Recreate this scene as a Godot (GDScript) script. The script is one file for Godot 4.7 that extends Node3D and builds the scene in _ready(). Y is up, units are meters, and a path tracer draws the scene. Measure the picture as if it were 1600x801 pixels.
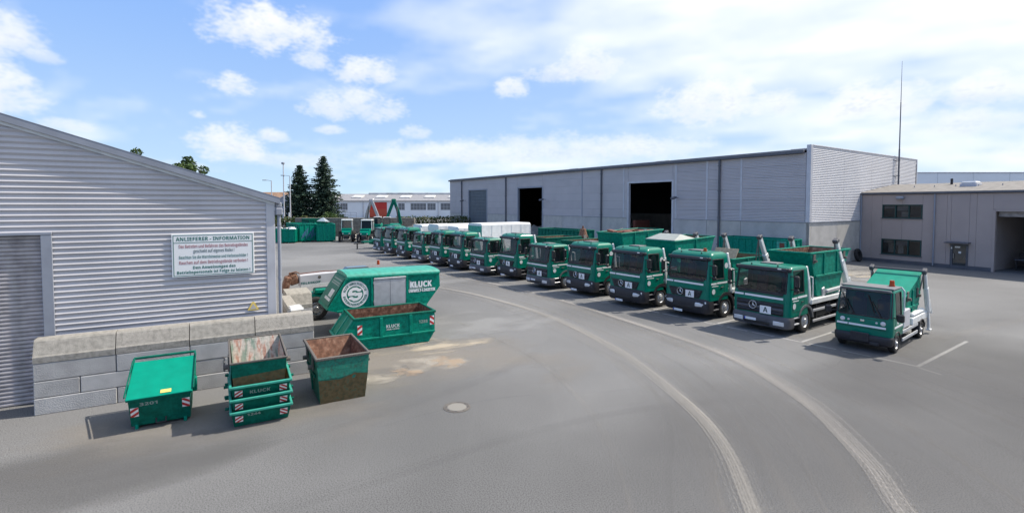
extends Node3D
# A waste-haulage yard: a corrugated shed with a block wall and skips on the left, a row of green
# skip lorries in front of a long hall, an office block on the right, a works far behind.
# Frames: each builder works in a local frame (x along the front, z outwards, y up).

var M := {}
var taken := {}
var rng := RandomNumberGenerator.new()

const SHED_AT := Vector3(-12.46, 0, -12.81)   # left end of the block wall
const SHED_TURN := 30.0
const BAY_AT := Vector3(13.83, 0, -16.82)     # corner of the last parking bay
const BAY_TURN := -55.3
const HALL_AT := Vector3(25.96, 0, -43.61)    # right front corner of the hall
const OFFICE_AT := Vector3(34.59, 0, -49.59)
const OFFICE_TURN := -61.6


# ---------------------------------------------------------------- mesh building
class B:
	var s := SurfaceTool.new()
	var t := Transform3D()

	func _init(at := Transform3D()):
		s.begin(Mesh.PRIMITIVE_TRIANGLES)
		t = at

	func v(p: Vector3, n: Vector3, uv := Vector2.ZERO):
		s.set_normal(n)
		s.set_uv(uv)
		s.add_vertex(p)

	# convex planar polygon, turned so that it looks towards «out»
	func poly(p: Array, out: Vector3):
		var q := []
		for a in p:
			q.append(t * a)
		var n := Vector3.ZERO
		for i in q.size():
			n += (q[i] as Vector3).cross(q[(i + 1) % q.size()])
		var o := t.basis * out
		if n.dot(o) < 0.0:
			q.reverse()
			n = -n
		n = n.normalized()
		for i in range(1, q.size() - 1):
			v(q[0], n); v(q[i + 1], n); v(q[i], n)

	# quad with uvs, corners in order round the face
	func sheet(a: Vector3, b: Vector3, c: Vector3, d: Vector3, out: Vector3, u0 := Vector2(0, 0), u1 := Vector2(1, 0), u2 := Vector2(1, 1), u3 := Vector2(0, 1)):
		var p := [t * a, t * b, t * c, t * d]
		var u := [u0, u1, u2, u3]
		var n: Vector3 = (p[1] - p[0]).cross(p[2] - p[0])
		var o := [0, 2, 1, 0, 3, 2]
		if n.dot(t.basis * out) < 0.0:
			n = -n
			o = [0, 1, 2, 0, 2, 3]
		n = n.normalized()
		for i in o:
			v(p[i], n, u[i])

	# quad with a normal for each corner
	func quad_n(p: Array, n: Array):
		var q := []
		var m := []
		for i in 4:
			q.append(t * (p[i] as Vector3)); m.append((t.basis * (n[i] as Vector3)).normalized())
		var g: Vector3 = (q[1] - q[0]).cross(q[2] - q[0])
		if g.length() < 1e-9:
			g = (q[2] - q[0]).cross(q[3] - q[0])
		var o := [0, 2, 1, 0, 3, 2] if g.dot(m[0] + m[2]) > 0 else [0, 1, 2, 0, 2, 3]
		for i in o:
			v(q[i], m[i])

	func box(c: Vector3, sz: Vector3, bev := 0.0, r := Basis()):
		var h := sz * 0.5
		var b: float = min(bev, min(h.x, min(h.y, h.z)) * 0.9)
		var P := func(x, y, z): return c + r * Vector3(x, y, z)
		for sx in [-1, 1]:
			poly([P.call(sx * h.x, -h.y + b, -h.z + b), P.call(sx * h.x, h.y - b, -h.z + b), P.call(sx * h.x, h.y - b, h.z - b), P.call(sx * h.x, -h.y + b, h.z - b)], r * Vector3(sx, 0, 0))
			poly([P.call(-h.x + b, sx * h.y, -h.z + b), P.call(h.x - b, sx * h.y, -h.z + b), P.call(h.x - b, sx * h.y, h.z - b), P.call(-h.x + b, sx * h.y, h.z - b)], r * Vector3(0, sx, 0))
			poly([P.call(-h.x + b, -h.y + b, sx * h.z), P.call(h.x - b, -h.y + b, sx * h.z), P.call(h.x - b, h.y - b, sx * h.z), P.call(-h.x + b, h.y - b, sx * h.z)], r * Vector3(0, 0, sx))
		if b <= 0.0:
			return
		for i in [-1, 1]:
			for j in [-1, 1]:
				poly([P.call(i * h.x, j * (h.y - b), -h.z + b), P.call(i * h.x, j * (h.y - b), h.z - b), P.call(i * (h.x - b), j * h.y, h.z - b), P.call(i * (h.x - b), j * h.y, -h.z + b)], r * Vector3(i, j, 0))
				poly([P.call(i * h.x, -h.y + b, j * (h.z - b)), P.call(i * h.x, h.y - b, j * (h.z - b)), P.call(i * (h.x - b), h.y - b, j * h.z), P.call(i * (h.x - b), -h.y + b, j * h.z)], r * Vector3(i, 0, j))
				poly([P.call(-h.x + b, i * h.y, j * (h.z - b)), P.call(h.x - b, i * h.y, j * (h.z - b)), P.call(h.x - b, i * (h.y - b), j * h.z), P.call(-h.x + b, i * (h.y - b), j * h.z)], r * Vector3(0, i, j))
				for k in [-1, 1]:
					poly([P.call(i * h.x, j * (h.y - b), k * (h.z - b)), P.call(i * (h.x - b), j * h.y, k * (h.z - b)), P.call(i * (h.x - b), j * (h.y - b), k * h.z)], r * Vector3(i, j, k))

	# box from x0..x1, y0..y1, z0..z1
	func span(x0: float, x1: float, y0: float, y1: float, z0: float, z1: float, bev := 0.0):
		box(Vector3(x0 + x1, y0 + y1, z0 + z1) / 2.0, Vector3(abs(x1 - x0), abs(y1 - y0), abs(z1 - z0)), bev)

	# rectangular bar from a to b; w across, h along «up»
	func bar(a: Vector3, b: Vector3, w: float, h: float, bev := 0.0, up := Vector3.UP):
		var d := (b - a).normalized()
		if abs(d.dot(up)) > 0.98:
			up = Vector3(0, 0, 1)
		var x := up.cross(d).normalized()
		var y := d.cross(x)
		box((a + b) / 2.0, Vector3(w, h, a.distance_to(b)), bev, Basis(x, y, d))

	# round section from a to b
	func cone(a: Vector3, b: Vector3, ra: float, rb: float, n := 12, caps := true):
		var d := (b - a).normalized()
		var x := (Vector3.UP if abs(d.y) < 0.9 else Vector3.RIGHT).cross(d).normalized()
		var y := d.cross(x)
		for i in n:
			var e := []
			for k in [i, i + 1]:
				var w: float = TAU * k / n
				e.append(x * cos(w) + y * sin(w))
			quad_n([a + e[0] * ra, a + e[1] * ra, b + e[1] * rb, b + e[0] * rb], [e[0], e[1], e[1], e[0]])
		if caps:
			disc(a, -d, ra, n)
			disc(b, d, rb, n)

	func disc(c: Vector3, d: Vector3, r: float, n := 16, r_in := 0.0):
		if r <= 0.0:
			return
		var x := (Vector3.UP if abs(d.y) < 0.9 else Vector3.RIGHT).cross(d).normalized()
		var y := d.cross(x)
		if r_in <= 0.0:
			var p := []
			for i in n:
				p.append(c + (x * cos(TAU * i / n) + y * sin(TAU * i / n)) * r)
			poly(p, d)
		else:
			for i in n:
				var e0 := x * cos(TAU * i / n) + y * sin(TAU * i / n)
				var e1 := x * cos(TAU * (i + 1) / n) + y * sin(TAU * (i + 1) / n)
				poly([c + e0 * r_in, c + e0 * r, c + e1 * r, c + e1 * r_in], d)

	func tube(p: Array, r: float, n := 8):
		for i in p.size() - 1:
			cone(p[i], p[i + 1], r, r, n, true)

	# profile of (radius, along) turned round the axis through c
	func lathe(p: Array, c: Vector3, axis: Vector3, n := 24):
		var x := (Vector3.UP if abs(axis.y) < 0.9 else Vector3.RIGHT).cross(axis).normalized()
		var y := axis.cross(x)
		for k in p.size() - 1:
			var a: Vector2 = p[k]
			var b: Vector2 = p[k + 1]
			var f := Vector2(b.y - a.y, -(b.x - a.x))
			if f.length() < 1e-7:
				continue
			f = f.normalized()
			for i in n:
				var e := []
				for m in [i, i + 1]:
					e.append(x * cos(TAU * m / n) + y * sin(TAU * m / n))
				quad_n([c + e[0] * a.x + axis * a.y, c + e[1] * a.x + axis * a.y, c + e[1] * b.x + axis * b.y, c + e[0] * b.x + axis * b.y],
					[e[0] * f.x + axis * f.y, e[1] * f.x + axis * f.y, e[1] * f.x + axis * f.y, e[0] * f.x + axis * f.y])

	# polygon in (x, y) carried from z0 to z1
	func prism(p: PackedVector2Array, z0: float, z1: float):
		var idx := Geometry2D.triangulate_polygon(p)
		for k in range(0, idx.size(), 3):
			for z in [z0, z1]:
				var q := []
				for m in 3:
					var a := p[idx[k + m]]
					q.append(Vector3(a.x, a.y, z))
				poly(q, Vector3(0, 0, sign(z - (z0 + z1) / 2.0)))
		var cw := Geometry2D.is_polygon_clockwise(p)
		for i in p.size():
			var a := p[i]
			var b := p[(i + 1) % p.size()]
			var d := b - a
			var o := Vector3(d.y, -d.x, 0) * (-1.0 if cw else 1.0)
			poly([Vector3(a.x, a.y, z0), Vector3(b.x, b.y, z0), Vector3(b.x, b.y, z1), Vector3(a.x, a.y, z1)], o)

	# arched strip round (y, z) = c from angle a0 to a1, carried from x0 to x1
	func arch(c: Vector2, r0: float, r1: float, x0: float, x1: float, a0: float, a1: float, n := 10):
		for i in n:
			var w0: float = lerp(a0, a1, float(i) / n)
			var w1: float = lerp(a0, a1, float(i + 1) / n)
			var d0 := Vector2(sin(w0), cos(w0))
			var d1 := Vector2(sin(w1), cos(w1))
			var f := func(x, r, d): return Vector3(x, c.x + d.x * r, c.y + d.y * r)
			var o := Vector3(0, d0.x + d1.x, d0.y + d1.y)
			poly([f.call(x0, r1, d0), f.call(x1, r1, d0), f.call(x1, r1, d1), f.call(x0, r1, d1)], o)
			poly([f.call(x0, r0, d0), f.call(x1, r0, d0), f.call(x1, r0, d1), f.call(x0, r0, d1)], -o)
			for x in [x0, x1]:
				poly([f.call(x, r0, d0), f.call(x, r1, d0), f.call(x, r1, d1), f.call(x, r0, d1)], Vector3(sign(x - (x0 + x1) / 2.0), 0, 0))
		for w in [a0, a1]:
			var d := Vector2(sin(w), cos(w))
			var e: float = (1.0 if w == a1 else -1.0) * sign(a1 - a0)
			poly([Vector3(x0, c.x + d.x * r0, c.y + d.y * r0), Vector3(x1, c.x + d.x * r0, c.y + d.y * r0), Vector3(x1, c.x + d.x * r1, c.y + d.y * r1), Vector3(x0, c.x + d.x * r1, c.y + d.y * r1)], Vector3(0, d.y * e, -d.x * e))

	# horizontal ribs of a profiled sheet facing +z; left and right edges are x = l.x + l.y * y
	func ribbed(l: Vector2, r: Vector2, y0: float, y1: float, z: float, pitch: float, depth: float, steps := 6):
		var n := int(round((y1 - y0) / pitch)) * steps
		for i in n:
			var p := []
			for k in [i, i + 1]:
				var y: float = lerp(y0, y1, float(k) / n)
				var w: float = TAU * k / steps
				p.append([y, z + depth * 0.5 * sin(w), Vector3(0, -depth * 0.5 * TAU / pitch * cos(w), 1.0)])
			var xl0: float = l.x + l.y * p[0][0]
			var xr0: float = r.x + r.y * p[0][0]
			var xl1: float = l.x + l.y * p[1][0]
			var xr1: float = r.x + r.y * p[1][0]
			if xr0 <= xl0 and xr1 <= xl1:
				continue
			quad_n([Vector3(xl0, p[0][0], p[0][1]), Vector3(max(xr0, xl0), p[0][0], p[0][1]), Vector3(max(xr1, xl1), p[1][0], p[1][1]), Vector3(xl1, p[1][0], p[1][1])], [p[0][2], p[0][2], p[1][2], p[1][2]])

	# weatherboard-like ribs: a long face that looks up and outwards, a short one under it
	func ledged(l: Vector2, r: Vector2, y0: float, n: int, z: float, pitch: float, depth: float):
		var p := [[0.0, 0.0], [0.03, -0.01], [0.50, -0.95], [0.55, -1.0], [0.62, -0.97], [0.985, -0.04], [1.0, 0.0]]
		for i in n:
			for k in p.size() - 1:
				var ya: float = y0 + (i + p[k][0]) * pitch
				var yb: float = y0 + (i + p[k + 1][0]) * pitch
				var za: float = z + p[k][1] * depth
				var zb: float = z + p[k + 1][1] * depth
				var ra: float = maxf(l.x + l.y * ya, r.x + r.y * ya)
				var rb: float = maxf(l.x + l.y * yb, r.x + r.y * yb)
				if ra <= l.x + l.y * ya and rb <= l.x + l.y * yb:
					continue
				poly([Vector3(l.x + l.y * ya, ya, za), Vector3(ra, ya, za), Vector3(rb, yb, zb), Vector3(l.x + l.y * yb, yb, zb)], Vector3(0, za - zb, yb - ya))

	func done() -> ArrayMesh:
		return s.commit()


# ---------------------------------------------------------------- nodes
func numbered(called: String) -> String:
	taken[called] = taken.get(called, -1) + 1
	return called if taken[called] == 0 else "%s_%03d" % [called, taken[called]]


func thing(called: String, label: String, category: String, at := Vector3.ZERO, turn := 0.0, group := "") -> Node3D:
	var o := Node3D.new()
	o.name = numbered(called)
	add_child(o)
	o.position = at
	o.rotation_degrees.y = turn
	tag(o, label, category, group)
	return o


func tag(o: Node, label: String, category: String, group := ""):
	o.set_meta("label", label)
	o.set_meta("category", category)
	if group:
		o.set_meta("group", group)


func obj(called: String, b: B, m: Material, parent: Node = self) -> MeshInstance3D:
	return mesh(called, b.done(), m, parent)


func mesh(called: String, g: Mesh, m: Material, parent: Node = self) -> MeshInstance3D:
	var o := MeshInstance3D.new()
	o.name = numbered(called) if parent == self else called
	o.mesh = g
	o.material_override = m
	parent.add_child(o, true)
	return o


func struct(called: String, b: B, m: Material) -> MeshInstance3D:
	var o := obj(called, b, m)
	o.set_meta("kind", "structure")
	return o


func dup(root: Node3D, at: Vector3, turn: float, label: String) -> Node3D:
	var r: Node3D = root.duplicate()
	r.name = numbered(String(root.name).rstrip("0123456789").trim_suffix("_"))
	add_child(r)
	r.position = at
	r.rotation_degrees.y = turn
	r.set_meta("label", label)
	return r


func world(at: Vector3, turn: float, p: Vector3) -> Vector3:
	return at + Basis(Vector3.UP, deg_to_rad(turn)) * p


# ---------------------------------------------------------------- lettering
var faces := {}

func face(bold := true, which := "Droid Sans") -> Font:
	var k := which + str(bold)
	if not faces.has(k):
		var f := SystemFont.new()
		f.font_names = PackedStringArray([which])
		f.font_weight = 700 if bold else 400
		faces[k] = f
	return faces[k]


# letters of height h (capitals), standing on the origin, looking along +z
func letters(text: String, h: float, stretch := 1.0, deep := 0.004, bold := true, fat := 0.0) -> ArrayMesh:
	var tm := TextMesh.new()
	tm.text = text
	tm.font = face(bold)
	tm.font_size = 48
	tm.pixel_size = h / 34.0
	tm.depth = deep
	tm.curve_step = 3.0
	tm.horizontal_alignment = HORIZONTAL_ALIGNMENT_CENTER
	tm.vertical_alignment = VERTICAL_ALIGNMENT_CENTER
	var st := SurfaceTool.new()
	st.begin(Mesh.PRIMITIVE_TRIANGLES)
	st.append_from(tm, 0, Transform3D(Basis.from_scale(Vector3(stretch, 1, 1)), Vector3.ZERO))
	if fat > 0.0:
		for k in 6:
			var w := TAU * k / 6.0
			st.append_from(tm, 0, Transform3D(Basis.from_scale(Vector3(stretch, 1, 1)), Vector3(cos(w) * fat, sin(w) * fat, -0.0004 * (k + 1))))
	return st.commit()


# «wide» is the length that the line is to have, 0 for its natural one
func write(text: String, at: Vector3, h: float, m: Material, parent: Node, wide := 0.0, turn := Basis(), called := "lettering", bold := true, fat := 0.0) -> MeshInstance3D:
	var stretch := 1.0
	if wide > 0.0:
		stretch = wide / letters(text, h).get_aabb().size.x
	var o := mesh(called, letters(text, h, stretch, 0.004, bold, fat), m, parent)
	o.transform = Transform3D(turn, at)
	return o


# ---------------------------------------------------------------- materials
var noises := {}

func noise_tex(called: String, freq: float, stops: Array, kind := FastNoiseLite.TYPE_SIMPLEX_SMOOTH, oct := 4, size := 256, normal := 0.0, seedling := 1) -> NoiseTexture2D:
	if noises.has(called):
		return noises[called]
	var n := FastNoiseLite.new()
	n.noise_type = kind
	n.frequency = freq
	n.fractal_octaves = oct
	n.seed = seedling
	var t := NoiseTexture2D.new()
	t.width = size
	t.height = size
	t.seamless = true
	t.noise = n
	t.generate_mipmaps = false
	if normal > 0.0:
		t.as_normal_map = true
		t.bump_strength = normal
	else:
		var g := Gradient.new()
		var off := PackedFloat32Array()
		var col := PackedColorArray()
		for s in stops:
			off.append(s[0])
			var c = s[1]
			col.append(Color(c, c, c) if c is float else c)
		g.offsets = off
		g.colors = col
		t.color_ramp = g
	noises[called] = t
	return t


func lin(r: float, g: float, b: float) -> Color:
	return Color(r, g, b).linear_to_srgb()


func mat(called: String, c: Color, rough := 0.6, metal := 0.0, tex: Texture2D = null, scale := 1.0, in_world := false) -> StandardMaterial3D:
	var m := StandardMaterial3D.new()
	m.resource_name = called
	m.albedo_color = c
	m.roughness = rough
	m.metallic = metal
	if tex:
		m.albedo_texture = tex
		m.uv1_triplanar = true
		m.uv1_world_triplanar = in_world
		m.uv1_scale = Vector3.ONE * scale
	M[called] = m
	return m


func detail(m: StandardMaterial3D, tex: Texture2D, scale: float):
	m.detail_enabled = true
	m.detail_albedo = tex
	m.detail_blend_mode = BaseMaterial3D.BLEND_MODE_MUL
	m.detail_uv_layer = BaseMaterial3D.DETAIL_UV_2
	m.uv2_triplanar = true
	m.uv2_world_triplanar = m.uv1_world_triplanar
	m.uv2_scale = Vector3.ONE * scale


func bump(m: StandardMaterial3D, tex: Texture2D, k: float):
	m.normal_enabled = true
	m.normal_texture = tex
	m.normal_scale = k


func make_materials():
	var soft := noise_tex("soft", 0.012, [[0.0, 0.90], [0.5, 0.96], [1.0, 1.0]], FastNoiseLite.TYPE_SIMPLEX_SMOOTH, 5)
	var even := noise_tex("even", 0.01, [[0.0, 0.955], [0.5, 0.98], [1.0, 1.0]], FastNoiseLite.TYPE_SIMPLEX_SMOOTH, 4)
	var grime := noise_tex("grime", 0.016, [[0.0, 0.74], [0.45, 0.9], [0.7, 0.97], [1.0, 1.0]], FastNoiseLite.TYPE_SIMPLEX_SMOOTH, 6, 512, 0.0, 4)
	var blotch := noise_tex("blotch", 0.02, [[0.0, 0.74], [0.35, 0.9], [0.6, 0.97], [1.0, 1.0]], FastNoiseLite.TYPE_PERLIN, 6, 512, 0.0, 9)
	var pits := noise_tex("pits", 0.09, [[0.0, 0.55], [0.3, 0.86], [0.5, 0.97], [1.0, 1.0]], FastNoiseLite.TYPE_SIMPLEX, 4, 512, 0.0, 3)
	var grain := noise_tex("grain", 0.25, [[0.0, 0.70], [0.5, 0.90], [1.0, 1.0]], FastNoiseLite.TYPE_SIMPLEX, 3, 512, 0.0, 5)
	var rust_tex := noise_tex("rust", 0.02, [[0.0, lin(0.09, 0.042, 0.025)], [0.4, lin(0.17, 0.078, 0.045)], [0.62, lin(0.25, 0.125, 0.08)], [0.8, lin(0.34, 0.21, 0.14)], [1.0, lin(0.40, 0.30, 0.23)]], FastNoiseLite.TYPE_SIMPLEX_SMOOTH, 6, 512, 0.0, 2)
	var worn := noise_tex("worn", 0.022, [[0.0, lin(0.05, 0.10, 0.065)], [0.22, lin(0.02, 0.12, 0.085)], [0.36, lin(0.006, 0.16, 0.11)], [0.75, lin(0.004, 0.19, 0.13)], [0.83, lin(0.05, 0.15, 0.11)], [1.0, lin(0.16, 0.17, 0.13)]], FastNoiseLite.TYPE_SIMPLEX_SMOOTH, 6, 512, 0.0, 12)
	var dirty := noise_tex("dirty", 0.02, [[0.0, lin(0.04, 0.06, 0.035)], [0.3, lin(0.10, 0.075, 0.03)], [0.6, lin(0.15, 0.10, 0.045)], [0.8, lin(0.07, 0.11, 0.06)], [1.0, lin(0.18, 0.15, 0.1)]], FastNoiseLite.TYPE_SIMPLEX_SMOOTH, 5, 512, 0.0, 22)
	var splash := noise_tex("splash", 0.014, [[0.0, lin(0.05, 0.2, 0.15)], [0.22, lin(0.16, 0.25, 0.2)], [0.36, lin(0.42, 0.40, 0.35)], [0.62, lin(0.56, 0.52, 0.46)], [0.74, lin(0.47, 0.26, 0.2)], [0.82, lin(0.40, 0.15, 0.1)], [0.9, lin(0.5, 0.42, 0.36)], [1.0, lin(0.55, 0.52, 0.47)]], FastNoiseLite.TYPE_SIMPLEX_SMOOTH, 6, 512, 0.0, 31)
	var fine_n := noise_tex("fine_n", 0.08, [], FastNoiseLite.TYPE_SIMPLEX, 4, 512, 3.0, 8)
	var dent_n := noise_tex("dent_n", 0.012, [], FastNoiseLite.TYPE_SIMPLEX_SMOOTH, 3, 256, 3.0, 6)

	# paintwork
	var gr := lin(0.0, 0.175, 0.118)
	var m := mat("green", gr, 0.32, 0.0, soft, 0.5)
	m.metallic_specular = 0.3; m.clearcoat_enabled = true; m.clearcoat = 0.25; m.clearcoat_roughness = 0.12
	m = mat("green_skip", lin(0.0, 0.27, 0.185), 0.5, 0.0, grime, 0.45); detail(m, blotch, 1.7); bump(m, dent_n, 0.35); m.metallic_specular = 0.25
	m = mat("green_lid", lin(0.0, 0.25, 0.17), 0.5, 0.0, soft, 0.6); bump(m, dent_n, 0.3); m.metallic_specular = 0.25
	m = mat("green_dull", lin(0.003, 0.16, 0.11), 0.6, 0.0, grime, 0.35); detail(m, blotch, 1.3); bump(m, dent_n, 0.3); m.metallic_specular = 0.25
	m = mat("green_worn", Color.WHITE, 0.62, 0.0, worn, 0.5); detail(m, blotch, 1.6); bump(m, dent_n, 0.5)
	m = mat("green_faded", lin(0.06, 0.21, 0.16), 0.6, 0.0, grime, 0.6); m.metallic_specular = 0.25
	m = mat("green_light", lin(0.03, 0.33, 0.25), 0.5, 0.0, grime, 0.4)
	m = mat("dirt_steel", Color.WHITE, 0.75, 0.1, dirty, 0.6); bump(m, dent_n, 0.5)
	m = mat("rust", Color.WHITE, 0.85, 0.0, rust_tex, 0.45); detail(m, grime, 1.4); bump(m, dent_n, 0.4)
	m = mat("splash", Color.WHITE, 0.8, 0.0, splash, 0.28); detail(m, blotch, 1.5); m.uv1_scale = Vector3(0.55, 0.16, 0.3)
	m = mat("white", lin(0.70, 0.71, 0.70), 0.4, 0.0, soft, 0.6)
	mat("white_clean", lin(0.78, 0.78, 0.78), 0.45)
	mat("white_tarp", lin(0.72, 0.73, 0.73), 0.7, 0.0, soft, 0.5)
	mat("lid_grey", lin(0.30, 0.33, 0.31), 0.6, 0.0, soft, 0.6)
	mat("red", lin(0.45, 0.02, 0.02), 0.5)
	mat("red_brown", lin(0.16, 0.05, 0.03), 0.7, 0.0, grime, 0.6)
	mat("yellow", lin(0.75, 0.55, 0.14), 0.6)
	mat("ink", lin(0.012, 0.05, 0.045), 0.6)
	mat("ink_red", lin(0.33, 0.05, 0.05), 0.6)
	mat("ink_green", lin(0.0, 0.12, 0.09), 0.6)
	mat("stencil", lin(0.30, 0.38, 0.34), 0.7, 0.0, pits, 3.0)
	mat("blue_plate", lin(0.02, 0.05, 0.4), 0.5)
	# plastics, rubber, metal
	m = mat("plastic", lin(0.022, 0.021, 0.026), 0.55, 0.0, soft, 1.0)
	mat("plastic_grey", lin(0.085, 0.085, 0.095), 0.6, 0.0, soft, 1.0)
	mat("fender_grey", lin(0.13, 0.135, 0.145), 0.6, 0.0, soft, 1.0)
	m = mat("tyre", lin(0.022, 0.021, 0.021), 0.9, 0.0, grime, 1.5)
	mat("steel", lin(0.42, 0.42, 0.43), 0.35, 0.85, soft, 1.0)
	mat("alu", lin(0.50, 0.51, 0.53), 0.45, 0.35, soft, 0.7)
	mat("chrome", lin(0.6, 0.61, 0.63), 0.2, 0.9)
	m = mat("chassis", lin(0.03, 0.03, 0.032), 0.7, 0.0, grime, 1.0)
	mat("seat", lin(0.035, 0.035, 0.05), 0.9)
	mat("dash", lin(0.02, 0.02, 0.024), 0.8)
	mat("lamp_glass", lin(0.62, 0.64, 0.66), 0.15, 0.25)
	mat("beacon", lin(0.45, 0.06, 0.01), 0.25)
	m = mat("glass", Color(0.10, 0.13, 0.14, 0.40), 0.03)
	m.metallic_specular = 0.42
	m.transparency = BaseMaterial3D.TRANSPARENCY_ALPHA
	m = mat("window_glass", Color(0.16, 0.20, 0.22), 0.05, 0.0)
	m.metallic_specular = 0.8
	mat("mirror_back", lin(0.012, 0.012, 0.014), 0.45)
	# walls
	m = mat("clad_shed", lin(0.54, 0.525, 0.54), 0.55, 0.0, soft, 0.12)
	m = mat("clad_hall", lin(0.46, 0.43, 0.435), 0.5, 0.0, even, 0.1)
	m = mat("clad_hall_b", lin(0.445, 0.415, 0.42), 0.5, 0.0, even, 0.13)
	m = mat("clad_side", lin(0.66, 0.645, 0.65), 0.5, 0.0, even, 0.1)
	m = mat("clad_office", lin(0.385, 0.318, 0.292), 0.6, 0.0, even, 0.15)
	m = mat("trim_light", lin(0.52, 0.52, 0.55), 0.5, 0.0, soft, 0.3)
	m = mat("trim_grey", lin(0.29, 0.31, 0.36), 0.5, 0.0, soft, 0.3)
	m = mat("trim_dark", lin(0.10, 0.105, 0.125), 0.5, 0.0, soft, 0.3)
	m = mat("shutter", lin(0.46, 0.43, 0.435), 0.5, 0.2, grime, 0.3)
	m = mat("shutter_blue", lin(0.11, 0.135, 0.16), 0.5, 0.2, soft, 0.2)
	m = mat("concrete", lin(0.64, 0.615, 0.58), 0.9, 0.0, soft, 0.2); detail(m, grain, 1.2)
	m = mat("concrete_warm", lin(0.66, 0.625, 0.565), 0.9, 0.0, soft, 0.25); detail(m, grain, 1.2)
	m = mat("block_a", lin(0.55, 0.54, 0.53), 0.92, 0.0, soft, 0.6); detail(m, pits, 1.5); bump(m, fine_n, 0.5)
	m = mat("block_b", lin(0.47, 0.46, 0.45), 0.92, 0.0, soft, 0.5); detail(m, pits, 1.3); bump(m, fine_n, 0.5)
	m = mat("block_c", lin(0.58, 0.57, 0.56), 0.92, 0.0, soft, 0.45); detail(m, grain, 1.6); bump(m, fine_n, 0.5)
	m = mat("cap_stone", lin(0.44, 0.415, 0.37), 0.95, 0.0, grime, 0.7); detail(m, grain, 1.2); bump(m, fine_n, 0.5)
	m = mat("cap_rough", lin(0.40, 0.375, 0.335), 0.95, 0.0, blotch, 0.9); detail(m, pits, 0.8); bump(m, fine_n, 0.9)
	m = mat("roof_grey", lin(0.27, 0.27, 0.285), 0.8, 0.0, grime, 0.1)
	m = mat("roof_brown", lin(0.215, 0.20, 0.185), 0.85, 0.0, grime, 0.2)
	mat("roof_white", lin(0.62, 0.62, 0.60), 0.7, 0.0, grime, 0.03)
	mat("far_white", lin(0.78, 0.79, 0.79), 0.8, 0.0, even, 0.04)
	mat("far_red", lin(0.50, 0.03, 0.02), 0.6)
	mat("far_orange", lin(0.48, 0.07, 0.03), 0.6)
	mat("far_glass", lin(0.16, 0.17, 0.18), 0.25)
	mat("roof_tile", lin(0.36, 0.22, 0.14), 0.9, 0.0, grime, 0.1)
	mat("earth", lin(0.30, 0.25, 0.19), 1.0, 0.0, grime, 0.3)
	m = mat("old_wall", lin(0.27, 0.25, 0.215), 0.95, 0.0, grime, 0.15); detail(m, pits, 0.5)
	mat("iron", lin(0.16, 0.145, 0.13), 0.7, 0.4, grime, 2.0)
	mat("scrap", lin(0.34, 0.31, 0.27), 0.9, 0.0, pits, 0.4)
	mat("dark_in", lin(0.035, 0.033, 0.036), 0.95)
	mat("board", lin(0.50, 0.38, 0.25), 0.8, 0.0, grime, 0.8)
	# vegetation
	for k in [["needle_a", 0.027, 0.054, 0.031], ["needle_b", 0.044, 0.085, 0.048], ["needle_c", 0.016, 0.034, 0.022], ["leaf_a", 0.045, 0.085, 0.018], ["leaf_b", 0.075, 0.12, 0.025], ["leaf_c", 0.028, 0.056, 0.014], ["leaf_dry", 0.10, 0.095, 0.035]]:
		m = mat(k[0], lin(k[1], k[2], k[3]), 0.8)
		m.backlight_enabled = true
		m.backlight = Color(k[1] * 0.6, k[2] * 0.8, k[3] * 0.4)
	mat("bark", lin(0.09, 0.07, 0.055), 0.95, 0.0, pits, 1.5)
	# ground
	var wide := noise_tex("wide", 0.006, [[0.0, 0.80], [0.4, 0.91], [0.6, 0.96], [1.0, 1.0]], FastNoiseLite.TYPE_SIMPLEX_SMOOTH, 6, 512, 0.0, 41)
	var stone := noise_tex("stone", 0.05, [[0.0, 0.5], [0.35, 0.86], [0.55, 0.95], [0.75, 0.98], [1.0, 1.0]], FastNoiseLite.TYPE_SIMPLEX, 5, 1024, 0.0, 42)
	m = mat("asphalt", lin(0.198, 0.197, 0.195), 0.88, 0.0, wide, 0.021, true)
	detail(m, stone, 0.45)
	m = mat("grass", lin(0.07, 0.10, 0.03), 1.0, 0.0, grime, 0.05, true)


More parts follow.
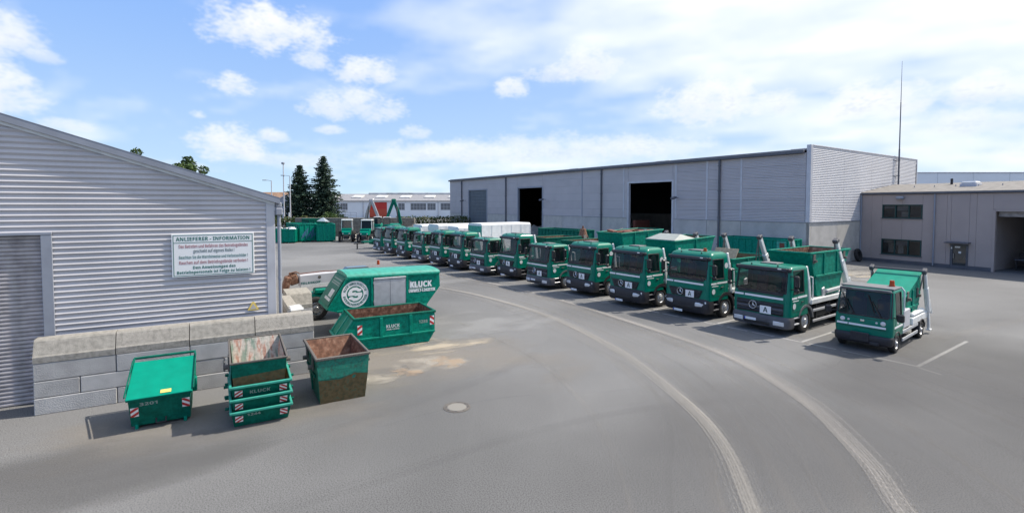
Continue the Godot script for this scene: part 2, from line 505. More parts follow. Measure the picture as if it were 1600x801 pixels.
# soft-edged stain that is laid on the ground: alpha from noise
func stain(called: String, c: Color, strength: float, across: bool, seedling: int, freq := 0.05, gap := 0.0) -> StandardMaterial3D:
	var w := 64 if across else 192
	var h := 768 if across else 192
	var n := FastNoiseLite.new()
	n.seed = seedling
	n.frequency = freq
	n.fractal_octaves = 5
	var im := Image.create(w, h, false, Image.FORMAT_RGBA8)
	for y in h:
		for x in w:
			var u := (x + 0.5) / w * 2.0 - 1.0
			var vv := (y + 0.5) / h * 2.0 - 1.0
			var a := 0.0
			if across:
				# many fine lines along the track, feathering out to both sides
				var fine := n.get_noise_2d(x * 5.0, y * 0.055)
				var broad := n.get_noise_2d(x * 1.1 + 300, y * 0.035)
				var speck := n.get_noise_2d(x * 9.0 + 50, y * 9.0)
				a = clampf(exp(-u * u * 3.6) * 1.15 + fine * 0.65 + broad * 0.5 + speck * 0.6 - 0.42 - gap, 0.0, 1.0)
				a *= 0.7 + 0.3 * clampf(0.5 + n.get_noise_2d(90 + x * 0.2, y * 0.12) * 2.0, 0, 1)
				a *= smoothstep(1.0, 0.7, absf(u))
				a *= smoothstep(1.0, 0.9, absf(vv))
			else:
				var r := sqrt(u * u + vv * vv)
				var k := n.get_noise_2d(x * 1.0, y * 1.0)
				a = clampf((1.0 - r) * 1.5 + k * 1.5 - 0.35, 0.0, 1.0) * smoothstep(1.0, 0.8, r)
			im.set_pixel(x, y, Color(c.r, c.g, c.b, a * strength))
	var m := StandardMaterial3D.new()
	m.resource_name = called
	m.albedo_texture = ImageTexture.create_from_image(im)
	m.transparency = BaseMaterial3D.TRANSPARENCY_ALPHA
	m.roughness = 0.92
	m.texture_repeat = false
	M[called] = m
	return m


# ---------------------------------------------------------------- sky
# Summer sky: blue, whiter towards the sun and the horizon, a veil of cirrus, scattered cumulus.
const SUN_AZ := 72.0   # degrees to the right of the way the lorries' yard is seen
const SUN_EL := 52.5
const CLOUDS := [  # azimuth, elevation, half width, half height (degrees), strength
	[-25.9, 17.0, 5.6, 2.4, 1.0], [-21.3, 14.7, 1.9, 1.0, 0.75], [-29.2, 11.6, 2.0, 1.1, 0.9], [-16.1, 13.9, 3.3, 1.4, 0.85], [-17.5, 10.3, 4.9, 1.7, 0.75],
	[-29.2, 5.8, 3.3, 1.8, 0.9], [-25.2, 6.9, 1.5, 0.7, 0.7], [-31.9, 8.6, 0.7, 0.4, 0.7], [-45.5, 13.2, 2.6, 2.0, 0.85], [-42.7, 12.0, 1.1, 0.6, 0.5], [-45.6, 8.7, 2.8, 2.1, 0.9],
	[-41.2, 6.7, 1.8, 0.6, 0.6], [-10.8, 7.9, 1.5, 0.9, 0.6], [0.0, 12.8, 2.0, 1.2, 0.85], [8.6, 15.0, 3.3, 1.8, 0.8], [4.3, 14.3, 2.9, 0.9, 0.6],
	[21.4, 10.4, 5.4, 2.3, 0.9], [27.5, 9.7, 2.8, 1.4, 0.6], [35.8, 9.2, 4.0, 1.8, 0.9], [43.1, 9.3, 3.2, 1.3, 0.8], [-7.3, 5.7, 9.2, 1.3, 0.6], [3.6, 5.9, 10.8, 1.8, 0.55],
	[14.3, 6.1, 6.8, 1.4, 0.5], [-19.9, 7.9, 1.7, 0.5, 0.6], [41.6, 6.8, 4.3, 1.3, 0.55], [46.4, 4.1, 3.5, 0.9, 0.5], [-24.0, 4.6, 6.0, 0.7, 0.45], [-37.0, 3.4, 6.0, 0.8, 0.5],
]


func make_sky() -> ImageTexture:
	var w := 3072
	var h := 1536
	var lw := 768
	var lh := 192   # the upper half only
	var sun := Vector3(sin(deg_to_rad(SUN_AZ)) * cos(deg_to_rad(SUN_EL)), sin(deg_to_rad(SUN_EL)), -cos(deg_to_rad(SUN_AZ)) * cos(deg_to_rad(SUN_EL)))
	var n := FastNoiseLite.new()
	n.noise_type = FastNoiseLite.TYPE_SIMPLEX_SMOOTH
	n.fractal_octaves = 5
	n.frequency = 1.0
	n.seed = 5
	var low := Image.create(lw, lh, false, Image.FORMAT_RGBAF)
	for y in lh:
		var el := (0.5 - (y + 0.5) / lh / 2.0) * PI
		var se := sin(el)
		for x in lw:
			# column 0 looks along -z, columns run towards +x
			var az := (x + 0.5) / lw * TAU
			var d := Vector3(sin(az) * cos(el), se, -cos(az) * cos(el))
			var near := maxf(0.0, d.dot(sun))
			var k := pow(1.0 - se, 3.2)
			var c := Vector3(0.15, 0.36, 0.92).lerp(Vector3(0.62, 0.83, 0.99), k)
			c = c.lerp(Vector3(0.80, 0.92, 1.0), 0.62 * pow(near, 2.2))
			# cirrus laid out on a high plane
			var q := d / (se + 0.16)
			var a := n.get_noise_3d(q.x * 0.55 + q.z * 0.25, 3.0, q.z * 0.9 - q.x * 0.2)
			var b := n.get_noise_3d(q.x * 1.7 + q.z * 1.1, 11.0, q.z * 3.4 - q.x * 1.6)
			var wide := n.get_noise_3d(q.x * 0.16 + 4.0, 20.0, q.z * 0.16)
			var veil := clampf(a * 0.8 + b * 0.42 + wide * 0.5 - 0.31 + 1.75 * pow(near, 1.6) + 0.25 * pow(1.0 - se, 6.0), 0.0, 1.0)
			c = c.lerp(Vector3(1.06, 1.09, 1.12), veil * 0.9)
			low.set_pixel(x, y, Color(c.x, c.y, c.z, 1.0))
	low.resize(w, h / 2, Image.INTERPOLATE_BILINEAR)
	var im := Image.create(w, h, false, Image.FORMAT_RGBAF)
	im.fill(Color(0.32, 0.33, 0.34))
	im.blit_rect(low, Rect2i(0, 0, w, h / 2), Vector2i.ZERO)
	# cumulus
	var list := CLOUDS.duplicate(true)
	var r := RandomNumberGenerator.new()
	r.seed = 77
	for i in 95:
		var az := r.randf_range(50.0, 310.0)
		var el := r.randf_range(3.0, 17.0) if i < 75 else r.randf_range(18.0, 48.0)
		var size := r.randf_range(1.2, 5.5)
		list.append([az, el, size * (1.4 if el < 8.0 else 1.0), size * (0.25 if el < 8.0 else 0.42), r.randf_range(0.5, 0.95)])
	for i in 10:
		list.append([r.randf_range(-50, 50), r.randf_range(25, 48), r.randf_range(2, 6), r.randf_range(1, 2.4), r.randf_range(0.5, 0.9)])
	var px := w / 360.0
	for c in list:
		c[2] *= 1.12
		c[3] *= 1.25
		var stretch: float = 1.0 / cos(deg_to_rad(c[1]))
		var x0 := int((c[0] - c[2] * stretch * 1.5) * px)
		var x1 := int((c[0] + c[2] * stretch * 1.5) * px)
		var y0 := int((90.0 - c[1] - c[3] * 1.6) * px)
		var y1 := int((90.0 - c[1] + c[3] * 1.5) * px)
		for y in range(max(0, y0), min(h / 2 - 4, y1)):
			var el := 90.0 - (y + 0.5) / px
			for x in range(x0, x1):
				var az := (x + 0.5) / px
				var u: float = (az - c[0]) / stretch / c[2]
				var v: float = (el - c[1]) / c[3]
				var e := u * u + v * v * (1.0 if v > 0.0 else 2.2)
				if e > 2.6:
					continue
				var X := az / stretch * 0.32
				var n1 := n.get_noise_3d(X * 1.0, el * 0.42, c[0] * 0.37)
				var n2 := n.get_noise_3d(X * 4.2, el * 3.6, c[0] * 0.37 + 9.0)
				var n3 := n.get_noise_3d(X * 13.0, el * 14.0, c[0] + 30.0)
				var dens := (1.0 - e) * 1.0 + n1 * 0.9 + n2 * 0.5 + n3 * 0.16
				var a: float = smoothstep(-0.22, 1.25, dens) * c[4]
				if a <= 0.003:
					continue
				var old := im.get_pixel(posmod(x, w), y)
				# thick lower parts are greyer
				var core := clampf(dens * 0.9 - 0.2, 0.0, 1.0) * clampf(0.6 - v * 0.8 + n2 * 0.9, 0.0, 1.0)
				var col := Color(1.02, 1.03, 1.05).lerp(Color(0.74, 0.81, 0.91), core * 0.85)
				im.set_pixel(posmod(x, w), y, old.lerp(col, a))
	return ImageTexture.create_from_image(im)


# ---------------------------------------------------------------- the scene
func _ready():
	rng.seed = 20
	# camera: eye 5.5 m up, tilted 2.36 degrees down, lens shifted as the picture was cropped
	var cam := Camera3D.new()
	cam.name = "camera"
	cam.projection = Camera3D.PROJECTION_FRUSTUM
	cam.near = 0.1
	cam.far = 6000.0
	cam.size = 0.1 * 801.0 / 782.0
	cam.frustum_offset = Vector2(0, -0.1 * (400.5 - 351.7) / 782.0)
	cam.position = Vector3(0, 5.5, 0)
	cam.rotation_degrees.x = -2.357
	add_child(cam)
	# sky and exposure
	var sky_mat := PanoramaSkyMaterial.new()
	sky_mat.panorama = make_sky()
	var sky := Sky.new()
	sky.sky_material = sky_mat
	var env := Environment.new()
	env.background_mode = Environment.BG_SKY
	env.sky = sky
	env.background_energy_multiplier = 0.84
	env.tonemap_mode = Environment.TONE_MAPPER_LINEAR
	env.tonemap_exposure = 1.25
	env.sdfgi_enabled = true
	env.ssao_enabled = true
	env.ssil_enabled = true
	var we := WorldEnvironment.new()
	we.name = "environment"
	we.environment = env
	add_child(we)
	# sun
	var sun := DirectionalLight3D.new()
	sun.name = "sun"
	sun.light_energy = 1.6
	sun.light_color = Color(1.0, 0.965, 0.91)
	sun.light_angular_distance = 0.5
	sun.shadow_enabled = true
	sun.rotation_degrees = Vector3(-SUN_EL, -SUN_AZ + 180.0, 0)
	add_child(sun)

	make_materials()
	ground()
	hall()
	office()
	shed()
	block_wall()
	far_works()
	lorries()
	skips()
	compactor_and_boom()
	far_yard()
	green()
	small_things()


# ---------------------------------------------------------------- ground
func ground():
	var b := B.new()
	b.sheet(Vector3(-2500, 0, 400), Vector3(2500, 0, 400), Vector3(2500, 0, -4000), Vector3(-2500, 0, -4000), Vector3.UP)
	struct("ground", b, M.asphalt)
	# field beyond the yard's bank
	b = B.new()
	b.sheet(Vector3(-2500, 0.3, -225), Vector3(2500, 0.3, -225), Vector3(2500, 0.3, -4000), Vector3(-2500, 0.3, -4000), Vector3.UP)
	struct("meadow", b, M.grass)

	# two pale dust tracks that lorries have worn round the bend
	stain("dust_inner", lin(0.36, 0.335, 0.30), 0.66, true, 3, 0.06)
	stain("dust_outer", lin(0.36, 0.337, 0.305), 0.66, true, 28, 0.06)
	stain("dust_faint", lin(0.31, 0.295, 0.27), 0.22, true, 15, 0.05)
	stain("dark_track", lin(0.12, 0.12, 0.12), 0.1, true, 21, 0.04)
	stain("sand", lin(0.50, 0.43, 0.33), 0.62, false, 4, 0.012)
	stain("sand_pale", lin(0.46, 0.42, 0.36), 0.46, false, 14, 0.012)
	stain("rust_stain", lin(0.44, 0.31, 0.2), 0.4, false, 6, 0.016)
	stain("dusty", lin(0.30, 0.265, 0.22), 0.42, false, 24, 0.008)
	stain("damp", lin(0.11, 0.108, 0.106), 0.26, false, 9, 0.016)
	stain("dark_asphalt", lin(0.105, 0.104, 0.104), 0.42, false, 19, 0.006)
	stain("pale_patch", lin(0.36, 0.358, 0.352), 0.36, false, 10, 0.014)
	var inner := [Vector2(3.0, -3.5), Vector2(3.75, -6.5), Vector2(4.32, -8.74), Vector2(4.85, -11.4), Vector2(4.78, -14.1), Vector2(3.9, -18.9), Vector2(1.88, -24.3), Vector2(-1.2, -29.0), Vector2(-4.3, -32.4), Vector2(-9.5, -36.5), Vector2(-16, -41.0)]
	var outer := [Vector2(5.4, -4.0), Vector2(6.4, -6.6), Vector2(6.99, -8.74), Vector2(7.66, -10.7), Vector2(8.2, -14.1), Vector2(7.64, -18.5), Vector2(5.0, -24.3), Vector2(2.7, -28.8), Vector2(0.0, -32.8), Vector2(-2.9, -36.4), Vector2(-8.0, -41.5)]
	track("dust_track", inner, 0.95, M.dust_inner, 0.026)
	track("dust_track", outer, 1.1, M.dust_outer, 0.026)
	track("dust_track", shifted(inner, 0.55), 0.9, M.dust_faint, 0.008)
	track("dust_track", shifted(inner, -0.75), 0.7, M.dust_faint, 0.008)
	track("dust_track", shifted(outer, 0.6), 1.0, M.dust_faint, 0.008)
	track("dust_track", shifted(inner, -2.6), 0.8, M.dark_track, 0.004)
	track("dust_track", shifted(inner, -4.9), 0.5, M.dust_faint, 0.004)
	track("dark_track", [Vector2(-7, -7), Vector2(-3, -9.6), Vector2(0, -11.6), Vector2(3.5, -13.2), Vector2(9, -14.5)], 0.9, M.dark_track, 0.012)
	track("dark_track", [Vector2(-9, -9.5), Vector2(-4.5, -12.2), Vector2(-0.5, -16.0), Vector2(2.0, -21)], 1.1, M.dark_track, 0.012)
	track("dust_track", [Vector2(1.6, -6.0), Vector2(2.2, -9.5), Vector2(2.0, -13.5), Vector2(0.6, -18), Vector2(-3, -24)], 0.35, M.dust_faint, 0.012)
	track("dust_track", [Vector2(10, -8.5), Vector2(13, -11), Vector2(17.5, -13.5), Vector2(24, -17)], 1.1, M.dust_faint, 0.008)
	track("dust_track", [Vector2(17, -20), Vector2(24, -23.5), Vector2(33, -28), Vector2(44, -33)], 1.4, M.dust_faint, 0.008)
	for k in 9:
		track("scuff_mark", shifted(inner, -1.4 - k * 1.15 - 0.3 * (k % 3)), 0.16 + 0.12 * (k % 3), M.dust_faint if k % 2 else M.dark_track, 0.008)
	for k in 4:
		track("scuff_mark", shifted(outer, 1.3 + k * 0.9), 0.22 + 0.1 * (k % 2), M.dark_track if k % 2 else M.dust_faint, 0.012)
	# old cracks and seams in the asphalt
	stain("crack", lin(0.08, 0.08, 0.08), 0.34, true, 33, 0.09)
	var r := RandomNumberGenerator.new()
	r.seed = 11
	for q in [[-3.5, -12.0, 0.5, 9.0], [0.0, -16.5, 0.25, 11.0], [9.5, -16.0, 0.6, 8.0], [15.0, -12.5, 2.3, 9.0], [20.0, -24.0, 0.4, 14.0], [-7.0, -30.0, 0.2, 12.0]]:
		var pts := []
		var at := Vector2(q[0], q[1])
		var dir: float = q[2]
		for i in 9:
			pts.append(at)
			dir += r.randf_range(-0.22, 0.22)
			at += Vector2(cos(dir), -sin(dir)) * q[3] / 8.0
		track("asphalt_crack", pts, 0.035, M.crack, 0.012)
	# stains
	patch("sand_stain", Vector2(-3.0, -19.3), 2.6, 1.2, 25, M.sand, 0.016)
	patch("dust_film", Vector2(-3.5, -16.0), 7.5, 4.5, 28, M.dusty, 0.012)
	patch("dust_film", Vector2(-8.0, -11.5), 6.5, 2.6, 30, M.dusty, 0.012)
	patch("sand_stain", Vector2(-2.7, -17.2), 1.6, 1.3, 10, M.sand_pale, 0.016)
	patch("rust_stain", Vector2(-2.2, -17.3), 0.9, 0.8, 0, M.rust_stain, 0.02)
	patch("rust_stain", Vector2(-3.4, -16.2), 0.8, 0.5, 0, M.rust_stain, 0.02)
	patch("sand_stain", Vector2(-4.6, -15.4), 1.7, 0.9, 30, M.sand_pale, 0.02)
	patch("sand_stain", Vector2(28.5, -39.5), 6.0, 3.6, 30, M.sand_pale, 0.016)
	patch("sand_stain", Vector2(27.0, -38.2), 2.6, 1.6, 10, M.sand, 0.02)
	patch("sand_stain", Vector2(26.0, -36.6), 2.6, 1.4, 40, M.pale_patch, 0.024)
	patch("damp_stain", Vector2(29.8, -42.0), 3.4, 1.2, 35, M.damp, 0.024)
	patch("damp_stain", Vector2(28.0, -39.0), 2.2, 0.8, 35, M.damp, 0.024)
	patch("pale_stain", Vector2(-18, -52), 22, 12, 30, M.pale_patch, 0.016)
	patch("pale_stain", Vector2(-9, -36), 9, 6, 30, M.pale_patch, 0.02)
	patch("pale_stain", Vector2(-1, -23), 5, 3, 40, M.pale_patch, 0.024)

	patch("dark_asphalt", Vector2(12.0, -12.0), 14, 10, 30, M.dark_asphalt, 0.016)
	patch("dark_asphalt", Vector2(19.0, -16.5), 12, 9, 30, M.dark_asphalt, 0.02)
	patch("dark_asphalt", Vector2(-7.5, -10.5), 6, 2.6, 28, M.dark_asphalt, 0.016)

	# white lines of the parking bays
	b = B.new()
	stripe(b, Vector2(0, 0), Vector2(0, -5.5), 0.12)
	stripe(b, Vector2(-1.2, 0.02), Vector2(0.06, 0.02), 0.12)
	stripe(b, Vector2(0.06, 0.15), Vector2(0.75, 0.42), 0.07)
	struct("bay_line", b, line_mat())
	for x in [-3.75, -7.5, -11.2, -14.9, -18.4, -21.9, -25.4, -28.9, -32.4, -35.9]:
		b = B.new()
		stripe(b, Vector2(x, 0.05), Vector2(x, -7.5), 0.12)
		struct("bay_line", b, M.line)
	b = B.new()
	for k in 9:
		stripe(b, Vector2(-1.35 - k * 1.15, 0.03 + k * 0.045), Vector2(-2.3 - k * 1.15, 0.06 + k * 0.045), 0.09)
	stripe(b, Vector2(-11.9, 0.55), Vector2(-34, 1.3), 0.07)
	struct("bay_line", b, M.line)


func line_mat() -> StandardMaterial3D:
	var t := noise_tex("wornline", 0.10, [[0.0, lin(0.19, 0.187, 0.183)], [0.3, lin(0.25, 0.245, 0.237)], [0.5, lin(0.36, 0.355, 0.34)], [1.0, lin(0.46, 0.45, 0.44)]], FastNoiseLite.TYPE_SIMPLEX, 4, 512, 0.0, 44)
	return mat("line", Color.WHITE, 0.85, 0.0, t, 0.35, true)


func stripe(b: B, p: Vector2, q: Vector2, w: float):
	b.t = Transform3D(Basis(Vector3.UP, deg_to_rad(BAY_TURN)), BAY_AT + Vector3(0, 0.004, 0))
	var n := (q - p).normalized().orthogonal() * w * 0.5
	var f := func(a): return Vector3(a.x, 0, a.y)
	b.sheet(f.call(p + n), f.call(q + n), f.call(q - n), f.call(p - n), Vector3.UP)


func shifted(p: Array, by: float) -> Array:
	var r := []
	for i in p.size():
		var d: Vector2 = (p[min(i + 1, p.size() - 1)] - p[max(i - 1, 0)]).normalized()
		r.append(p[i] + d.orthogonal() * by)
	return r


func track(called: String, p: Array, width: float, m: Material, y: float):
	var c := Curve3D.new()
	for i in p.size():
		var tang: Vector2 = (p[min(i + 1, p.size() - 1)] - p[max(i - 1, 0)]) / 6.0
		var q := Vector3(p[i].x, y, p[i].y)
		c.add_point(q, Vector3(-tang.x, 0, -tang.y), Vector3(tang.x, 0, tang.y))
	var b := B.new()
	var n := 90
	var long := c.get_baked_length()
	var prev := []
	for i in n + 1:
		var a := c.sample_baked(long * i / n)
		var d := (c.sample_baked(minf(long, long * i / n + 0.1)) - c.sample_baked(maxf(0, long * i / n - 0.1))).normalized()
		var s := Vector3(-d.z, 0, d.x) * width * 0.5
		var now := [a - s, a + s, float(i) / n]
		if i > 0:
			b.sheet(prev[0], prev[1], now[1], now[0], Vector3.UP, Vector2(0, prev[2]), Vector2(1, prev[2]), Vector2(1, now[2]), Vector2(0, now[2]))
		prev = now
	struct(called, b, m)


func patch(called: String, at: Vector2, rx: float, rz: float, turn: float, m: Material, y: float):
	var b := B.new(Transform3D(Basis(Vector3.UP, deg_to_rad(turn)), Vector3(at.x, y, at.y)))
	b.sheet(Vector3(-rx, 0, -rz), Vector3(rx, 0, -rz), Vector3(rx, 0, rz), Vector3(-rx, 0, rz), Vector3.UP)
	struct(called, b, m)


# ---------------------------------------------------------------- the long hall
func hall():
	var h := thing("storage_hall", "long grey metal-clad hall with concrete base and open gateways behind the lorries", "warehouse", HALL_AT, BAY_TURN)
	var L := -67.08
	var deep := -25.5
	var base := 3.94
	var eave := 10.05
	var lintel := 8.15
	var doors := [[-59.73, -53.26], [-44.0, -37.57], [-20.84, -14.35]]
	# concrete base panels, 20 mm joints
	var xs := [L, -62.17, -59.73, -53.26, -47.26, -44.0, -37.57, -33.2, -29.0, -25.31, -20.84, -14.35, -10.1, -6.35, 0.0]
	for i in xs.size() - 1:
		var open := false
		for d in doors:
			open = open or is_equal_approx(xs[i], d[0])
		if open:
			continue
		var b := B.new()
		b.span(xs[i] + 0.01, xs[i + 1] - (0.01 if i < xs.size() - 2 else 0.0), 0, base - 0.03, -0.28, 0.0, 0.015)
		obj("concrete_panel", b, M.concrete if i % 3 else M.concrete_warm, h)
	# cladding, one metre sheets; the right-hand bays carry ribs
	var cuts := [[L, -62.17, base], [-62.17, -59.73, base], [-59.73, -53.26, lintel], [-53.26, -47.26, base], [-47.26, -44.0, base], [-44.0, -37.57, lintel], [-37.57, -29.0, base], [-29.0, -25.31, base],
		[-25.31, -21.54, base], [-21.54, -20.84, base], [-20.84, -14.35, lintel], [-14.35, -13.93, base], [-13.93, -10.1, base], [-10.1, -8.64, base], [-8.64, -6.35, base], [-6.35, -0.35, base]]
	var row := (eave - base) / 6.0
	for c in cuts:
		for k in 6:
			var y0: float = maxf(c[2], base + row * k)
			var y1: float = base + row * (k + 1)
			if y1 - y0 < 0.05:
				continue
			var b := B.new()
			if c[0] > -14.0:
				b.span(c[0] + 0.03, c[1] - 0.03, y0 + 0.006, y1 - 0.006, -0.14, -0.02)
				b.ribbed(Vector2(c[0] + 0.03, 0), Vector2(c[1] - 0.03, 0), y0 + 0.006, y1 - 0.006, 0.004, row / 7.0, 0.04, 4)
			else:
				b.span(c[0] + 0.015, c[1] - 0.015, y0 + 0.005, y1 - 0.005, -0.14, 0.01, 0.006)
				for q in 3:
					var yy := lerpf(y0, y1, (q + 1) / 4.0)
					b.span(c[0] + 0.02, c[1] - 0.02, yy - 0.02, yy + 0.02, 0.0, 0.018)
			obj("cladding_panel", b, M.clad_hall if (k * 7 + int(c[0] * 3.0)) % 3 else M.clad_hall_b, h)
	# wall behind the joints, closing the hall
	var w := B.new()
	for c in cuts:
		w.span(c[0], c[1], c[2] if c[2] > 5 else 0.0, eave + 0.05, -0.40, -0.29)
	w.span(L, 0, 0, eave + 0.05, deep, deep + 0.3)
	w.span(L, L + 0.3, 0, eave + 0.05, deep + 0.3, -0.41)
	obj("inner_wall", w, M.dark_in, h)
	var push := B.new()
	push.span(L + 0.31, -0.41, 0, 3.9, deep + 0.31, deep + 0.6)
	obj("back_base_wall", push, M.concrete, h)
	for d in doors:
		var f := B.new()
		for x in d:
			f.span(x - 0.12, x + 0.12, 0, lintel + 0.12, -0.3, 0.05, 0.01)
		f.span(d[0] + 0.12, d[1] - 0.12, lintel - 0.1, lintel + 0.12, -0.3, 0.05, 0.01)
		obj("door_frame", f, M.trim_grey if d[0] < -30 else M.trim_light, h)
	# the far gateway is shut: a sectional door of slats
	for k in 14:
		var b := B.new()
		b.span(-59.6, -53.39, k * 0.575 + 0.006, (k + 1) * 0.575 - 0.006, -0.22, -0.14, 0.015)
		obj("door_slat", b, M.shutter_blue, h)
	# trims and downpipes
	for x in [-21.54, -13.93, -10.1, -6.35, -29.0]:
		var b := B.new()
		b.span(x - 0.1, x + 0.1, base, eave - 0.02, -0.05, 0.045, 0.01)
		obj("joint_trim", b, M.trim_light if x > -24 else M.trim_grey, h)
	for x in [-62.17, -47.26, -25.31, -8.64]:
		var b := B.new()
		b.cone(Vector3(x, 0.1, 0.13), Vector3(x, eave - 0.1, 0.13), 0.11, 0.11, 10)
		for y in [1.5, 4.2, 6.9, 9.4]:
			b.span(x - 0.14, x + 0.14, y - 0.03, y + 0.03, 0.0, 0.25)
		obj("downpipe", b, M.trim_dark, h)
	# eaves, roof, right-hand gable with its parapet
	var e := B.new()
	e.span(L - 0.1, -0.5, eave - 0.06, eave + 0.22, 0.0, 0.34, 0.03)
	obj("gutter", e, M.trim_dark, h)
	var r := B.new(Transform3D(Basis(Vector3.UP, PI / 2), Vector3.ZERO))
	r.prism(PackedVector2Array([Vector2(0.1, eave + 0.23), Vector2(0.1, eave + 0.36), Vector2(12.75, eave + 0.62), Vector2(25.6, eave + 0.36), Vector2(25.6, eave + 0.1), Vector2(12.75, eave + 0.1)]), L - 0.15, -0.36)
	obj("roof", r, M.roof_grey, h)
	for k in 3:
		var b := B.new()
		b.span(-3.4 - k * 16.0, -1.4 - k * 16.0, eave + 0.36, eave + 0.75, -5.2, -3.2, 0.08)
		obj("roof_light", b, M.roof_white, h)
	var g := B.new(Transform3D(Basis(Vector3.UP, PI / 2), Vector3.ZERO))
	for k in 5:
		g.span(0.36 + k * 5.03, 0.36 + (k + 1) * 5.03 - 0.02, 0, base - 0.03, -0.28, 0.0, 0.015)
		obj("concrete_panel", g, M.concrete_warm if k % 2 else M.concrete, h)
		g = B.new(g.t)
	g.span(0.0, 0.34, 0, base - 0.03, -0.279, 0.003, 0.02)
	obj("corner_post", g, M.concrete_warm, h)
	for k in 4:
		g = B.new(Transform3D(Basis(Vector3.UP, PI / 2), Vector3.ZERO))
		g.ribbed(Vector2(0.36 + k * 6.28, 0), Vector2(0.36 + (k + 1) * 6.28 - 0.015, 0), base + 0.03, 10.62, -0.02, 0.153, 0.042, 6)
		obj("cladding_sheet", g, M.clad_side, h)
	g = B.new(Transform3D(Basis(Vector3.UP, PI / 2), Vector3.ZERO))
	g.span(0.3, 25.5, 0.0, 10.6, -0.34, -0.285)
	obj("inner_wall", g, M.dark_in, h)
	g = B.new(Transform3D(Basis(Vector3.UP, PI / 2), Vector3.ZERO))
	g.span(-0.05, 0.34, base, 10.72, -0.34, 0.03, 0.02)
	g.span(0.345, 25.5, 10.62, 10.74, -0.36, 0.03, 0.02)
	g.span(25.3, 25.52, base, 10.61, -0.2, 0.03, 0.01)
	obj("corner_trim", g, M.trim_light, h)
	g = B.new(Transform3D(Basis(Vector3.UP, PI / 2), Vector3.ZERO))
	g.span(-0.02, 25.5, base - 0.03, base + 0.03, -0.1, 0.07)
	obj("drip_flashing", g, M.trim_grey, h)
	for q in [[L, -59.86], [-53.1, -44.15], [-37.4, -21.0], [-14.2, -0.06]]:
		g = B.new()
		g.span(q[0], q[1], base - 0.03, base + 0.012, -0.1, 0.05)
		obj("drip_flashing", g, M.trim_grey, h)
	for x in [-60.71, -36.82, -13.63]:
		var b := B.new()
		b.bar(Vector3(x, 6.25, 0.02), Vector3(x + 0.02, 6.3, 0.75), 0.06, 0.06)
		b.box(Vector3(x + 0.12, 6.22, 0.95), Vector3(0.45, 0.22, 0.7), 0.06, Basis(Vector3.RIGHT, 0.25))
		obj("wall_lamp", b, M.trim_dark, h)
	# what can be seen through the open gateways
	var ins := B.new()
	for x in [-46, -40, -35, -24, -17.5, -11]:
		ins = B.new()
		ins.span(x - 0.15, x + 0.15, 0, 9.6, -13.2, -12.8)
		obj("steel_column", ins, M.red_brown, h)
	ins = B.new()
	ins.span(-20.6, -20.2, 0, 3.6, -3.2, -0.6)
	obj("impact_post", ins, M.red_brown, h)
	var pw := B.new()
	pw.span(-47.0, -34.0, 0, 4.4, -7.6, -7.0, 0.03)
	obj("push_wall", pw, M.old_wall, h)
	var sc := heap_mesh(5.5, 2.4, 2.6, 5)
	var o := mesh("scrap_heap", sc, M.scrap)
	o.position = world(HALL_AT, BAY_TURN, Vector3(-41.5, 0, -4.4))
	tag(o, "low grey-brown heap of scrap inside the hall's second open gateway", "scrap heap")
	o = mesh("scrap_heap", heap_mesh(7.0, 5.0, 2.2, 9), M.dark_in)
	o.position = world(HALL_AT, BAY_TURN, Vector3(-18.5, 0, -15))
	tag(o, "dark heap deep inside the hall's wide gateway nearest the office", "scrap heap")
	# the mast stands against the gable
	var mast := thing("lightning_mast", "thin tall mast rising beside the hall gable above the office roof", "mast", world(HALL_AT, BAY_TURN, Vector3(0.22, 0, -19.3)), BAY_TURN)
	var mb := B.new()
	mb.cone(Vector3(0, 0, 0), Vector3(0, 11.5, 0), 0.09, 0.075, 10)
	mb.cone(Vector3(0, 11.5, 0), Vector3(0, 16.5, 0), 0.06, 0.045, 10)
	mb.cone(Vector3(0, 16.5, 0), Vector3(0, 20.9, 0), 0.035, 0.015, 8)
	obj("pole", mb, M.trim_dark, mast)
	for y in [8.6, 10.3]:
		mb = B.new()
		mb.bar(Vector3(-0.25, y, 0), Vector3(0.1, y, 0), 0.08, 0.1)
		mb.bar(Vector3(-0.22, y - 0.02, 0), Vector3(-0.22, y - 0.02, 0.9), 0.05, 0.05)
		obj("wall_bracket", mb, M.trim_dark, mast)


func heap_mesh(rx: float, rz: float, hgt: float, seedling: int) -> ArrayMesh:
	var n := FastNoiseLite.new()
	n.seed = seedling
	n.frequency = 0.35
	var b := B.new()
	var k := 18
	var f := func(i, j):
		var x: float = (float(i) / k * 2 - 1)
		var z: float = (float(j) / k * 2 - 1)
		var r := minf(1.0, x * x + z * z)
		return Vector3(x * rx, maxf(0.0, (1.0 - r) * hgt * (0.75 + 0.6 * n.get_noise_2d(x * rx, z * rz)) + (0.25 * n.get_noise_2d(x * rx * 4, z * rz * 4) if r < 0.95 else -0.1)), z * rz)
	for i in k:
		for j in k:
			b.poly([f.call(i, j), f.call(i + 1, j), f.call(i + 1, j + 1)], Vector3.UP)
			b.poly([f.call(i, j), f.call(i + 1, j + 1), f.call(i, j + 1)], Vector3.UP)
	return b.done()


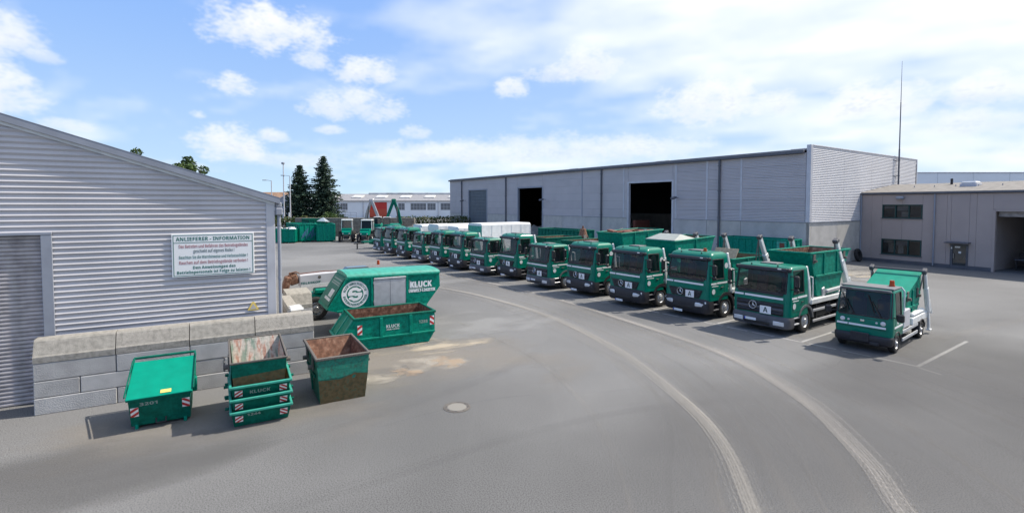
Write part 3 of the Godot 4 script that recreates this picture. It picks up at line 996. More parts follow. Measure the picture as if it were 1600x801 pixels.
# ---------------------------------------------------------------- office and workshop block
func office():
	var o := thing("office_block", "grey two-storey office and workshop block with low roof at the right edge", "building", OFFICE_AT, OFFICE_TURN)
	var W := 22.0
	var eave := 6.45
	# vertical wall panels, 15 mm joints, cut round the openings
	var xs := [0.0, 1.0, 1.89, 3.55, 5.12, 6.9, 7.2, 8.44, 8.9, 9.94]
	for i in xs.size() - 1:
		var x0: float = xs[i] + (0.006 if i else 0.0)
		var x1: float = xs[i + 1] - 0.006
		var parts := [[0.32, eave]]
		if i == 2 or i == 3:
			parts = [[0.32, 0.79], [2.26, 4.22], [5.5, eave]]
		if i == 6:
			parts = [[2.12, eave]]
		for p in parts:
			var b := B.new()
			b.span(x0, x1, p[0], p[1], -0.18, 0.0, 0.006)
			obj("wall_panel", b, M.clad_office, o)
	var b := B.new()
	b.span(9.946, 20.0, 5.12, eave, -0.18, 0.0)
	b.span(16.0, W, 0.32, 5.11, -0.18, 0.0)
	b.span(20.006, W, 5.12, eave, -0.18, 0.0)
	obj("wall_panel", b, M.clad_office, o)
	b = B.new()
	for q in [[0.0, 7.2], [8.44, 9.94], [16.0, W]]:
		b = B.new()
		b.span(q[0], q[1], 0, 0.31, -0.2, 0.03, 0.01)
		obj("plinth", b, M.trim_dark, o)
	# shell: left wall, back wall, floor slab between the storeys, partition
	b = B.new()
	b.span(0, 0.2, 0, eave, -16, -0.19)
	b.span(0.21, W, 0, eave, -16, -15.8)
	b.span(W - 0.2, W, 0, eave, -15.79, -0.19)
	b.span(9.5, 9.7, 0, eave, -15.79, -0.19)
	b.span(0.21, 9.49, 3.1, 3.3, -6, -0.19)
	b.span(0.21, 9.49, 0, eave, -6.2, -6.01)
	obj("inner_wall", b, M.clad_office, o)
	b = B.new()
	b.span(9.71, W - 0.21, 0, 5.8, -15.7, -15.5)
	obj("workshop_back_wall", b, M.concrete, o)
	# windows
	for q in [[4.22, 5.5], [0.79, 2.26]]:
		b = B.new()
		var f := 0.09
		b.span(1.89, 5.12, q[0], q[0] + f, -0.14, 0.025)
		b.span(1.89, 5.12, q[1] - f, q[1], -0.14, 0.025)
		for x in [1.89, 2.95, 4.03, 5.12 - f]:
			b.span(x, x + f, q[0] + f, q[1] - f, -0.14, 0.025)
		var wf := obj("window", b, M.ink, o)
		for k in 3:
			b = B.new()
			b.span(1.98 + k * 1.07, 2.93 + k * 1.07, q[0] + f, q[1] - f, -0.085, -0.07)
			obj("pane", b, M.glass, wf)
		b = B.new()
		b.span(1.8, 5.2, q[0] - 0.05, q[0] - 0.005, -0.1, 0.09)
		obj("sill", b, M.trim_dark, wf)
		for k in 9:
			# slatted blind, let down a little way in each storey
			b = B.new()
			var dn: float = [0.25, 0.45, 0.1][k / 3]
			b.span(1.99 + (k / 3) * 1.07, 2.92 + (k / 3) * 1.07, q[1] - f - dn * (k % 3 + 1) / 3.0 - 0.02, q[1] - f - dn * (k % 3) / 3.0 - 0.03, -0.2, -0.17)
			obj("blind_slat", b, M.trim_light, wf)
		b = B.new()
		if q[0] < 2.0:
			b.span(3.06, 3.5, q[0] + 0.1, q[0] + 1.0, -0.6, -0.55)
			b.span(2.1, 2.75, q[0] + 0.15, q[0] + 1.3, -0.9, -0.88)
		else:
			b.span(3.2, 3.9, q[0] + 0.15, q[0] + 0.6, -0.7, -0.66)
		obj("paper_sheet", b, M.white_clean, wf)
	# entrance door with its canopy
	b = B.new()
	b.span(7.206, 7.36, 0, 2.11, -0.15, -0.02)
	b.span(8.28, 8.434, 0, 2.11, -0.15, -0.02)
	b.span(7.365, 8.275, 1.98, 2.11, -0.15, -0.02)
	b.span(7.365, 8.275, 0.02, 0.3, -0.15, -0.02)
	var dr := obj("entrance_door", b, M.trim_dark, o)
	b = B.new()
	b.span(7.365, 8.275, 0.31, 1.97, -0.11, -0.095)
	obj("pane", b, M.window_glass, dr)
	b = B.new()
	b.bar(Vector3(7.45, 0.9, 0.02), Vector3(7.45, 1.3, 0.02), 0.03, 0.03)
	obj("handle", b, M.steel, dr)
	b = B.new()
	b.span(7.5, 7.86, 1.8, 1.92, -0.09, -0.08)
	b.span(7.75, 7.93, 1.32, 1.5, -0.09, -0.08)
	b.span(7.25, 7.34, 1.68, 1.84, -0.02, -0.01)
	obj("door_notice", b, M.white_clean, dr)
	b = B.new()
	b.box(Vector3(7.8, 2.26, 0.35), Vector3(1.6, 0.06, 0.8), 0.01, Basis(Vector3.RIGHT, 0.08))
	obj("canopy", b, M.trim_dark, o)
	# the workshop gateway
	b = B.new()
	b.span(9.942, 10.1, 0, 5.1, -0.24, 0.03)
	b.span(15.84, 15.99, 0, 5.1, -0.24, 0.03)
	b.span(10.106, 15.83, 4.95, 5.11, -0.24, 0.03)
	obj("gateway_frame", b, M.clad_office, o)
	for k in 5:
		b = B.new()
		b.span(10.11, 15.83, 4.52 + k * 0.085, 4.595 + k * 0.085, -0.6 - k * 0.02, -0.5, 0.01)
		obj("door_slat", b, M.shutter, o)
	# downpipes, gutter, roof
	for x in [0.08, 6.03]:
		b = B.new()
		b.cone(Vector3(x, 0.1, 0.09), Vector3(x, eave, 0.09), 0.055, 0.055, 10)
		for y in [0.9, 2.9, 4.9]:
			b.span(x - 0.08, x + 0.08, y - 0.025, y + 0.025, 0, 0.16)
		obj("downpipe", b, M.trim_grey, o)
	b = B.new()
	b.span(-0.12, W, eave + 0.02, eave + 0.19, 0.0, 0.2, 0.03)
	obj("gutter", b, M.trim_dark, o)
	b = B.new(Transform3D(Basis(Vector3.UP, PI / 2), Vector3.ZERO))
	b.prism(PackedVector2Array([Vector2(-0.01, eave + 0.06), Vector2(-0.01, eave + 0.22), Vector2(6.3, eave + 1.14), Vector2(16.2, eave + 0.25), Vector2(16.2, eave + 0.02), Vector2(6.3, eave + 0.9)]), -0.15, W)
	obj("roof", b, M.roof_brown, o)
	b = B.new(Transform3D(Basis(Vector3.UP, PI / 2), Vector3.ZERO))
	b.prism(PackedVector2Array([Vector2(0.2, eave + 0.01), Vector2(15.9, eave + 0.01), Vector2(6.3, eave + 0.88)]), 0.0, 0.2)
	obj("gable_infill", b, M.clad_office, o)
	b = B.new()
	b.box(Vector3(7.2, eave + 0.78, -3.6), Vector3(1.2, 0.34, 1.2), 0.04)
	var dome := obj("skylight_curb", b, M.trim_light, o)
	b = B.new()
	b.box(Vector3(7.2, eave + 1.02, -3.6), Vector3(1.08, 0.22, 1.08), 0.1)
	obj("skylight_dome", b, M.white_tarp, dome)
	b = B.new()
	b.cone(Vector3(5.3, eave + 0.8, -5.0), Vector3(5.3, eave + 1.5, -5.0), 0.1, 0.1, 10)
	obj("vent_pipe", b, M.plastic, o)
	b = B.new()
	b.span(12.0, W, eave + 0.9, eave + 1.42, -8.0, -5.9, 0.03)
	obj("roof_curb", b, M.trim_dark, o)
	for x in [12.5, 14.2]:
		b = B.new()
		b.cone(Vector3(x, eave + 1.4, -6.4), Vector3(x, eave + 3.7, -6.4), 0.02, 0.012, 6)
		obj("aerial", b, M.trim_grey, o)
	for k in 7:
		b = B.new()
		b.cone(Vector3(3.0 + k * 1.6, eave + 0.6, -3.4), Vector3(3.0 + k * 1.6, eave + 0.86, -3.4), 0.035, 0.035, 6)
		obj("snow_guard_post", b, M.trim_grey, o)
	b = B.new()
	b.box(Vector3(3.42, 6.12, 0.22), Vector3(0.62, 0.28, 0.4), 0.09)
	b.bar(Vector3(3.42, 6.2, 0.0), Vector3(3.42, 6.2, 0.1), 0.1, 0.1)
	obj("wall_lamp", b, M.trim_grey, o)
	# a sweeper-like green machine and clutter inside the workshop
	var mach := thing("workshop_vehicle", "dark green vehicle standing inside the workshop gateway", "vehicle", world(OFFICE_AT, OFFICE_TURN, Vector3(13.2, 0, -3.6)), OFFICE_TURN + 8)
	b = B.new()
	b.box(Vector3(0, 1.15, -1.0), Vector3(1.9, 1.0, 3.4), 0.12)
	b.box(Vector3(0, 1.95, 0.1), Vector3(1.7, 0.75, 1.3), 0.15)
	obj("body", b, M.green_dull, mach)
	b = B.new()
	b.box(Vector3(0, 1.95, 0.12), Vector3(1.5, 0.5, 1.32), 0.05)
	obj("windscreen", b, M.window_glass, mach)
	for x in [-0.85, 0.85]:
		for z in [0.2, -2.0]:
			wheel(mach, Vector3(x, 0.42, z), 0.42, 0.28, sign(x))
		b = B.new()
		b.cone(Vector3(x * 0.75, 1.2, 0.68), Vector3(x * 0.75, 1.2, 0.73), 0.1, 0.1, 12)
		obj("headlight", b, M.lamp_glass, mach)
	var bench := thing("workbench", "dark cluttered workbench just inside the workshop gateway, left of the vehicle", "workbench", world(OFFICE_AT, OFFICE_TURN, Vector3(11.0, 0, -5.0)), OFFICE_TURN)
	b = B.new()
	b.span(-0.5, 0.5, 0.85, 0.95, -2.2, 2.2, 0.01)
	obj("bench_top", b, M.trim_dark, bench)
	for z in [-2.0, 2.0]:
		for x in [-0.42, 0.42]:
			b = B.new()
			b.span(x - 0.04, x + 0.04, 0, 0.849, z - 0.04, z + 0.04)
			obj("leg", b, M.chassis, bench)
	b = B.new()
	b.box(Vector3(-0.1, 1.2, 1.4), Vector3(0.5, 0.48, 0.5), 0.02)
	b.box(Vector3(0.1, 1.15, -0.2), Vector3(0.4, 0.38, 0.7), 0.02)
	obj("toolbox", b, M.mirror_back, bench)


# ---------------------------------------------------------------- corrugated shed
func shed():
	var s := thing("corrugated_shed", "big shed with horizontal silver corrugated cladding and sloping verge on the left", "shed", world(SHED_AT, SHED_TURN, Vector3(0, 0, -1.0)), SHED_TURN)
	var slope := 0.328
	var top := 5.56 + slope * 5.85     # roof underside at x = 0
	var under := Vector2(top / slope, -1.0 / slope)   # x of the underside at height y
	var lft := -7.5
	# cladding: beside the door and above it
	var b := B.new()
	b.ledged(Vector2(0.27, 0), Vector2(5.6, 0), 0.0, 31, 0.03, 0.153, 0.048)
	obj("cladding_sheet", b, M.clad_shed, s)
	b = B.new()
	var y0 := 4.743
	b.ledged(Vector2(lft, 0), Vector2(5.6, 0), y0, 5, 0.03, 0.153, 0.048)
	var y1 := y0 + 0.153 * 5
	b.ledged(Vector2(lft, 0), under, y1, 29, 0.03, 0.153, 0.048)
	obj("cladding_sheet", b, M.clad_shed, s)
	# corner trim, inner shell
	b = B.new()
	b.span(5.6, 5.86, 0, 5.63, -0.3, 0.035, 0.01)
	obj("corner_trim", b, M.trim_light, s)
	b = B.new()
	b.prism(PackedVector2Array([Vector2(0.28, 0), Vector2(5.59, 0), Vector2(5.59, 5.55), Vector2(lft, top - slope * lft - 0.1), Vector2(lft, 4.78), Vector2(0.28, 4.78)]), -0.2, -0.05)
	b.span(lft, lft + 0.2, 0, 9.9, -22, -0.21)
	b.span(lft, 5.85, 0, 5.5, -22.2, -22.01)
	obj("inner_wall", b, M.dark_in, s)
	b = B.new(Transform3D(Basis(Vector3.UP, PI / 2), Vector3(5.85, 0, 0)))
	b.span(0.31, 22, 0, 5.45, -0.25, -0.03)
	b.ribbed(Vector2(0.31, 0), Vector2(22, 0), 0.0, 5.4, -0.01, 0.153, 0.04, 6)
	obj("side_cladding", b, M.clad_shed, s)
	# roller door of slats
	for k in 42:
		b = B.new()
		b.span(-4.6, 0.05, k * 0.111 + 0.003, (k + 1) * 0.111 - 0.003, -0.2, -0.1, 0.035)
		obj("door_slat", b, M.shutter, s)
	b = B.new()
	b.span(0.03, 0.27, 0, 4.66, -0.19, 0.05, 0.01)
	b.span(-4.9, 0.27, 4.665, 4.75, -0.19, 0.055, 0.01)
	b.span(-4.9, -4.62, 0, 4.66, -0.19, 0.05, 0.01)
	obj("door_frame", b, M.trim_grey, s)
	# roof and verge
	b = B.new()
	var xr := 6.02
	var f := func(x, d): return Vector2(x, top - slope * x + d)
	b.prism(PackedVector2Array([f.call(lft - 0.3, 0.04), f.call(xr, 0.04), f.call(xr, 0.17), f.call(lft - 0.3, 0.17)]), -22.3, 0.08)
	obj("roof", b, M.roof_grey, s)
	b = B.new()
	b.prism(PackedVector2Array([f.call(lft - 0.3, 0.015), f.call(xr, 0.015), f.call(xr, 0.2), f.call(lft - 0.3, 0.2)]), 0.083, 0.16)
	b.prism(PackedVector2Array([f.call(lft - 0.3, 0.205), f.call(xr, 0.205), f.call(xr, 0.225), f.call(lft - 0.3, 0.225)]), -0.25, 0.165)
	obj("verge_flashing", b, M.trim_grey, s)
	b = B.new()
	b.prism(PackedVector2Array([f.call(lft - 0.3, -0.075), f.call(xr - 0.16, -0.075), f.call(xr - 0.16, 0.012), f.call(lft - 0.3, 0.012)]), 0.0, 0.07)
	obj("verge_strip", b, M.white, s)
	# gutter, hopper and downpipe at the corner
	b = B.new()
	b.span(5.87, 6.08, 5.4, 5.58, -22, 0.02, 0.03)
	obj("gutter", b, M.trim_grey, s)
	b = B.new()
	b.span(5.88, 6.1, 5.15, 5.39, -0.16, 0.1, 0.03)
	b.cone(Vector3(5.99, 0.05, -0.03), Vector3(5.99, 5.15, -0.03), 0.055, 0.055, 12)
	for y in [1.2, 3.0, 4.8]:
		b.cone(Vector3(5.99, y, -0.03), Vector3(5.99, y + 0.09, -0.03), 0.066, 0.066, 12)
	obj("downpipe", b, M.trim_grey, s)
	# notice board
	var n := thing("notice_board", "white delivery information board with green and red German lettering on the shed", "sign", world(SHED_AT, SHED_TURN, Vector3(4.115, 3.94, -0.945)), SHED_TURN)
	b = B.new()
	b.box(Vector3(0, 0, 0), Vector3(2.23, 1.33, 0.03), 0.008)
	obj("board", b, M.white_clean, n)
	b = B.new()
	for y in [-0.62, 0.62]:
		b.span(-1.075, 1.075, y - 0.008, y + 0.008, 0.015, 0.019)
	for x in [-1.067, 1.067]:
		b.span(x - 0.008, x + 0.008, -0.611, 0.611, 0.015, 0.019)
	b.span(-1.058, 1.058, 0.385, 0.4, 0.015, 0.019)
	obj("printed_border", b, M.ink_green, n)
	var z := 0.017
	write("ANLIEFERER - INFORMATION", Vector3(0, 0.5, z), 0.11, M.ink_green, n, 1.98)
	write("Das Betreten und Befahren des Betriebsgeländes", Vector3(0, 0.275, z), 0.10, M.ink_red, n, 2.0, Basis(), "lettering", false)
	write("geschieht auf eigenes Risiko !", Vector3(0, 0.125, z), 0.10, M.ink, n, 1.2, Basis(), "lettering", false)
	write("Beachten Sie die Warnhinweise und Verbotsschilder !", Vector3(0, -0.06, z), 0.095, M.ink_green, n, 2.0, Basis(), "lettering", false)
	write("Rauchen auf dem Betriebsgelände verboten !", Vector3(0, -0.225, z), 0.10, M.ink_red, n, 2.0, Basis(), "lettering", false)
	write("Den Anweisungen des", Vector3(0, -0.385, z), 0.09, M.ink_green, n, 1.15)
	write("Betriebspersonals ist Folge zu leisten !", Vector3(0, -0.525, z), 0.09, M.ink_green, n, 1.98)
	# small triangular sign
	var tr := thing("warning_triangle", "small pale yellow triangular sign low on the shed near its corner", "sign", world(SHED_AT, SHED_TURN, Vector3(5.17, 2.18, -0.95)), SHED_TURN)
	b = B.new()
	b.prism(PackedVector2Array([Vector2(-0.17, -0.12), Vector2(0.17, -0.12), Vector2(0.03, 0.15), Vector2(-0.03, 0.15)]), -0.012, 0.0)
	obj("plate", b, M.yellow, tr)
	b = B.new()
	b.prism(PackedVector2Array([Vector2(-0.1, -0.085), Vector2(0.1, -0.085), Vector2(0, 0.09)]), 0.0, 0.003)
	obj("inner_field", b, M.concrete_warm, tr)


# ---------------------------------------------------------------- wall of big concrete blocks
func block_wall():
	var w := thing("block_wall", "low wall of stacked concrete blocks with bevelled coping in front of the shed", "wall", SHED_AT, SHED_TURN)
	var r := RandomNumberGenerator.new()
	r.seed = 3
	var mats := [M.block_a, M.block_b, M.block_c]
	var rows := [[0.0, 0.44], [0.44, 0.88], [0.88, 1.36]]
	for i in 3:
		var cut := [0.0, 1.73, 3.45, 5.17, 6.89] if i != 1 else [0.0, 0.95, 2.6, 4.32, 6.03, 6.89]
		for k in cut.size() - 1:
			var b := B.new()
			b.span(cut[k] + 0.008, cut[k + 1] - 0.008, rows[i][0] + (0.006 if i else 0.0), rows[i][1] - 0.006, -0.6 + r.randf_range(-0.01, 0.01), r.randf_range(-0.012, 0.012), 0.016)
			obj("block", b, mats[r.randi() % 3], w)
	for k in 4:
		coping(w, Transform3D(Basis(Vector3.UP, PI / 2), Vector3(0.01 + k * 1.7225, 0, 0)), 1.7025, 0.6, M.cap_stone if k % 2 == 0 else M.cap_rough, 0.02 * (k % 2))
	# return along the shed's side and the higher end block
	for i in 3:
		for k in 2:
			var b := B.new()
			b.span(6.2, 6.78, rows[i][0] + (0.006 if i else 0.0), rows[i][1] - 0.006, -0.62 - k * 1.7, -0.62 - (k + 1) * 1.7 + 0.014, 0.016)
			obj("block", b, mats[r.randi() % 3], w)
	for k in 2:
		coping(w, Transform3D(Basis(), Vector3(6.78, 0, -0.62 - (k + 1) * 1.7 + 0.014)), 1.686, 0.58, M.cap_rough if k else M.cap_stone, 0.0)
	var e := thing("end_block_stack", "short pile of pale concrete blocks beside the sloping nose of the compactor", "wall", SHED_AT, SHED_TURN)
	for i in 3:
		var b := B.new()
		b.span(6.5, 7.42, rows[i][0] + (0.006 if i else 0.0), rows[i][1] - 0.006, -5.7, -4.05, 0.016)
		obj("block", b, mats[(i + 1) % 3], e)
	coping(e, Transform3D(Basis(Vector3.UP, PI / 2), Vector3(6.5, 0, -4.05)), 0.92, 1.65, M.cap_stone, 0.0)
	# white slats left on the return coping
	for k in 5:
		var b := B.new()
		b.box(Vector3(6.47 + 0.03 * (k % 2), 1.965, -0.8 - k * 0.19), Vector3(0.42, 0.02, 0.12), 0.005, Basis(Vector3.UP, 0.2 + 0.1 * k))
		obj("white_slat", b, M.white, w)


# bevelled coping: section in (depth, height), run along the local z of «at»
func coping(w: Node3D, at: Transform3D, length: float, depth: float, m: Material, rough: float):
	var b := B.new(at)
	var d := depth
	b.prism(PackedVector2Array([Vector2(0, 1.366), Vector2(0, 1.52 + rough), Vector2(-0.03, 1.56 + rough), Vector2(-0.17, 1.90), Vector2(-0.21, 1.945), Vector2(-d + 0.06, 1.95), Vector2(-d, 1.88), Vector2(-d, 1.366)]) if at.basis.is_equal_approx(Basis()) else PackedVector2Array([Vector2(0, 1.366), Vector2(0, 1.52 + rough), Vector2(0.03, 1.56 + rough), Vector2(0.17, 1.90), Vector2(0.21, 1.945), Vector2(d - 0.06, 1.95), Vector2(d, 1.88), Vector2(d, 1.366)]), 0, length)
	obj("coping", b, m, w)


# ---------------------------------------------------------------- lorries
func wheel(parent: Node3D, c: Vector3, r: float, w: float, side: float, bright := false, turn := Basis()):
	var ax := turn * Vector3(side, 0, 0)
	var b := B.new()
	var h := w / 2.0
	b.lathe([Vector2(r * 0.56, -h), Vector2(r * 0.9, -h), Vector2(r * 0.98, -h * 0.8), Vector2(r, -h * 0.55), Vector2(r, h * 0.55), Vector2(r * 0.98, h * 0.8), Vector2(r * 0.9, h), Vector2(r * 0.72, h * 1.02), Vector2(r * 0.57, h * 0.86)], c, ax, 24)
	var ty := obj("wheel", b, M.tyre, parent)
	b = B.new()
	b.lathe([Vector2(r * 0.58, h * 0.86), Vector2(r * 0.55, h * 0.9), Vector2(r * 0.5, h * 0.62), Vector2(r * 0.40, h * 0.55), Vector2(r * 0.33, h * 0.85), Vector2(r * 0.2, h * 0.95), Vector2(r * 0.17, h * 1.15), Vector2(0.0, h * 1.18)], c, ax, 24)
	obj("rim", b, M.alu if bright else M.steel, ty)
	b = B.new()
	for k in 8:
		var a := TAU * k / 8
		b.disc(c + turn * Vector3(side * (h * 0.595), cos(a) * r * 0.44, sin(a) * r * 0.44), ax, r * 0.05, 8)
	obj("rim_hole", b, M.mirror_back, ty)


# rounded shell from horizontal rings; quads marked as glass go into other meshes
func shell(rows: Array, hw: float, zr: float, rc: float, zs: Array, body: B, panes: Dictionary):
	var grid := []
	for r in rows:
		var w: float = hw - r[1]
		var zf: float = r[2]
		var c: float = maxf(0.02, rc - r[1] * 0.3)
		var line := []
		var zl := [zr + r[1] * 0.6]
		zl.append_array(zs)
		zl.append(zf - c)
		for z in zl:
			line.append(Vector3(-w, r[0], minf(z, zf - c)))
		for k in range(1, 4):
			var a := PI / 2 * k / 4.0
			line.append(Vector3(-w + c - c * cos(a), r[0], zf - c + c * sin(a)))
		for k in 5:
			var x := lerpf(-(w - c), w - c, k / 4.0)
			# the front is slightly crowned
			line.append(Vector3(x, r[0], zf + 0.03 * (1.0 - pow(x / (w - c), 2.0))))
		for k in range(3, 0, -1):
			var a := PI / 2 * k / 4.0
			line.append(Vector3(w - c + c * cos(a), r[0], zf - c + c * sin(a)))
		for k in range(zl.size() - 1, -1, -1):
			line.append(Vector3(w, r[0], minf(zl[k], zf - c)))
		grid.append(line)
	var n: int = grid[0].size()
	var nor := []
	for i in grid.size():
		var l := []
		for j in n:
			var du: Vector3 = grid[i][min(j + 1, n - 1)] - grid[i][max(j - 1, 0)]
			var dv: Vector3 = grid[min(i + 1, grid.size() - 1)][j] - grid[max(i - 1, 0)][j]
			var m := du.cross(dv).normalized()
			if m.dot(grid[i][j] - Vector3(0, grid[i][j].y, zr * 0.5)) < 0.0 and absf(m.y) < 0.9:
				m = -m
			if absf(m.y) >= 0.9 and m.y < 0:
				m = -m
			l.append(m)
		nor.append(l)
	for i in grid.size() - 1:
		for j in n - 1:
			var into := body
			var push := 0.0
			for k in panes:
				var q: Array = panes[k][0]
				if i >= q[0] and i < q[1] and j >= q[2] and j < q[3]:
					into = panes[k][1]
					push = 0.014
			var p := []
			var m := []
			for e in [[i, j], [i, j + 1], [i + 1, j + 1], [i + 1, j]]:
				m.append(nor[e[0]][e[1]])
				p.append(grid[e[0]][e[1]] - nor[e[0]][e[1]] * push)
			into.quad_n(p, m)
	for i in grid.size() - 1:
		body.poly([grid[i][0], grid[i][n - 1], grid[i + 1][n - 1], grid[i + 1][0]], Vector3(0, 0, -1))
	# roof
	var top: Array = grid[grid.size() - 1]
	var mid := Vector3.ZERO
	for p in top:
		mid += p
	mid /= top.size()
	mid.y += 0.025
	for j in n:
		body.poly([top[j], top[(j + 1) % n], mid], Vector3.UP)


func star(parent: Node3D, at: Vector3, r: float):
	var b := B.new(Transform3D(Basis(), at))
	var p := []
	for k in 25:
		p.append(Vector3(sin(TAU * k / 24) * r, cos(TAU * k / 24) * r, 0.012))
	b.tube(p, r * 0.09, 6)
	for k in 3:
		var a := TAU * k / 3.0
		var d := Vector3(sin(a), cos(a), 0)
		var s := Vector3(cos(a), -sin(a), 0) * r * 0.15
		b.poly([s, d * r, Vector3(0, 0, 0.03)], Vector3(0, 0, 1))
		b.poly([-s, d * r, Vector3(0, 0, 0.03)], Vector3(0, 0, 1))
	obj("star_emblem", b, M.chrome, parent)


func mirror(t: Node3D, sx: float, x: float, y: float, z: float):
	var b := B.new()
	b.box(Vector3(sx * x, y, z), Vector3(0.2, 0.52, 0.16), 0.05, Basis(Vector3.UP, sx * 0.25))
	b.box(Vector3(sx * x, y - 0.36, z), Vector3(0.2, 0.17, 0.16), 0.05, Basis(Vector3.UP, sx * 0.25))
	b.bar(Vector3(sx * (x - 0.32), y + 0.2, z - 0.12), Vector3(sx * x, y + 0.2, z), 0.035, 0.035)
	b.bar(Vector3(sx * (x - 0.32), y - 0.34, z - 0.12), Vector3(sx * x, y - 0.34, z), 0.035, 0.035)
	var o := obj("mirror", b, M.mirror_back, t)
	b = B.new()
	b.box(Vector3(sx * x, y, z - 0.087), Vector3(0.16, 0.44, 0.01), 0.0, Basis(Vector3.UP, sx * 0.25))
	obj("mirror_glass", b, M.chrome, o)


# kind: «slat» has a slatted grille and grey bumper, «visor» a dark bumper, deep lamps and rounded roof
func make_lorry(kind: String, arms: bool, beacon := false, tall := 0.0) -> Node3D:
	var slat := kind == "slat"
	var t := thing("skip_lorry", "green lorry", "lorry", Vector3.ZERO, 0, "green lorries parked in a row")
	var H := 0.0 if slat else 0.14 + tall
	var body := B.new()
	var ws := B.new()
	var wl := B.new()
	var wr := B.new()
	var rows: Array
	if slat:
		rows = [[0.80, 0.0, 0.0], [1.30, 0.0, 0.0], [1.52, 0.0, -0.005], [1.76, 0.004, -0.02], [2.25, 0.02, -0.10], [2.72, 0.045, -0.19], [2.80, 0.06, -0.22], [2.86, 0.11, -0.29], [2.89, 0.2, -0.40]]
	else:
		rows = [[0.92, 0.0, 0.0], [1.36, 0.0, 0.0], [1.68, 0.0, -0.01], [1.92, 0.005, -0.035], [2.40, 0.02, -0.12], [2.88 + tall, 0.05, -0.23], [3.02 + tall, 0.07, -0.28], [3.13 + tall, 0.13, -0.38], [3.20 + tall, 0.26, -0.55]]
	var zr := -1.62
	# columns: side 0-5, corner 6-8, front 9-13, corner 14-16, side 17-22
	shell(rows, 1.245, zr, 0.2, [-1.34, -1.22, -0.72, -0.40], body, {"f": [[3, 5, 8, 14], ws], "l": [[3, 5, 2, 4], wl], "r": [[3, 5, 18, 20], wr]})
	obj("cab", body, M.green, t)
	var wso := obj("windscreen", ws, M.glass, t)
	obj("side_window", wl, M.glass, t)
	obj("side_window", wr, M.glass, t)
	# black band round the windscreen
	var b := B.new()
	var y0: float = rows[3][0]
	var y1: float = rows[5][0]
	b.bar(Vector3(-1.0, y0 - 0.03, rows[3][2] + 0.026), Vector3(1.0, y0 - 0.03, rows[3][2] + 0.026), 0.03, 0.1, 0.01)
	for sx in [-1, 1]:
		b.bar(Vector3(sx * 1.075, y0, rows[3][2] - 0.015), Vector3(sx * 1.035, y1, rows[5][2] - 0.015), 0.03, 0.05, 0.008)
		# side window frames
		var x0: float = 1.245 - rows[3][1] + 0.004
		var x1: float = 1.245 - rows[5][1] + 0.004
		for q in [[-1.24, -1.24], [-0.39, -0.41]]:
			b.bar(Vector3(sx * x0, y0, q[0]), Vector3(sx * x1, y1, q[1]), 0.018, 0.05, 0.005)
		b.bar(Vector3(sx * x0, y0 + 0.01, -1.24), Vector3(sx * x0, y0 + 0.01, -0.38), 0.018, 0.05, 0.005)
		b.bar(Vector3(sx * x1, y1, -1.24), Vector3(sx * x1, y1, -0.38), 0.018, 0.05, 0.005)
	obj("window_seal", b, M.plastic, t)
	# sun visor
	b = B.new()
	var yv: float = y1 + 0.03
	b.box(Vector3(0, yv, rows[5][2] + 0.07), Vector3(2.16, 0.17, 0.10), 0.03, Basis(Vector3.RIGHT, -0.25))
	for sx in [-1, 1]:
		b.box(Vector3(sx * 1.12, yv, rows[5][2] - 0.02), Vector3(0.16, 0.16, 0.2), 0.04, Basis(Vector3.UP, sx * 0.7))
	obj("sun_visor", b, M.plastic, t)
	b = B.new()
	b.box(Vector3(0.78, yv + 0.04, rows[5][2] + 0.115), Vector3(0.16, 0.05, 0.04), 0.01)
	obj("marker_lamp", b, M.lamp_glass, t)
	# inside
	b = B.new()
	for sx in [-0.55, 0.55]:
		b.box(Vector3(sx, y0 - 0.15, -1.0), Vector3(0.52, 0.16, 0.5), 0.05)
		b.box(Vector3(sx, y0 + 0.25, -1.25), Vector3(0.5, 0.72, 0.14), 0.06, Basis(Vector3.RIGHT, -0.15))
		b.box(Vector3(sx, y0 + 0.68, -1.3), Vector3(0.3, 0.2, 0.1), 0.04)
	obj("seat", b, M.seat, t)
	b = B.new()
	b.box(Vector3(0, y0 - 0.12, -0.33), Vector3(2.3, 0.26, 0.42), 0.08)
	b.box(Vector3(0, y0 - 0.35, -0.9), Vector3(2.4, 0.04, 1.35))
	obj("dashboard", b, M.dash, t)
	b = B.new()
	var wc := Vector3(0.55, y0 + 0.06, -0.62)
	var ring := []
	for k in 17:
		ring.append(wc + Basis(Vector3.RIGHT, -0.6) * Vector3(sin(TAU * k / 16) * 0.22, 0, cos(TAU * k / 16) * 0.22))
	b.tube(ring, 0.018, 5)
	b.bar(wc, wc + Vector3(0, -0.2, 0.15), 0.06, 0.06)
	obj("steering_wheel", b, M.plastic, t)
	# stripes
	var ys := 1.56 if slat else 1.71
	b = B.new()
	b.box(Vector3(-0.92, ys, 0.022), Vector3(0.4, 0.085, 0.012), 0.0, Basis(Vector3.UP, 0.03))
	b.box(Vector3(0.18, ys, 0.030), Vector3(1.66, 0.085, 0.012))
	for sx in [-1, 1]:
		b.box(Vector3(sx * 1.248, ys + 0.02, -0.45), Vector3(0.008, 0.08, 0.42))
		b.box(Vector3(sx * 1.248, ys + 0.035, -1.12), Vector3(0.008, 0.08, 0.82))
		b.box(Vector3(sx * 1.248, ys - 0.1, -0.55), Vector3(0.008, 0.035, 0.5))
	obj("white_stripe", b, M.white_clean, t)
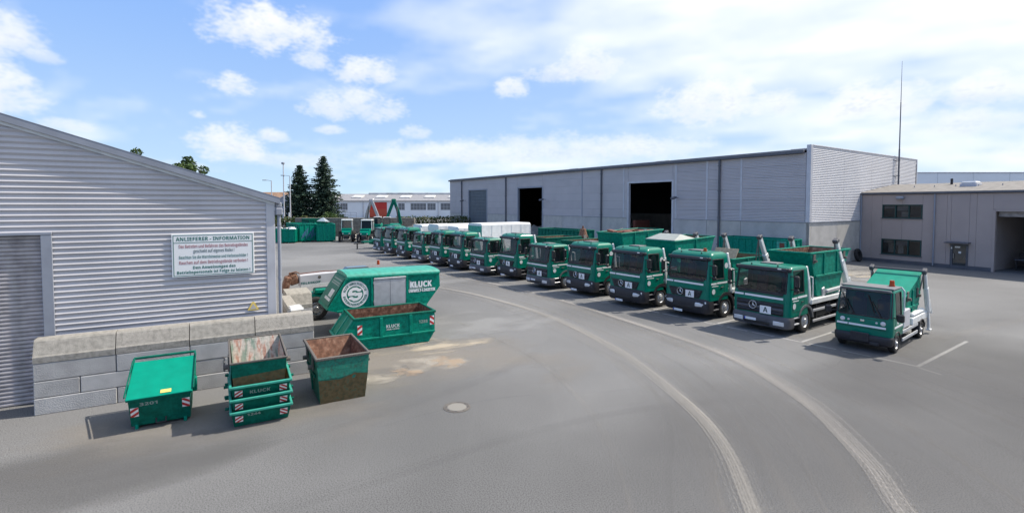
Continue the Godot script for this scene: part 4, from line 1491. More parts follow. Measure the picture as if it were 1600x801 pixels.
	# grille
	if slat:
		for k in 3:
			b = B.new()
			b.box(Vector3(0, 0.92 + k * 0.155, 0.03), Vector3(2.0 + k * 0.03, 0.125, 0.09), 0.03, Basis(Vector3.RIGHT, 0.25))
			obj("grille_slat", b, M.plastic_grey if k == 1 else M.plastic, t)
		b = B.new()
		b.span(-1.02, 1.02, 0.84, 1.34, -0.01, 0.034, 0.01)
		obj("grille_back", b, M.plastic, t)
	else:
		b = B.new()
		b.prism(PackedVector2Array([Vector2(-0.95, 1.40), Vector2(0.95, 1.40), Vector2(0.78, 1.03), Vector2(-0.78, 1.03)]), 0.0, 0.045)
		obj("grille_back", b, M.plastic, t)
		for k in 3:
			b = B.new()
			b.box(Vector3(0, 1.1 + k * 0.105, 0.055), Vector3(1.56 + k * 0.09, 0.045, 0.04), 0.012)
			obj("grille_slat", b, M.plastic, t)
	star(t, Vector3(-0.26, 1.16 if slat else 1.25, 0.075), 0.165)
	var yb := 1.02 if slat else 1.2
	b = B.new()
	b.box(Vector3(0.31, yb, 0.1), Vector3(0.48, 0.33, 0.012), 0.003)
	var board := obj("waste_sign", b, M.white_clean, t)
	write("A", Vector3(0.31, yb, 0.108), 0.21, M.ink, board)
	# bumper with lamps and plate
	b = B.new()
	var bm: Array
	if slat:
		bm = [[0.30, 0.03, 0.05], [0.36, 0.0, 0.10], [0.60, -0.015, 0.12], [0.74, 0.0, 0.10], [0.80, 0.02, 0.04]]
	else:
		bm = [[0.30, 0.06, 0.02], [0.40, 0.0, 0.09], [0.62, -0.015, 0.12], [0.86, 0.0, 0.10], [1.0, 0.03, 0.03]]
	shell(bm, 1.25, -0.45, 0.24, [-0.4, -0.35, -0.3, -0.25], b, {})
	obj("bumper", b, M.plastic_grey if slat else M.plastic, t)
	b = B.new()
	b.span(-0.62, 0.52, 0.38 if slat else 0.45, 0.52 if slat else 0.60, 0.10, 0.156, 0.02)
	obj("air_inlet", b, M.mirror_back, t)
	for sx in [-1, 1]:
		b = B.new()
		if slat:
			b.box(Vector3(sx * 0.88, 0.52, 0.115), Vector3(0.44, 0.18, 0.06), 0.02, Basis(Vector3.UP, sx * 0.12))
		else:
			b.box(Vector3(sx * 0.86, 0.73, 0.10), Vector3(0.46, 0.2, 0.09), 0.05, Basis(Vector3.UP, sx * 0.22))
			b.box(Vector3(sx * 1.1, 0.84, 0.0), Vector3(0.14, 0.16, 0.16), 0.05, Basis(Vector3.UP, sx * 0.8))
		obj("headlight", b, M.lamp_glass, t)
		mirror(t, sx, 1.47, 2.32 if slat else 2.42, -0.12)
		# steps and wheel arch
		b = B.new()
		for k in 2:
			b.box(Vector3(sx * 1.14, 0.46 + k * 0.27, -0.62), Vector3(0.22, 0.06, 0.58), 0.015)
		obj("step", b, M.alu if slat else M.plastic_grey, t)
		b = B.new()
		b.span(sx * 0.9, sx * 1.02, 0.38, 0.9, -0.9, -0.4, 0.01)
		b.span(sx * 0.4, sx * 1.1, 0.9, 1.0, -1.6, -0.3)
		obj("step_well", b, M.plastic, t)
		b = B.new()
		b.arch(Vector2(0.52, -1.45), 0.6, 0.70 if slat else 0.74, sx * 0.78, sx * 1.265, 0.42, PI - 0.1, 12)
		obj("fender", b, M.fender_grey if slat else M.plastic, t)
		b = B.new()
		b.disc(Vector3(sx * 1.262, 1.25 if slat else 1.36, -0.42), Vector3(sx, 0, 0), 0.13, 16)
		obj("round_badge", b, M.white, t)
		if not slat:
			b = B.new()
			b.disc(Vector3(sx * 1.225, 2.55, -1.47), Vector3(sx, 0, 0), 0.14, 20)
			obj("round_badge", b, M.white, t)
		b = B.new()
		b.box(Vector3(sx * 1.262, ys - 0.18, -1.1), Vector3(0.03, 0.04, 0.2), 0.01)
		obj("door_handle", b, M.plastic, t)
		wheel(t, Vector3(sx * 1.08, 0.51, -1.45), 0.51, 0.3, sx, true)
		wheel(t, Vector3(sx * 1.06, 0.51, -5.15), 0.51, 0.32, sx)
		wheel(t, Vector3(sx * 0.72, 0.51, -5.15), 0.51, 0.3, sx)
		b = B.new()
		b.arch(Vector2(0.51, -5.15), 0.62, 0.66, sx * 0.55, sx * 1.24, 0.35, PI - 0.35, 8)
		obj("fender", b, M.plastic, t)
		for q in [0.40, 0.86]:
			b = B.new()
			b.bar(Vector3(sx * 1.2, q, -2.2), Vector3(sx * 1.2, q, -4.45), 0.04, 0.11, 0.01)
			obj("side_rail", b, M.alu, t)
		b = B.new()
		for z in [-2.6, -3.9]:
			b.bar(Vector3(sx * 1.15, 1.2, z), Vector3(sx * 1.15, 0.3, z), 0.05, 0.06)
		obj("rail_bracket", b, M.chassis, t)
		b = B.new()
		b.bar(Vector3(sx * 0.45, yv - 0.9 - H * 0.2, rows[3][2] + 0.05), Vector3(sx * 0.45 - 0.5, y0 + 0.12, rows[3][2] + 0.06), 0.012, 0.02)
		obj("wiper", b, M.mirror_back, t)
	b = B.new()
	b.box(Vector3(-0.33, 0.55 if slat else 0.33, 0.15), Vector3(0.52, 0.11, 0.012))
	var pl := obj("number_plate", b, M.white_clean, t)
	b = B.new()
	b.box(Vector3(-0.565, 0.55 if slat else 0.33, 0.158), Vector3(0.045, 0.105, 0.006))
	obj("blue_band", b, M.blue_plate, pl)
	# gaps between the panels
	b = B.new()
	b.box(Vector3(0, rows[3][0] - 0.12, 0.024), Vector3(1.9, 0.012, 0.012))
	b.box(Vector3(0, rows[1][0] + 0.06, 0.03), Vector3(2.05, 0.014, 0.006))
	for sx in [-1, 1]:
		b.box(Vector3(sx * 1.246, (rows[0][0] + y0) / 2 + 0.12, -0.33), Vector3(0.005, y0 - rows[0][0] - 0.2, 0.014))
		b.box(Vector3(sx * 1.246, (rows[0][0] + y0) / 2 + 0.12, -1.30), Vector3(0.005, y0 - rows[0][0] - 0.2, 0.014))
		b.box(Vector3(sx * 1.246, rows[0][0] + 0.2, -0.82), Vector3(0.005, 0.014, 0.95))
		b.bar(Vector3(sx * (x_at(rows, 3) + 0.001), y0, -1.30), Vector3(sx * (x_at(rows, 5) + 0.001), y1 + 0.03, -1.30), 0.006, 0.014)
	obj("panel_gap", b, M.mirror_back, t)
	# roof hatch, horn, beacon
	var yr: float = rows[8][0]
	b = B.new()
	b.box(Vector3(0, yr + 0.04, -0.95), Vector3(0.75, 0.05, 0.6), 0.02)
	obj("roof_hatch", b, M.fender_grey, t)
	for sx in [-0.55, 0.6]:
		b = B.new()
		b.cone(Vector3(sx, rows[7][0] - 0.01, rows[7][2] - 0.02), Vector3(sx, rows[7][0] + 0.07, rows[7][2]), 0.035, 0.025, 8)
		obj("roof_lamp", b, M.mirror_back, t)
	if beacon:
		b = B.new()
		b.cone(Vector3(0.5, yr + 0.0, -0.8), Vector3(0.5, yr + 0.17, -0.8), 0.085, 0.07, 14)
		obj("beacon", b, M.beacon, t)
	# chassis
	b = B.new()
	for sx in [-0.42, 0.42]:
		b.span(sx - 0.05, sx + 0.05, 0.72, 1.0, -6.5, -0.3)
	for z in [-1.45, -3.0, -5.15, -6.4]:
		b.span(-0.4, 0.4, 0.6, 0.8, z - 0.1, z + 0.1)
	b.span(-0.9, 0.9, 0.44, 0.56, -1.53, -1.37)
	b.span(-0.9, 0.9, 0.44, 0.56, -5.23, -5.07)
	b.span(-1.1, -0.6, 0.45, 0.95, -3.9, -2.5, 0.06)
	b.span(0.6, 1.1, 0.45, 0.95, -4.2, -2.5, 0.06)
	b.span(-0.75, 0.75, 0.5, 1.2, -1.6, -0.25)
	obj("chassis", b, M.chassis, t)
	b = B.new()
	b.span(-1.15, 1.15, 0.5, 0.62, -6.75, -6.63, 0.01)
	for sx in [-1, 1]:
		b.span(sx * 0.75, sx * 1.2, 0.7, 0.85, -6.66, -6.6, 0.01)
	obj("rear_bumper", b, M.plastic_grey, t)
	# deck
	b = B.new()
	for sx in [-1, 1]:
		b.span(sx * 0.95, sx * 1.23, 1.14, 1.36, -6.5, -2.0, 0.02)
	b.span(-0.94, 0.94, 1.14, 1.24, -6.5, -2.0)
	obj("deck", b, M.white, t)
	for sx in [-1, 1]:
		b = B.new()
		var yt: float = rows[8][0] - 0.06
		b.bar(Vector3(sx * 1.15, 1.2, -2.0), Vector3(sx * 1.15, yt - 0.5, -1.80), 0.10, 0.20, 0.03, Vector3(0, 0, 1))
		b.bar(Vector3(sx * 1.15, yt - 0.55, -1.80), Vector3(sx * 1.08, yt, -1.74), 0.10, 0.16, 0.03, Vector3(0, 0, 1))
		b.tube([Vector3(sx * 1.14, 1.36, -2.3), Vector3(sx * 1.14, 2.3, -2.25), Vector3(sx * 1.14, 2.36, -2.0)], 0.03, 6)
		obj("front_post", b, M.white, t)
	if arms:
		for sx in [-1, 1]:
			lift_arm(t, sx, Vector3(sx * 1.09, 1.45, -6.0), Vector3(sx * 1.02, 3.78, -4.75), 0.24)
			b = B.new()
			b.bar(Vector3(sx * 1.1, 1.55, -3.6), Vector3(sx * 1.1, 1.62, -5.9), 0.16, 0.16, 0.03)
			obj("lift_cylinder", b, M.alu, t)
			b = B.new()
			b.box(Vector3(sx * 1.06, 1.55, -3.45), Vector3(0.1, 0.42, 0.3), 0.04, Basis(Vector3.RIGHT, 0.3))
			obj("stop_plate", b, M.alu, t)
	return t


func x_at(rows: Array, k: int) -> float:
	return 1.245 - rows[k][1]


func lift_arm(t: Node3D, sx: float, foot: Vector3, head: Vector3, w: float):
	var b := B.new()
	b.bar(foot, foot.lerp(head, 0.62), w * 0.95, w * 1.25, 0.03, Vector3(0, 0, 1))
	b.bar(foot.lerp(head, 0.55), head, w * 0.72, w * 0.95, 0.03, Vector3(0, 0, 1))
	b.bar(foot + Vector3(0, -0.1, -0.35), foot + Vector3(0, 0.55, 0.1), w * 0.9, w * 0.6, 0.03, Vector3(0, 0, 1))
	var o := obj("lift_arm", b, M.white, t)
	b = B.new()
	b.box(head + Vector3(0, 0.02, 0.02), Vector3(w * 0.95, 0.2, 0.26), 0.03, Basis(Vector3.RIGHT, 0.5))
	obj("arm_head", b, M.plastic_grey, o)
	b = B.new()
	var d := head + Vector3(-sx * 0.03, -0.1, 0.05)
	for k in 2:
		b.bar(d, Vector3(d.x - sx * 0.02, 2.0, d.z + 0.35 - k * 0.5), 0.04, 0.04)
	obj("chain", b, M.iron, o)


# ---------------------------------------------------------------- containers
# open tub: section (along, height) from one rim to the other, w across; rim bars and linings
func tub(t: Node3D, prof: Array, w: float, th: float, out_m: Material, in_m: Material, rim := 0.07, rim_m: Material = null, taper := 0.0):
	var o := B.new()
	var i := B.new()
	var n := prof.size()
	var inn := []
	for k in n:
		var a: Vector2 = prof[k]
		var d := Vector2.ZERO
		if k > 0:
			d += (a - prof[k - 1]).normalized().orthogonal()
		if k < n - 1:
			d += (prof[k + 1] - a).normalized().orthogonal()
		d = d.normalized()
		if k == 0 or k == n - 1:
			d = Vector2(sign(d.x), 0)
		inn.append(a + d * th)
	# orthogonal() may look outwards: make sure that the inner outline is inside
	var mid := Vector2.ZERO
	for a in prof:
		mid += a / n
	if (inn[0] - mid).length() > (prof[0] - mid).length():
		for k in n:
			inn[k] = prof[k] * 2.0 - inn[k]
	var hmax: float = maxf(prof[0].y, prof[n - 1].y)
	var hmin := hmax
	for a in prof:
		hmin = minf(hmin, a.y)
	var hw := func(y): return w * 0.5 - taper * (hmax - y) / maxf(0.01, hmax - hmin)
	for k in n - 1:
		var a: Vector2 = prof[k]
		var c: Vector2 = prof[k + 1]
		var ia: Vector2 = inn[k]
		var ic: Vector2 = inn[k + 1]
		var nn := (c - a).orthogonal()
		if nn.dot((a + c) / 2.0 - mid) < 0:
			nn = -nn
		var wa: float = hw.call(a.y)
		var wc: float = hw.call(c.y)
		o.poly([Vector3(-wa, a.y, a.x), Vector3(wa, a.y, a.x), Vector3(wc, c.y, c.x), Vector3(-wc, c.y, c.x)], Vector3(0, nn.y, nn.x))
		i.poly([Vector3(-wa + th, ia.y, ia.x), Vector3(wa - th, ia.y, ia.x), Vector3(wc - th, ic.y, ic.x), Vector3(-wc + th, ic.y, ic.x)], Vector3(0, -nn.y, -nn.x))
	for sx in [-1.0, 1.0]:
		for k in range(1, n - 1):
			var pp := []
			var qq := []
			for m in [0, k, k + 1]:
				pp.append(Vector3(sx * hw.call(prof[m].y), prof[m].y, prof[m].x))
				qq.append(Vector3(sx * (hw.call(inn[m].y) - th), inn[m].y, inn[m].x))
			o.poly(pp, Vector3(sx, -0.1, 0))
			i.poly(qq, Vector3(-sx, 0.1, 0))
	obj("shell", o, out_m, t)
	obj("lining", i, in_m, t)
	if rim > 0.0:
		var r := B.new()
		var a: Vector2 = prof[0]
		var c: Vector2 = prof[n - 1]
		var x: float = w * 0.5
		for sx in [-1.0, 1.0]:
			r.bar(Vector3(sx * x, a.y, a.x), Vector3(sx * x, c.y, c.x), rim, rim, rim * 0.2)
		for q in [a, c]:
			r.bar(Vector3(-x - rim * 0.5, q.y + 0.002, q.x), Vector3(x + rim * 0.5, q.y + 0.002, q.x), rim * 1.02, rim * 1.02, rim * 0.2)
		obj("rim", r, rim_m if rim_m else out_m, t)


func warning_plate(t: Node3D, at: Vector3, turn: Basis, w: float, h: float, lean := 1.0):
	var b := B.new()
	b.box(Vector3.ZERO, Vector3(w, h, 0.008))
	var o := obj("warning_plate", b, M.white_clean, t)
	o.transform = Transform3D(turn, at)
	b = B.new()
	for k in [-1, 1]:
		var y: float = k * h * 0.29
		var p := Geometry2D.intersect_polygons(PackedVector2Array([Vector2(-w / 2, y - h * 0.145 - lean * w * 0.35), Vector2(w / 2, y - h * 0.145 + lean * w * 0.35), Vector2(w / 2, y + h * 0.145 + lean * w * 0.35), Vector2(-w / 2, y + h * 0.145 - lean * w * 0.35)]),
			PackedVector2Array([Vector2(-w / 2, -h / 2), Vector2(w / 2, -h / 2), Vector2(w / 2, h / 2), Vector2(-w / 2, h / 2)]))
		for q in p:
			b.prism(q, 0.0045, 0.007)
	obj("red_bar", b, M.red, o)


# local bay coordinates -> world
func bay(x: float, z: float, y := 0.0) -> Vector3:
	return world(BAY_AT, BAY_TURN, Vector3(x, y, z))


func lorries():
	var slat_a := make_lorry("slat", true)
	var visor_a := make_lorry("visor", true, true)
	var slat_b := make_lorry("slat", false)
	var visor_b := make_lorry("visor", false)
	var tall_b := make_lorry("visor", false, false, 0.14)
	# prototype, x, z, label; nearest first
	var row := [
		[slat_a, -5.62, -0.12, "lorry with grey bumper and white lifting arms, nearest and largest of the big lorries"],
		[visor_a, -9.25, 0.05, "green lorry with dark bumper and orange roof beacon, second big lorry from the right"],
		[null, -12.7, 0.55, "dark-bumpered green lorry carrying the skip with the pale lid, third big one from the right"],
		[null, -16.6, 0.35, "dark-bumpered green lorry carrying the tall rusty-rimmed skip, fourth big one from the right"],
		[slat_b, -20.1, 0.85, "green lorry with grey bumper and low load, fifth big lorry from the right"],
		[tall_b, -24.5, 0.35, "green lorry with the highest cab in the far half of the row"],
		[null, -27.6, 1.0, "green lorry with grey bumper just left of the one with the highest cab"],
		[visor_b, -31.4, 0.95, "green lorry two places left of the lorry with the highest cab"],
		[null, -34.6, 1.25, "green lorry three places left of the lorry with the highest cab"],
		[null, -38.1, 1.4, "green lorry with grey bumper, fourth from the far end of the row"],
		[null, -42.0, 1.45, "green lorry in the far half of the row, third from the far end"],
		[null, -45.9, 1.35, "green lorry last but one at the far end of the row"],
		[null, -49.6, 1.2, "green lorry at the very far end of the row beside the flat trailer"],
	]
	var kinds := [slat_a, visor_a, visor_a, visor_a, slat_b, tall_b, slat_b, visor_b, visor_b, slat_b, visor_b, visor_b, slat_b]
	for i in row.size():
		var q: Array = row[i]
		var o: Node3D = q[0]
		if o == null:
			o = dup(kinds[i], bay(q[1], q[2]), BAY_TURN, q[3])
			for c in o.get_children():
				if String(c.name).begins_with("beacon"):
					c.free()
		o.position = bay(q[1], q[2])
		o.rotation_degrees.y = BAY_TURN + rng.randf_range(-0.5, 0.5)
		o.set_meta("label", q[3])
	cargo()
	small_carrier()


func skip_on_lorry(label: String, x: float, z: float, w: float, y: float, prof: Array, out_m: Material, in_m: Material, ribs: Array) -> Node3D:
	var t := thing("carried_skip", label, "skip", bay(x, z, y), BAY_TURN, "skips carried on the lorries")
	tub(t, prof, w, 0.05, out_m, in_m, 0.09)
	for sx in [-1, 1]:
		for q in ribs:
			var b := B.new()
			b.bar(Vector3(sx * (w * 0.5 + 0.02), q[0], q[1]), Vector3(sx * (w * 0.5 + 0.02), q[2], q[3]), 0.06, 0.1, 0.015)
			obj("side_rib", b, out_m, t)
	return t


func cargo():
	# open skip on the nearest lorry
	var prof := [Vector2(0, 1.95), Vector2(-0.45, 0.9), Vector2(-0.75, 0.0), Vector2(-2.9, 0.0), Vector2(-3.2, 0.9), Vector2(-3.95, 1.95)]
	var t := skip_on_lorry("open green skip with rust-brown inside on the lorry with the grey bumper", -5.5, -2.25, 1.86, 1.4, prof, M.green_skip, M.rust, [[0.9, -0.5, 0.92, -3.2], [0.95, -1.3, 1.9, -1.3], [0.95, -2.6, 1.9, -2.6]])
	lugs(t, 0.93, [[1.6, -0.35], [1.6, -3.3]])
	# skip with wooden board on the lorry with the beacon
	prof = [Vector2(0, 1.35), Vector2(-0.4, 0.0), Vector2(-2.9, 0.0), Vector2(-3.6, 1.35)]
	t = skip_on_lorry("low open green skip holding a pale board on the lorry with the orange beacon", -9.2, -2.3, 1.86, 1.4, prof, M.green_skip, M.dirt_steel, [[0.7, -0.3, 0.7, -3.2], [0.1, -1.4, 1.3, -1.4], [0.1, -2.4, 1.3, -2.4]])
	var b := B.new()
	b.box(Vector3(0.05, 1.42, -0.75), Vector3(1.3, 0.9, 0.05), 0.01, Basis(Vector3.RIGHT, -0.55))
	var o := obj("board", b, M.board)
	o.position = bay(-9.2, -2.3, 1.4)
	o.rotation_degrees.y = BAY_TURN
	tag(o, "pale wooden board leaning in the skip behind the beacon lorry's cab", "board")
	# lidded skip
	prof = [Vector2(0, 2.05), Vector2(-0.5, 0.0), Vector2(-2.8, 0.0), Vector2(-3.7, 2.2)]
	t = skip_on_lorry("green skip with pale sloping lid carried by the third big lorry from the right", -12.45, -1.95, 2.0, 1.42, prof, M.green_skip, M.dirt_steel, [[0.9, -0.3, 0.9, -3.2], [0.95, -1.9, 2.1, -1.9]])
	b = B.new()
	b.poly([Vector3(-1.0, 2.12, 0.02), Vector3(1.0, 2.12, 0.02), Vector3(0.7, 2.42, -0.9), Vector3(-0.7, 2.42, -0.9)], Vector3(0, 1, 0.5))
	b.poly([Vector3(-1.0, 2.13, -2.0), Vector3(1.0, 2.13, -2.0), Vector3(0.7, 2.42, -0.9), Vector3(-0.7, 2.42, -0.9)], Vector3(0, 1, -0.5))
	for sx in [-1, 1]:
		b.poly([Vector3(sx * 1.0, 2.12, 0.02), Vector3(sx * 0.7, 2.42, -0.9), Vector3(sx * 1.0, 2.13, -2.0)], Vector3(sx, 0.5, 0))
	b.box(Vector3(0, 2.11, -1.0), Vector3(2.02, 0.03, 2.06))
	obj("lid", b, M.lid_grey, t)
	warning_plate(t, Vector3(0.45, 0.55, -0.34), Basis(Vector3.RIGHT, 0.2), 0.9, 0.2, 0.4)
	b = B.new()
	b.box(Vector3(1.06, 1.55, -0.35), Vector3(0.02, 0.28, 0.16))
	obj("sticker", b, M.white_clean, t)
	# tall skip, rusty rim
	prof = [Vector2(0, 2.3), Vector2(-0.55, 0.0), Vector2(-2.7, 0.0), Vector2(-3.9, 2.45)]
	t = skip_on_lorry("tall green skip with rust-coloured rim carried by the fourth big lorry from the right", -16.35, -1.9, 2.1, 1.42, prof, M.green_skip, M.rust, [[1.2, -0.3, 1.2, -3.2], [1.25, -1.2, 2.3, -1.2], [1.25, -2.4, 2.3, -2.4]])
	b = B.new()
	for k in 9:
		b.box(Vector3(rng.randf_range(-0.8, 0.8), 2.32 + rng.randf() * 0.08, -0.4 - k * 0.36), Vector3(rng.randf_range(0.4, 0.9), 0.1, rng.randf_range(0.3, 0.6)), 0.03, Basis(Vector3.UP, rng.randf() * 3) * Basis(Vector3.RIGHT, rng.randf_range(-0.2, 0.2)))
	o = obj("rubble_load", b, M.red_brown)
	o.position = bay(-16.35, -1.9, 1.42)
	o.rotation_degrees.y = BAY_TURN
	tag(o, "reddish brown rubble heaped to the rim of the tall skip", "rubble")
	o.set_meta("kind", "stuff")
	# flat rusty tray on the next lorry
	prof = [Vector2(0, 1.55), Vector2(-0.3, 0.0), Vector2(-3.2, 0.0), Vector2(-3.6, 1.55)]
	t = skip_on_lorry("low dark skip with brown rim behind the cab of the lorry with the low load", -20.0, -2.0, 2.2, 1.42, prof, M.green_dull, M.rust, [[0.8, -0.2, 0.8, -3.3]])
	t = skip_on_lorry("low green skip behind the highest cab", -24.4, -2.4, 2.1, 1.42, prof, M.green_dull, M.rust, [[0.8, -0.2, 0.8, -3.3]])
	# white box bodies and tarpaulined loads at the far end
	white_box("white box body with green front wall in the far half of the row", -33.4, -2.2, 2.45, 5.4, 3.8, true)
	white_box("white tarpaulined load behind the lorry fourth from the far end", -37.6, -2.2, 2.3, 3.4, 3.35, false)
	white_box("white tarpaulined load behind the lorry third from the far end", -41.6, -2.0, 2.4, 4.6, 3.45, false)
	white_box("white tarpaulined load behind the last lorry but one", -45.6, -2.0, 2.4, 4.0, 3.3, false)


func lugs(t: Node3D, x: float, at: Array):
	for sx in [-1, 1]:
		for q in at:
			var b := B.new()
			b.cone(Vector3(sx * x, q[0], q[1]), Vector3(sx * (x + 0.14), q[0], q[1]), 0.06, 0.06, 10)
			b.box(Vector3(sx * (x + 0.02), q[0] + 0.1, q[1]), Vector3(0.04, 0.4, 0.22), 0.01)
			obj("lifting_lug", b, M.iron, t)


func white_box(label: String, x: float, z: float, w: float, l: float, h: float, front: bool):
	var t := thing("white_box_body", label, "box body", bay(x, z), BAY_TURN, "white box bodies on the far lorries")
	var b := B.new()
	var p := PackedVector2Array([Vector2(-w / 2, 1.5), Vector2(w / 2, 1.5), Vector2(w / 2, h - 0.12), Vector2(w / 2 - 0.2, h), Vector2(-w / 2 + 0.2, h), Vector2(-w / 2, h - 0.12)])
	b.prism(p, -l, 0)
	obj("body", b, M.white_tarp, t)
	for k in 6:
		for sx in [-1, 1]:
			b = B.new()
			b.span(sx * (w / 2), sx * (w / 2 + 0.025), 1.5, h - 0.16, -l + k * l / 5.0 - 0.02, -l + k * l / 5.0 + 0.02)
			obj("side_batten", b, M.white, t)
	b = B.new()
	b.span(-w / 2 - 0.02, w / 2 + 0.02, 1.36, 1.495, -l - 0.02, 0.02, 0.02)
	b.span(-w / 2 + 0.06, w / 2 - 0.06, 1.6, h - 0.22, 0.003, 0.03, 0.01)
	obj("frame", b, M.green_light if front else M.white, t)


# ---------------------------------------------------------------- the small skip carrier
func small_carrier():
	var t := thing("small_skip_carrier", "small green skip carrier with panoramic cab and grey roof at the row's right end", "lorry", bay(-1.88, -0.55), BAY_TURN + 4.0)
	var body := B.new()
	var ws := B.new()
	var wl := B.new()
	var wr := B.new()
	var rows := [[0.62, 0.02, -0.02], [0.90, 0.0, 0.0], [1.16, 0.0, 0.0], [1.34, 0.01, -0.03], [1.85, 0.03, -0.14], [2.24, 0.06, -0.24], [2.30, 0.08, -0.27], [2.35, 0.14, -0.33]]
	shell(rows, 0.94, -1.32, 0.16, [-1.22, -1.1, -0.7, -0.42], body, {"f": [[3, 5, 8, 14], ws], "l": [[3, 5, 2, 4], wl], "r": [[3, 5, 18, 20], wr]})
	obj("cab", body, M.green, t)
	obj("windscreen", ws, M.glass, t)
	obj("side_window", wl, M.glass, t)
	obj("side_window", wr, M.glass, t)
	var b := B.new()
	b.box(Vector3(0, 2.37, -0.84), Vector3(1.72, 0.06, 1.0), 0.025)
	b.box(Vector3(0, 2.29, -0.2), Vector3(1.66, 0.1, 0.12), 0.03)
	for x in [-0.6, 0.55]:
		b.box(Vector3(x, 2.32, -0.14), Vector3(0.4, 0.05, 0.05), 0.015)
	obj("roof_panel", b, M.fender_grey, t)
	b = B.new()
	b.box(Vector3(0, 1.33, 0.0), Vector3(1.6, 0.05, 0.03), 0.01)
	for sx in [-1, 1]:
		b.bar(Vector3(sx * 0.87, 1.34, -0.07), Vector3(sx * 0.83, 2.26, -0.30), 0.05, 0.06, 0.01)
		for q in [-1.1, -0.42]:
			b.bar(Vector3(sx * 0.933, 1.34, q), Vector3(sx * 0.885, 2.24, q), 0.02, 0.045, 0.005)
		b.bar(Vector3(sx * 0.935, 1.345, -1.1), Vector3(sx * 0.935, 1.345, -0.42), 0.02, 0.045, 0.005)
	obj("window_seal", b, M.plastic, t)
	b = B.new()
	for sx in [-0.42, 0.42]:
		b.box(Vector3(sx, 1.1, -0.85), Vector3(0.5, 0.14, 0.45), 0.04)
		b.box(Vector3(sx, 1.5, -1.08), Vector3(0.48, 0.75, 0.12), 0.05)
		b.box(Vector3(sx, 1.95, -1.1), Vector3(0.28, 0.2, 0.1), 0.04)
	obj("seat", b, M.seat, t)
	b = B.new()
	b.box(Vector3(0, 1.16, -0.25), Vector3(1.7, 0.24, 0.36), 0.06)
	b.box(Vector3(0, 0.95, -0.7), Vector3(1.8, 0.03, 1.1))
	obj("dashboard", b, M.dash, t)
	b = B.new()
	var wc := Vector3(0.42, 1.4, -0.5)
	var ring := []
	for k in 17:
		ring.append(wc + Basis(Vector3.RIGHT, -0.8) * Vector3(sin(TAU * k / 16) * 0.19, 0, cos(TAU * k / 16) * 0.19))
	b.tube(ring, 0.016, 5)
	obj("steering_wheel", b, M.plastic, t)
	b = B.new()
	b.box(Vector3(-0.66, 0.97, 0.022), Vector3(0.36, 0.07, 0.012))
	b.box(Vector3(0.15, 0.97, 0.030), Vector3(1.18, 0.07, 0.012))
	for sx in [-1, 1]:
		b.box(Vector3(sx * 0.942, 0.99, -0.72), Vector3(0.008, 0.07, 1.0))
	obj("white_stripe", b, M.white_clean, t)
	b = B.new()
	shell([[0.30, 0.06, 0.02], [0.36, 0.02, 0.09], [0.58, 0.0, 0.10], [0.64, 0.03, 0.05]], 0.95, -0.3, 0.2, [-0.28, -0.26, -0.24, -0.22], b, {})
	b.box(Vector3(-0.05, 0.55, 0.13), Vector3(0.6, 0.34, 0.08), 0.02)
	b.box(Vector3(0.42, 0.36, 0.12), Vector3(0.3, 0.12, 0.1), 0.02)
	obj("bumper", b, M.plastic, t)
	b = B.new()
	b.box(Vector3(0, 1.245, 0.033), Vector3(1.5, 0.012, 0.006))
	b.box(Vector3(0, 0.885, 0.033), Vector3(1.5, 0.012, 0.006))
	for sx in [-1, 1]:
		for q in [-0.32, -1.16]:
			b.box(Vector3(sx * 0.943, 0.98, q), Vector3(0.004, 0.7, 0.012))
		b.box(Vector3(sx * 0.943, 1.2, -1.0), Vector3(0.03, 0.03, 0.14))
	obj("panel_gap", b, M.mirror_back, t)
	b = B.new()
	b.box(Vector3(0.0, 1.15, 0.035), Vector3(0.14, 0.07, 0.02), 0.01)
	obj("front_badge", b, M.chrome, t)
	for sx in [-1, 1]:
		b = B.new()
		b.lathe([Vector2(0.085, 0), Vector2(0.08, 0.03), Vector2(0.06, 0.045), Vector2(0, 0.05)], Vector3(sx * 0.65, 1.13, 0.01), Vector3(0, 0, 1), 16)
		b.lathe([Vector2(0.04, 0), Vector2(0.035, 0.02), Vector2(0, 0.025)], Vector3(sx * 0.45, 1.13, 0.02), Vector3(0, 0, 1), 12)
		obj("headlight", b, M.lamp_glass, t)
		b = B.new()
		b.bar(Vector3(sx * 0.42 + 0.16, 1.35, 0.02), Vector3(sx * 0.42 - 0.16, 1.9, -0.09), 0.03, 0.03)
		b.bar(Vector3(sx * 0.42 - 0.05, 1.5, 0.0), Vector3(sx * 0.42 - 0.3, 2.12, -0.14), 0.025, 0.03)
		obj("wiper", b, M.mirror_back, t)
		b = B.new()
		b.box(Vector3(sx * 1.16, 1.42, 0.0), Vector3(0.24, 0.3, 0.12), 0.05)
		b.bar(Vector3(sx * 0.92, 1.38, -0.18), Vector3(sx * 1.1, 1.38, -0.02), 0.035, 0.035)
		obj("mirror", b, M.mirror_back, t)
		wheel(t, Vector3(sx * 0.82, 0.35, -0.62), 0.35, 0.22, sx)
		wheel(t, Vector3(sx * 0.8, 0.35, -4.0), 0.36, 0.26, sx)
		for z in [-0.62, -4.0]:
			b = B.new()
			b.arch(Vector2(0.35, z), 0.42, 0.46, sx * 0.66, sx * 0.95, 0.1, PI - 0.1, 8)
			obj("fender", b, M.plastic, t)
		for y in [0.36, 0.66]:
			b = B.new()
			b.bar(Vector3(sx * 0.9, y, -1.4), Vector3(sx * 0.9, y, -3.5), 0.04, 0.12, 0.01)
			obj("side_rail", b, M.alu, t)
		b = B.new()
		b.span(sx * 0.62, sx * 0.92, 0.72, 1.0, -4.9, -2.7, 0.03)
		b.span(sx * 0.66, sx * 0.9, 1.0, 1.16, -4.7, -2.9, 0.07)
		obj("deck", b, M.white, t)
		b = B.new()
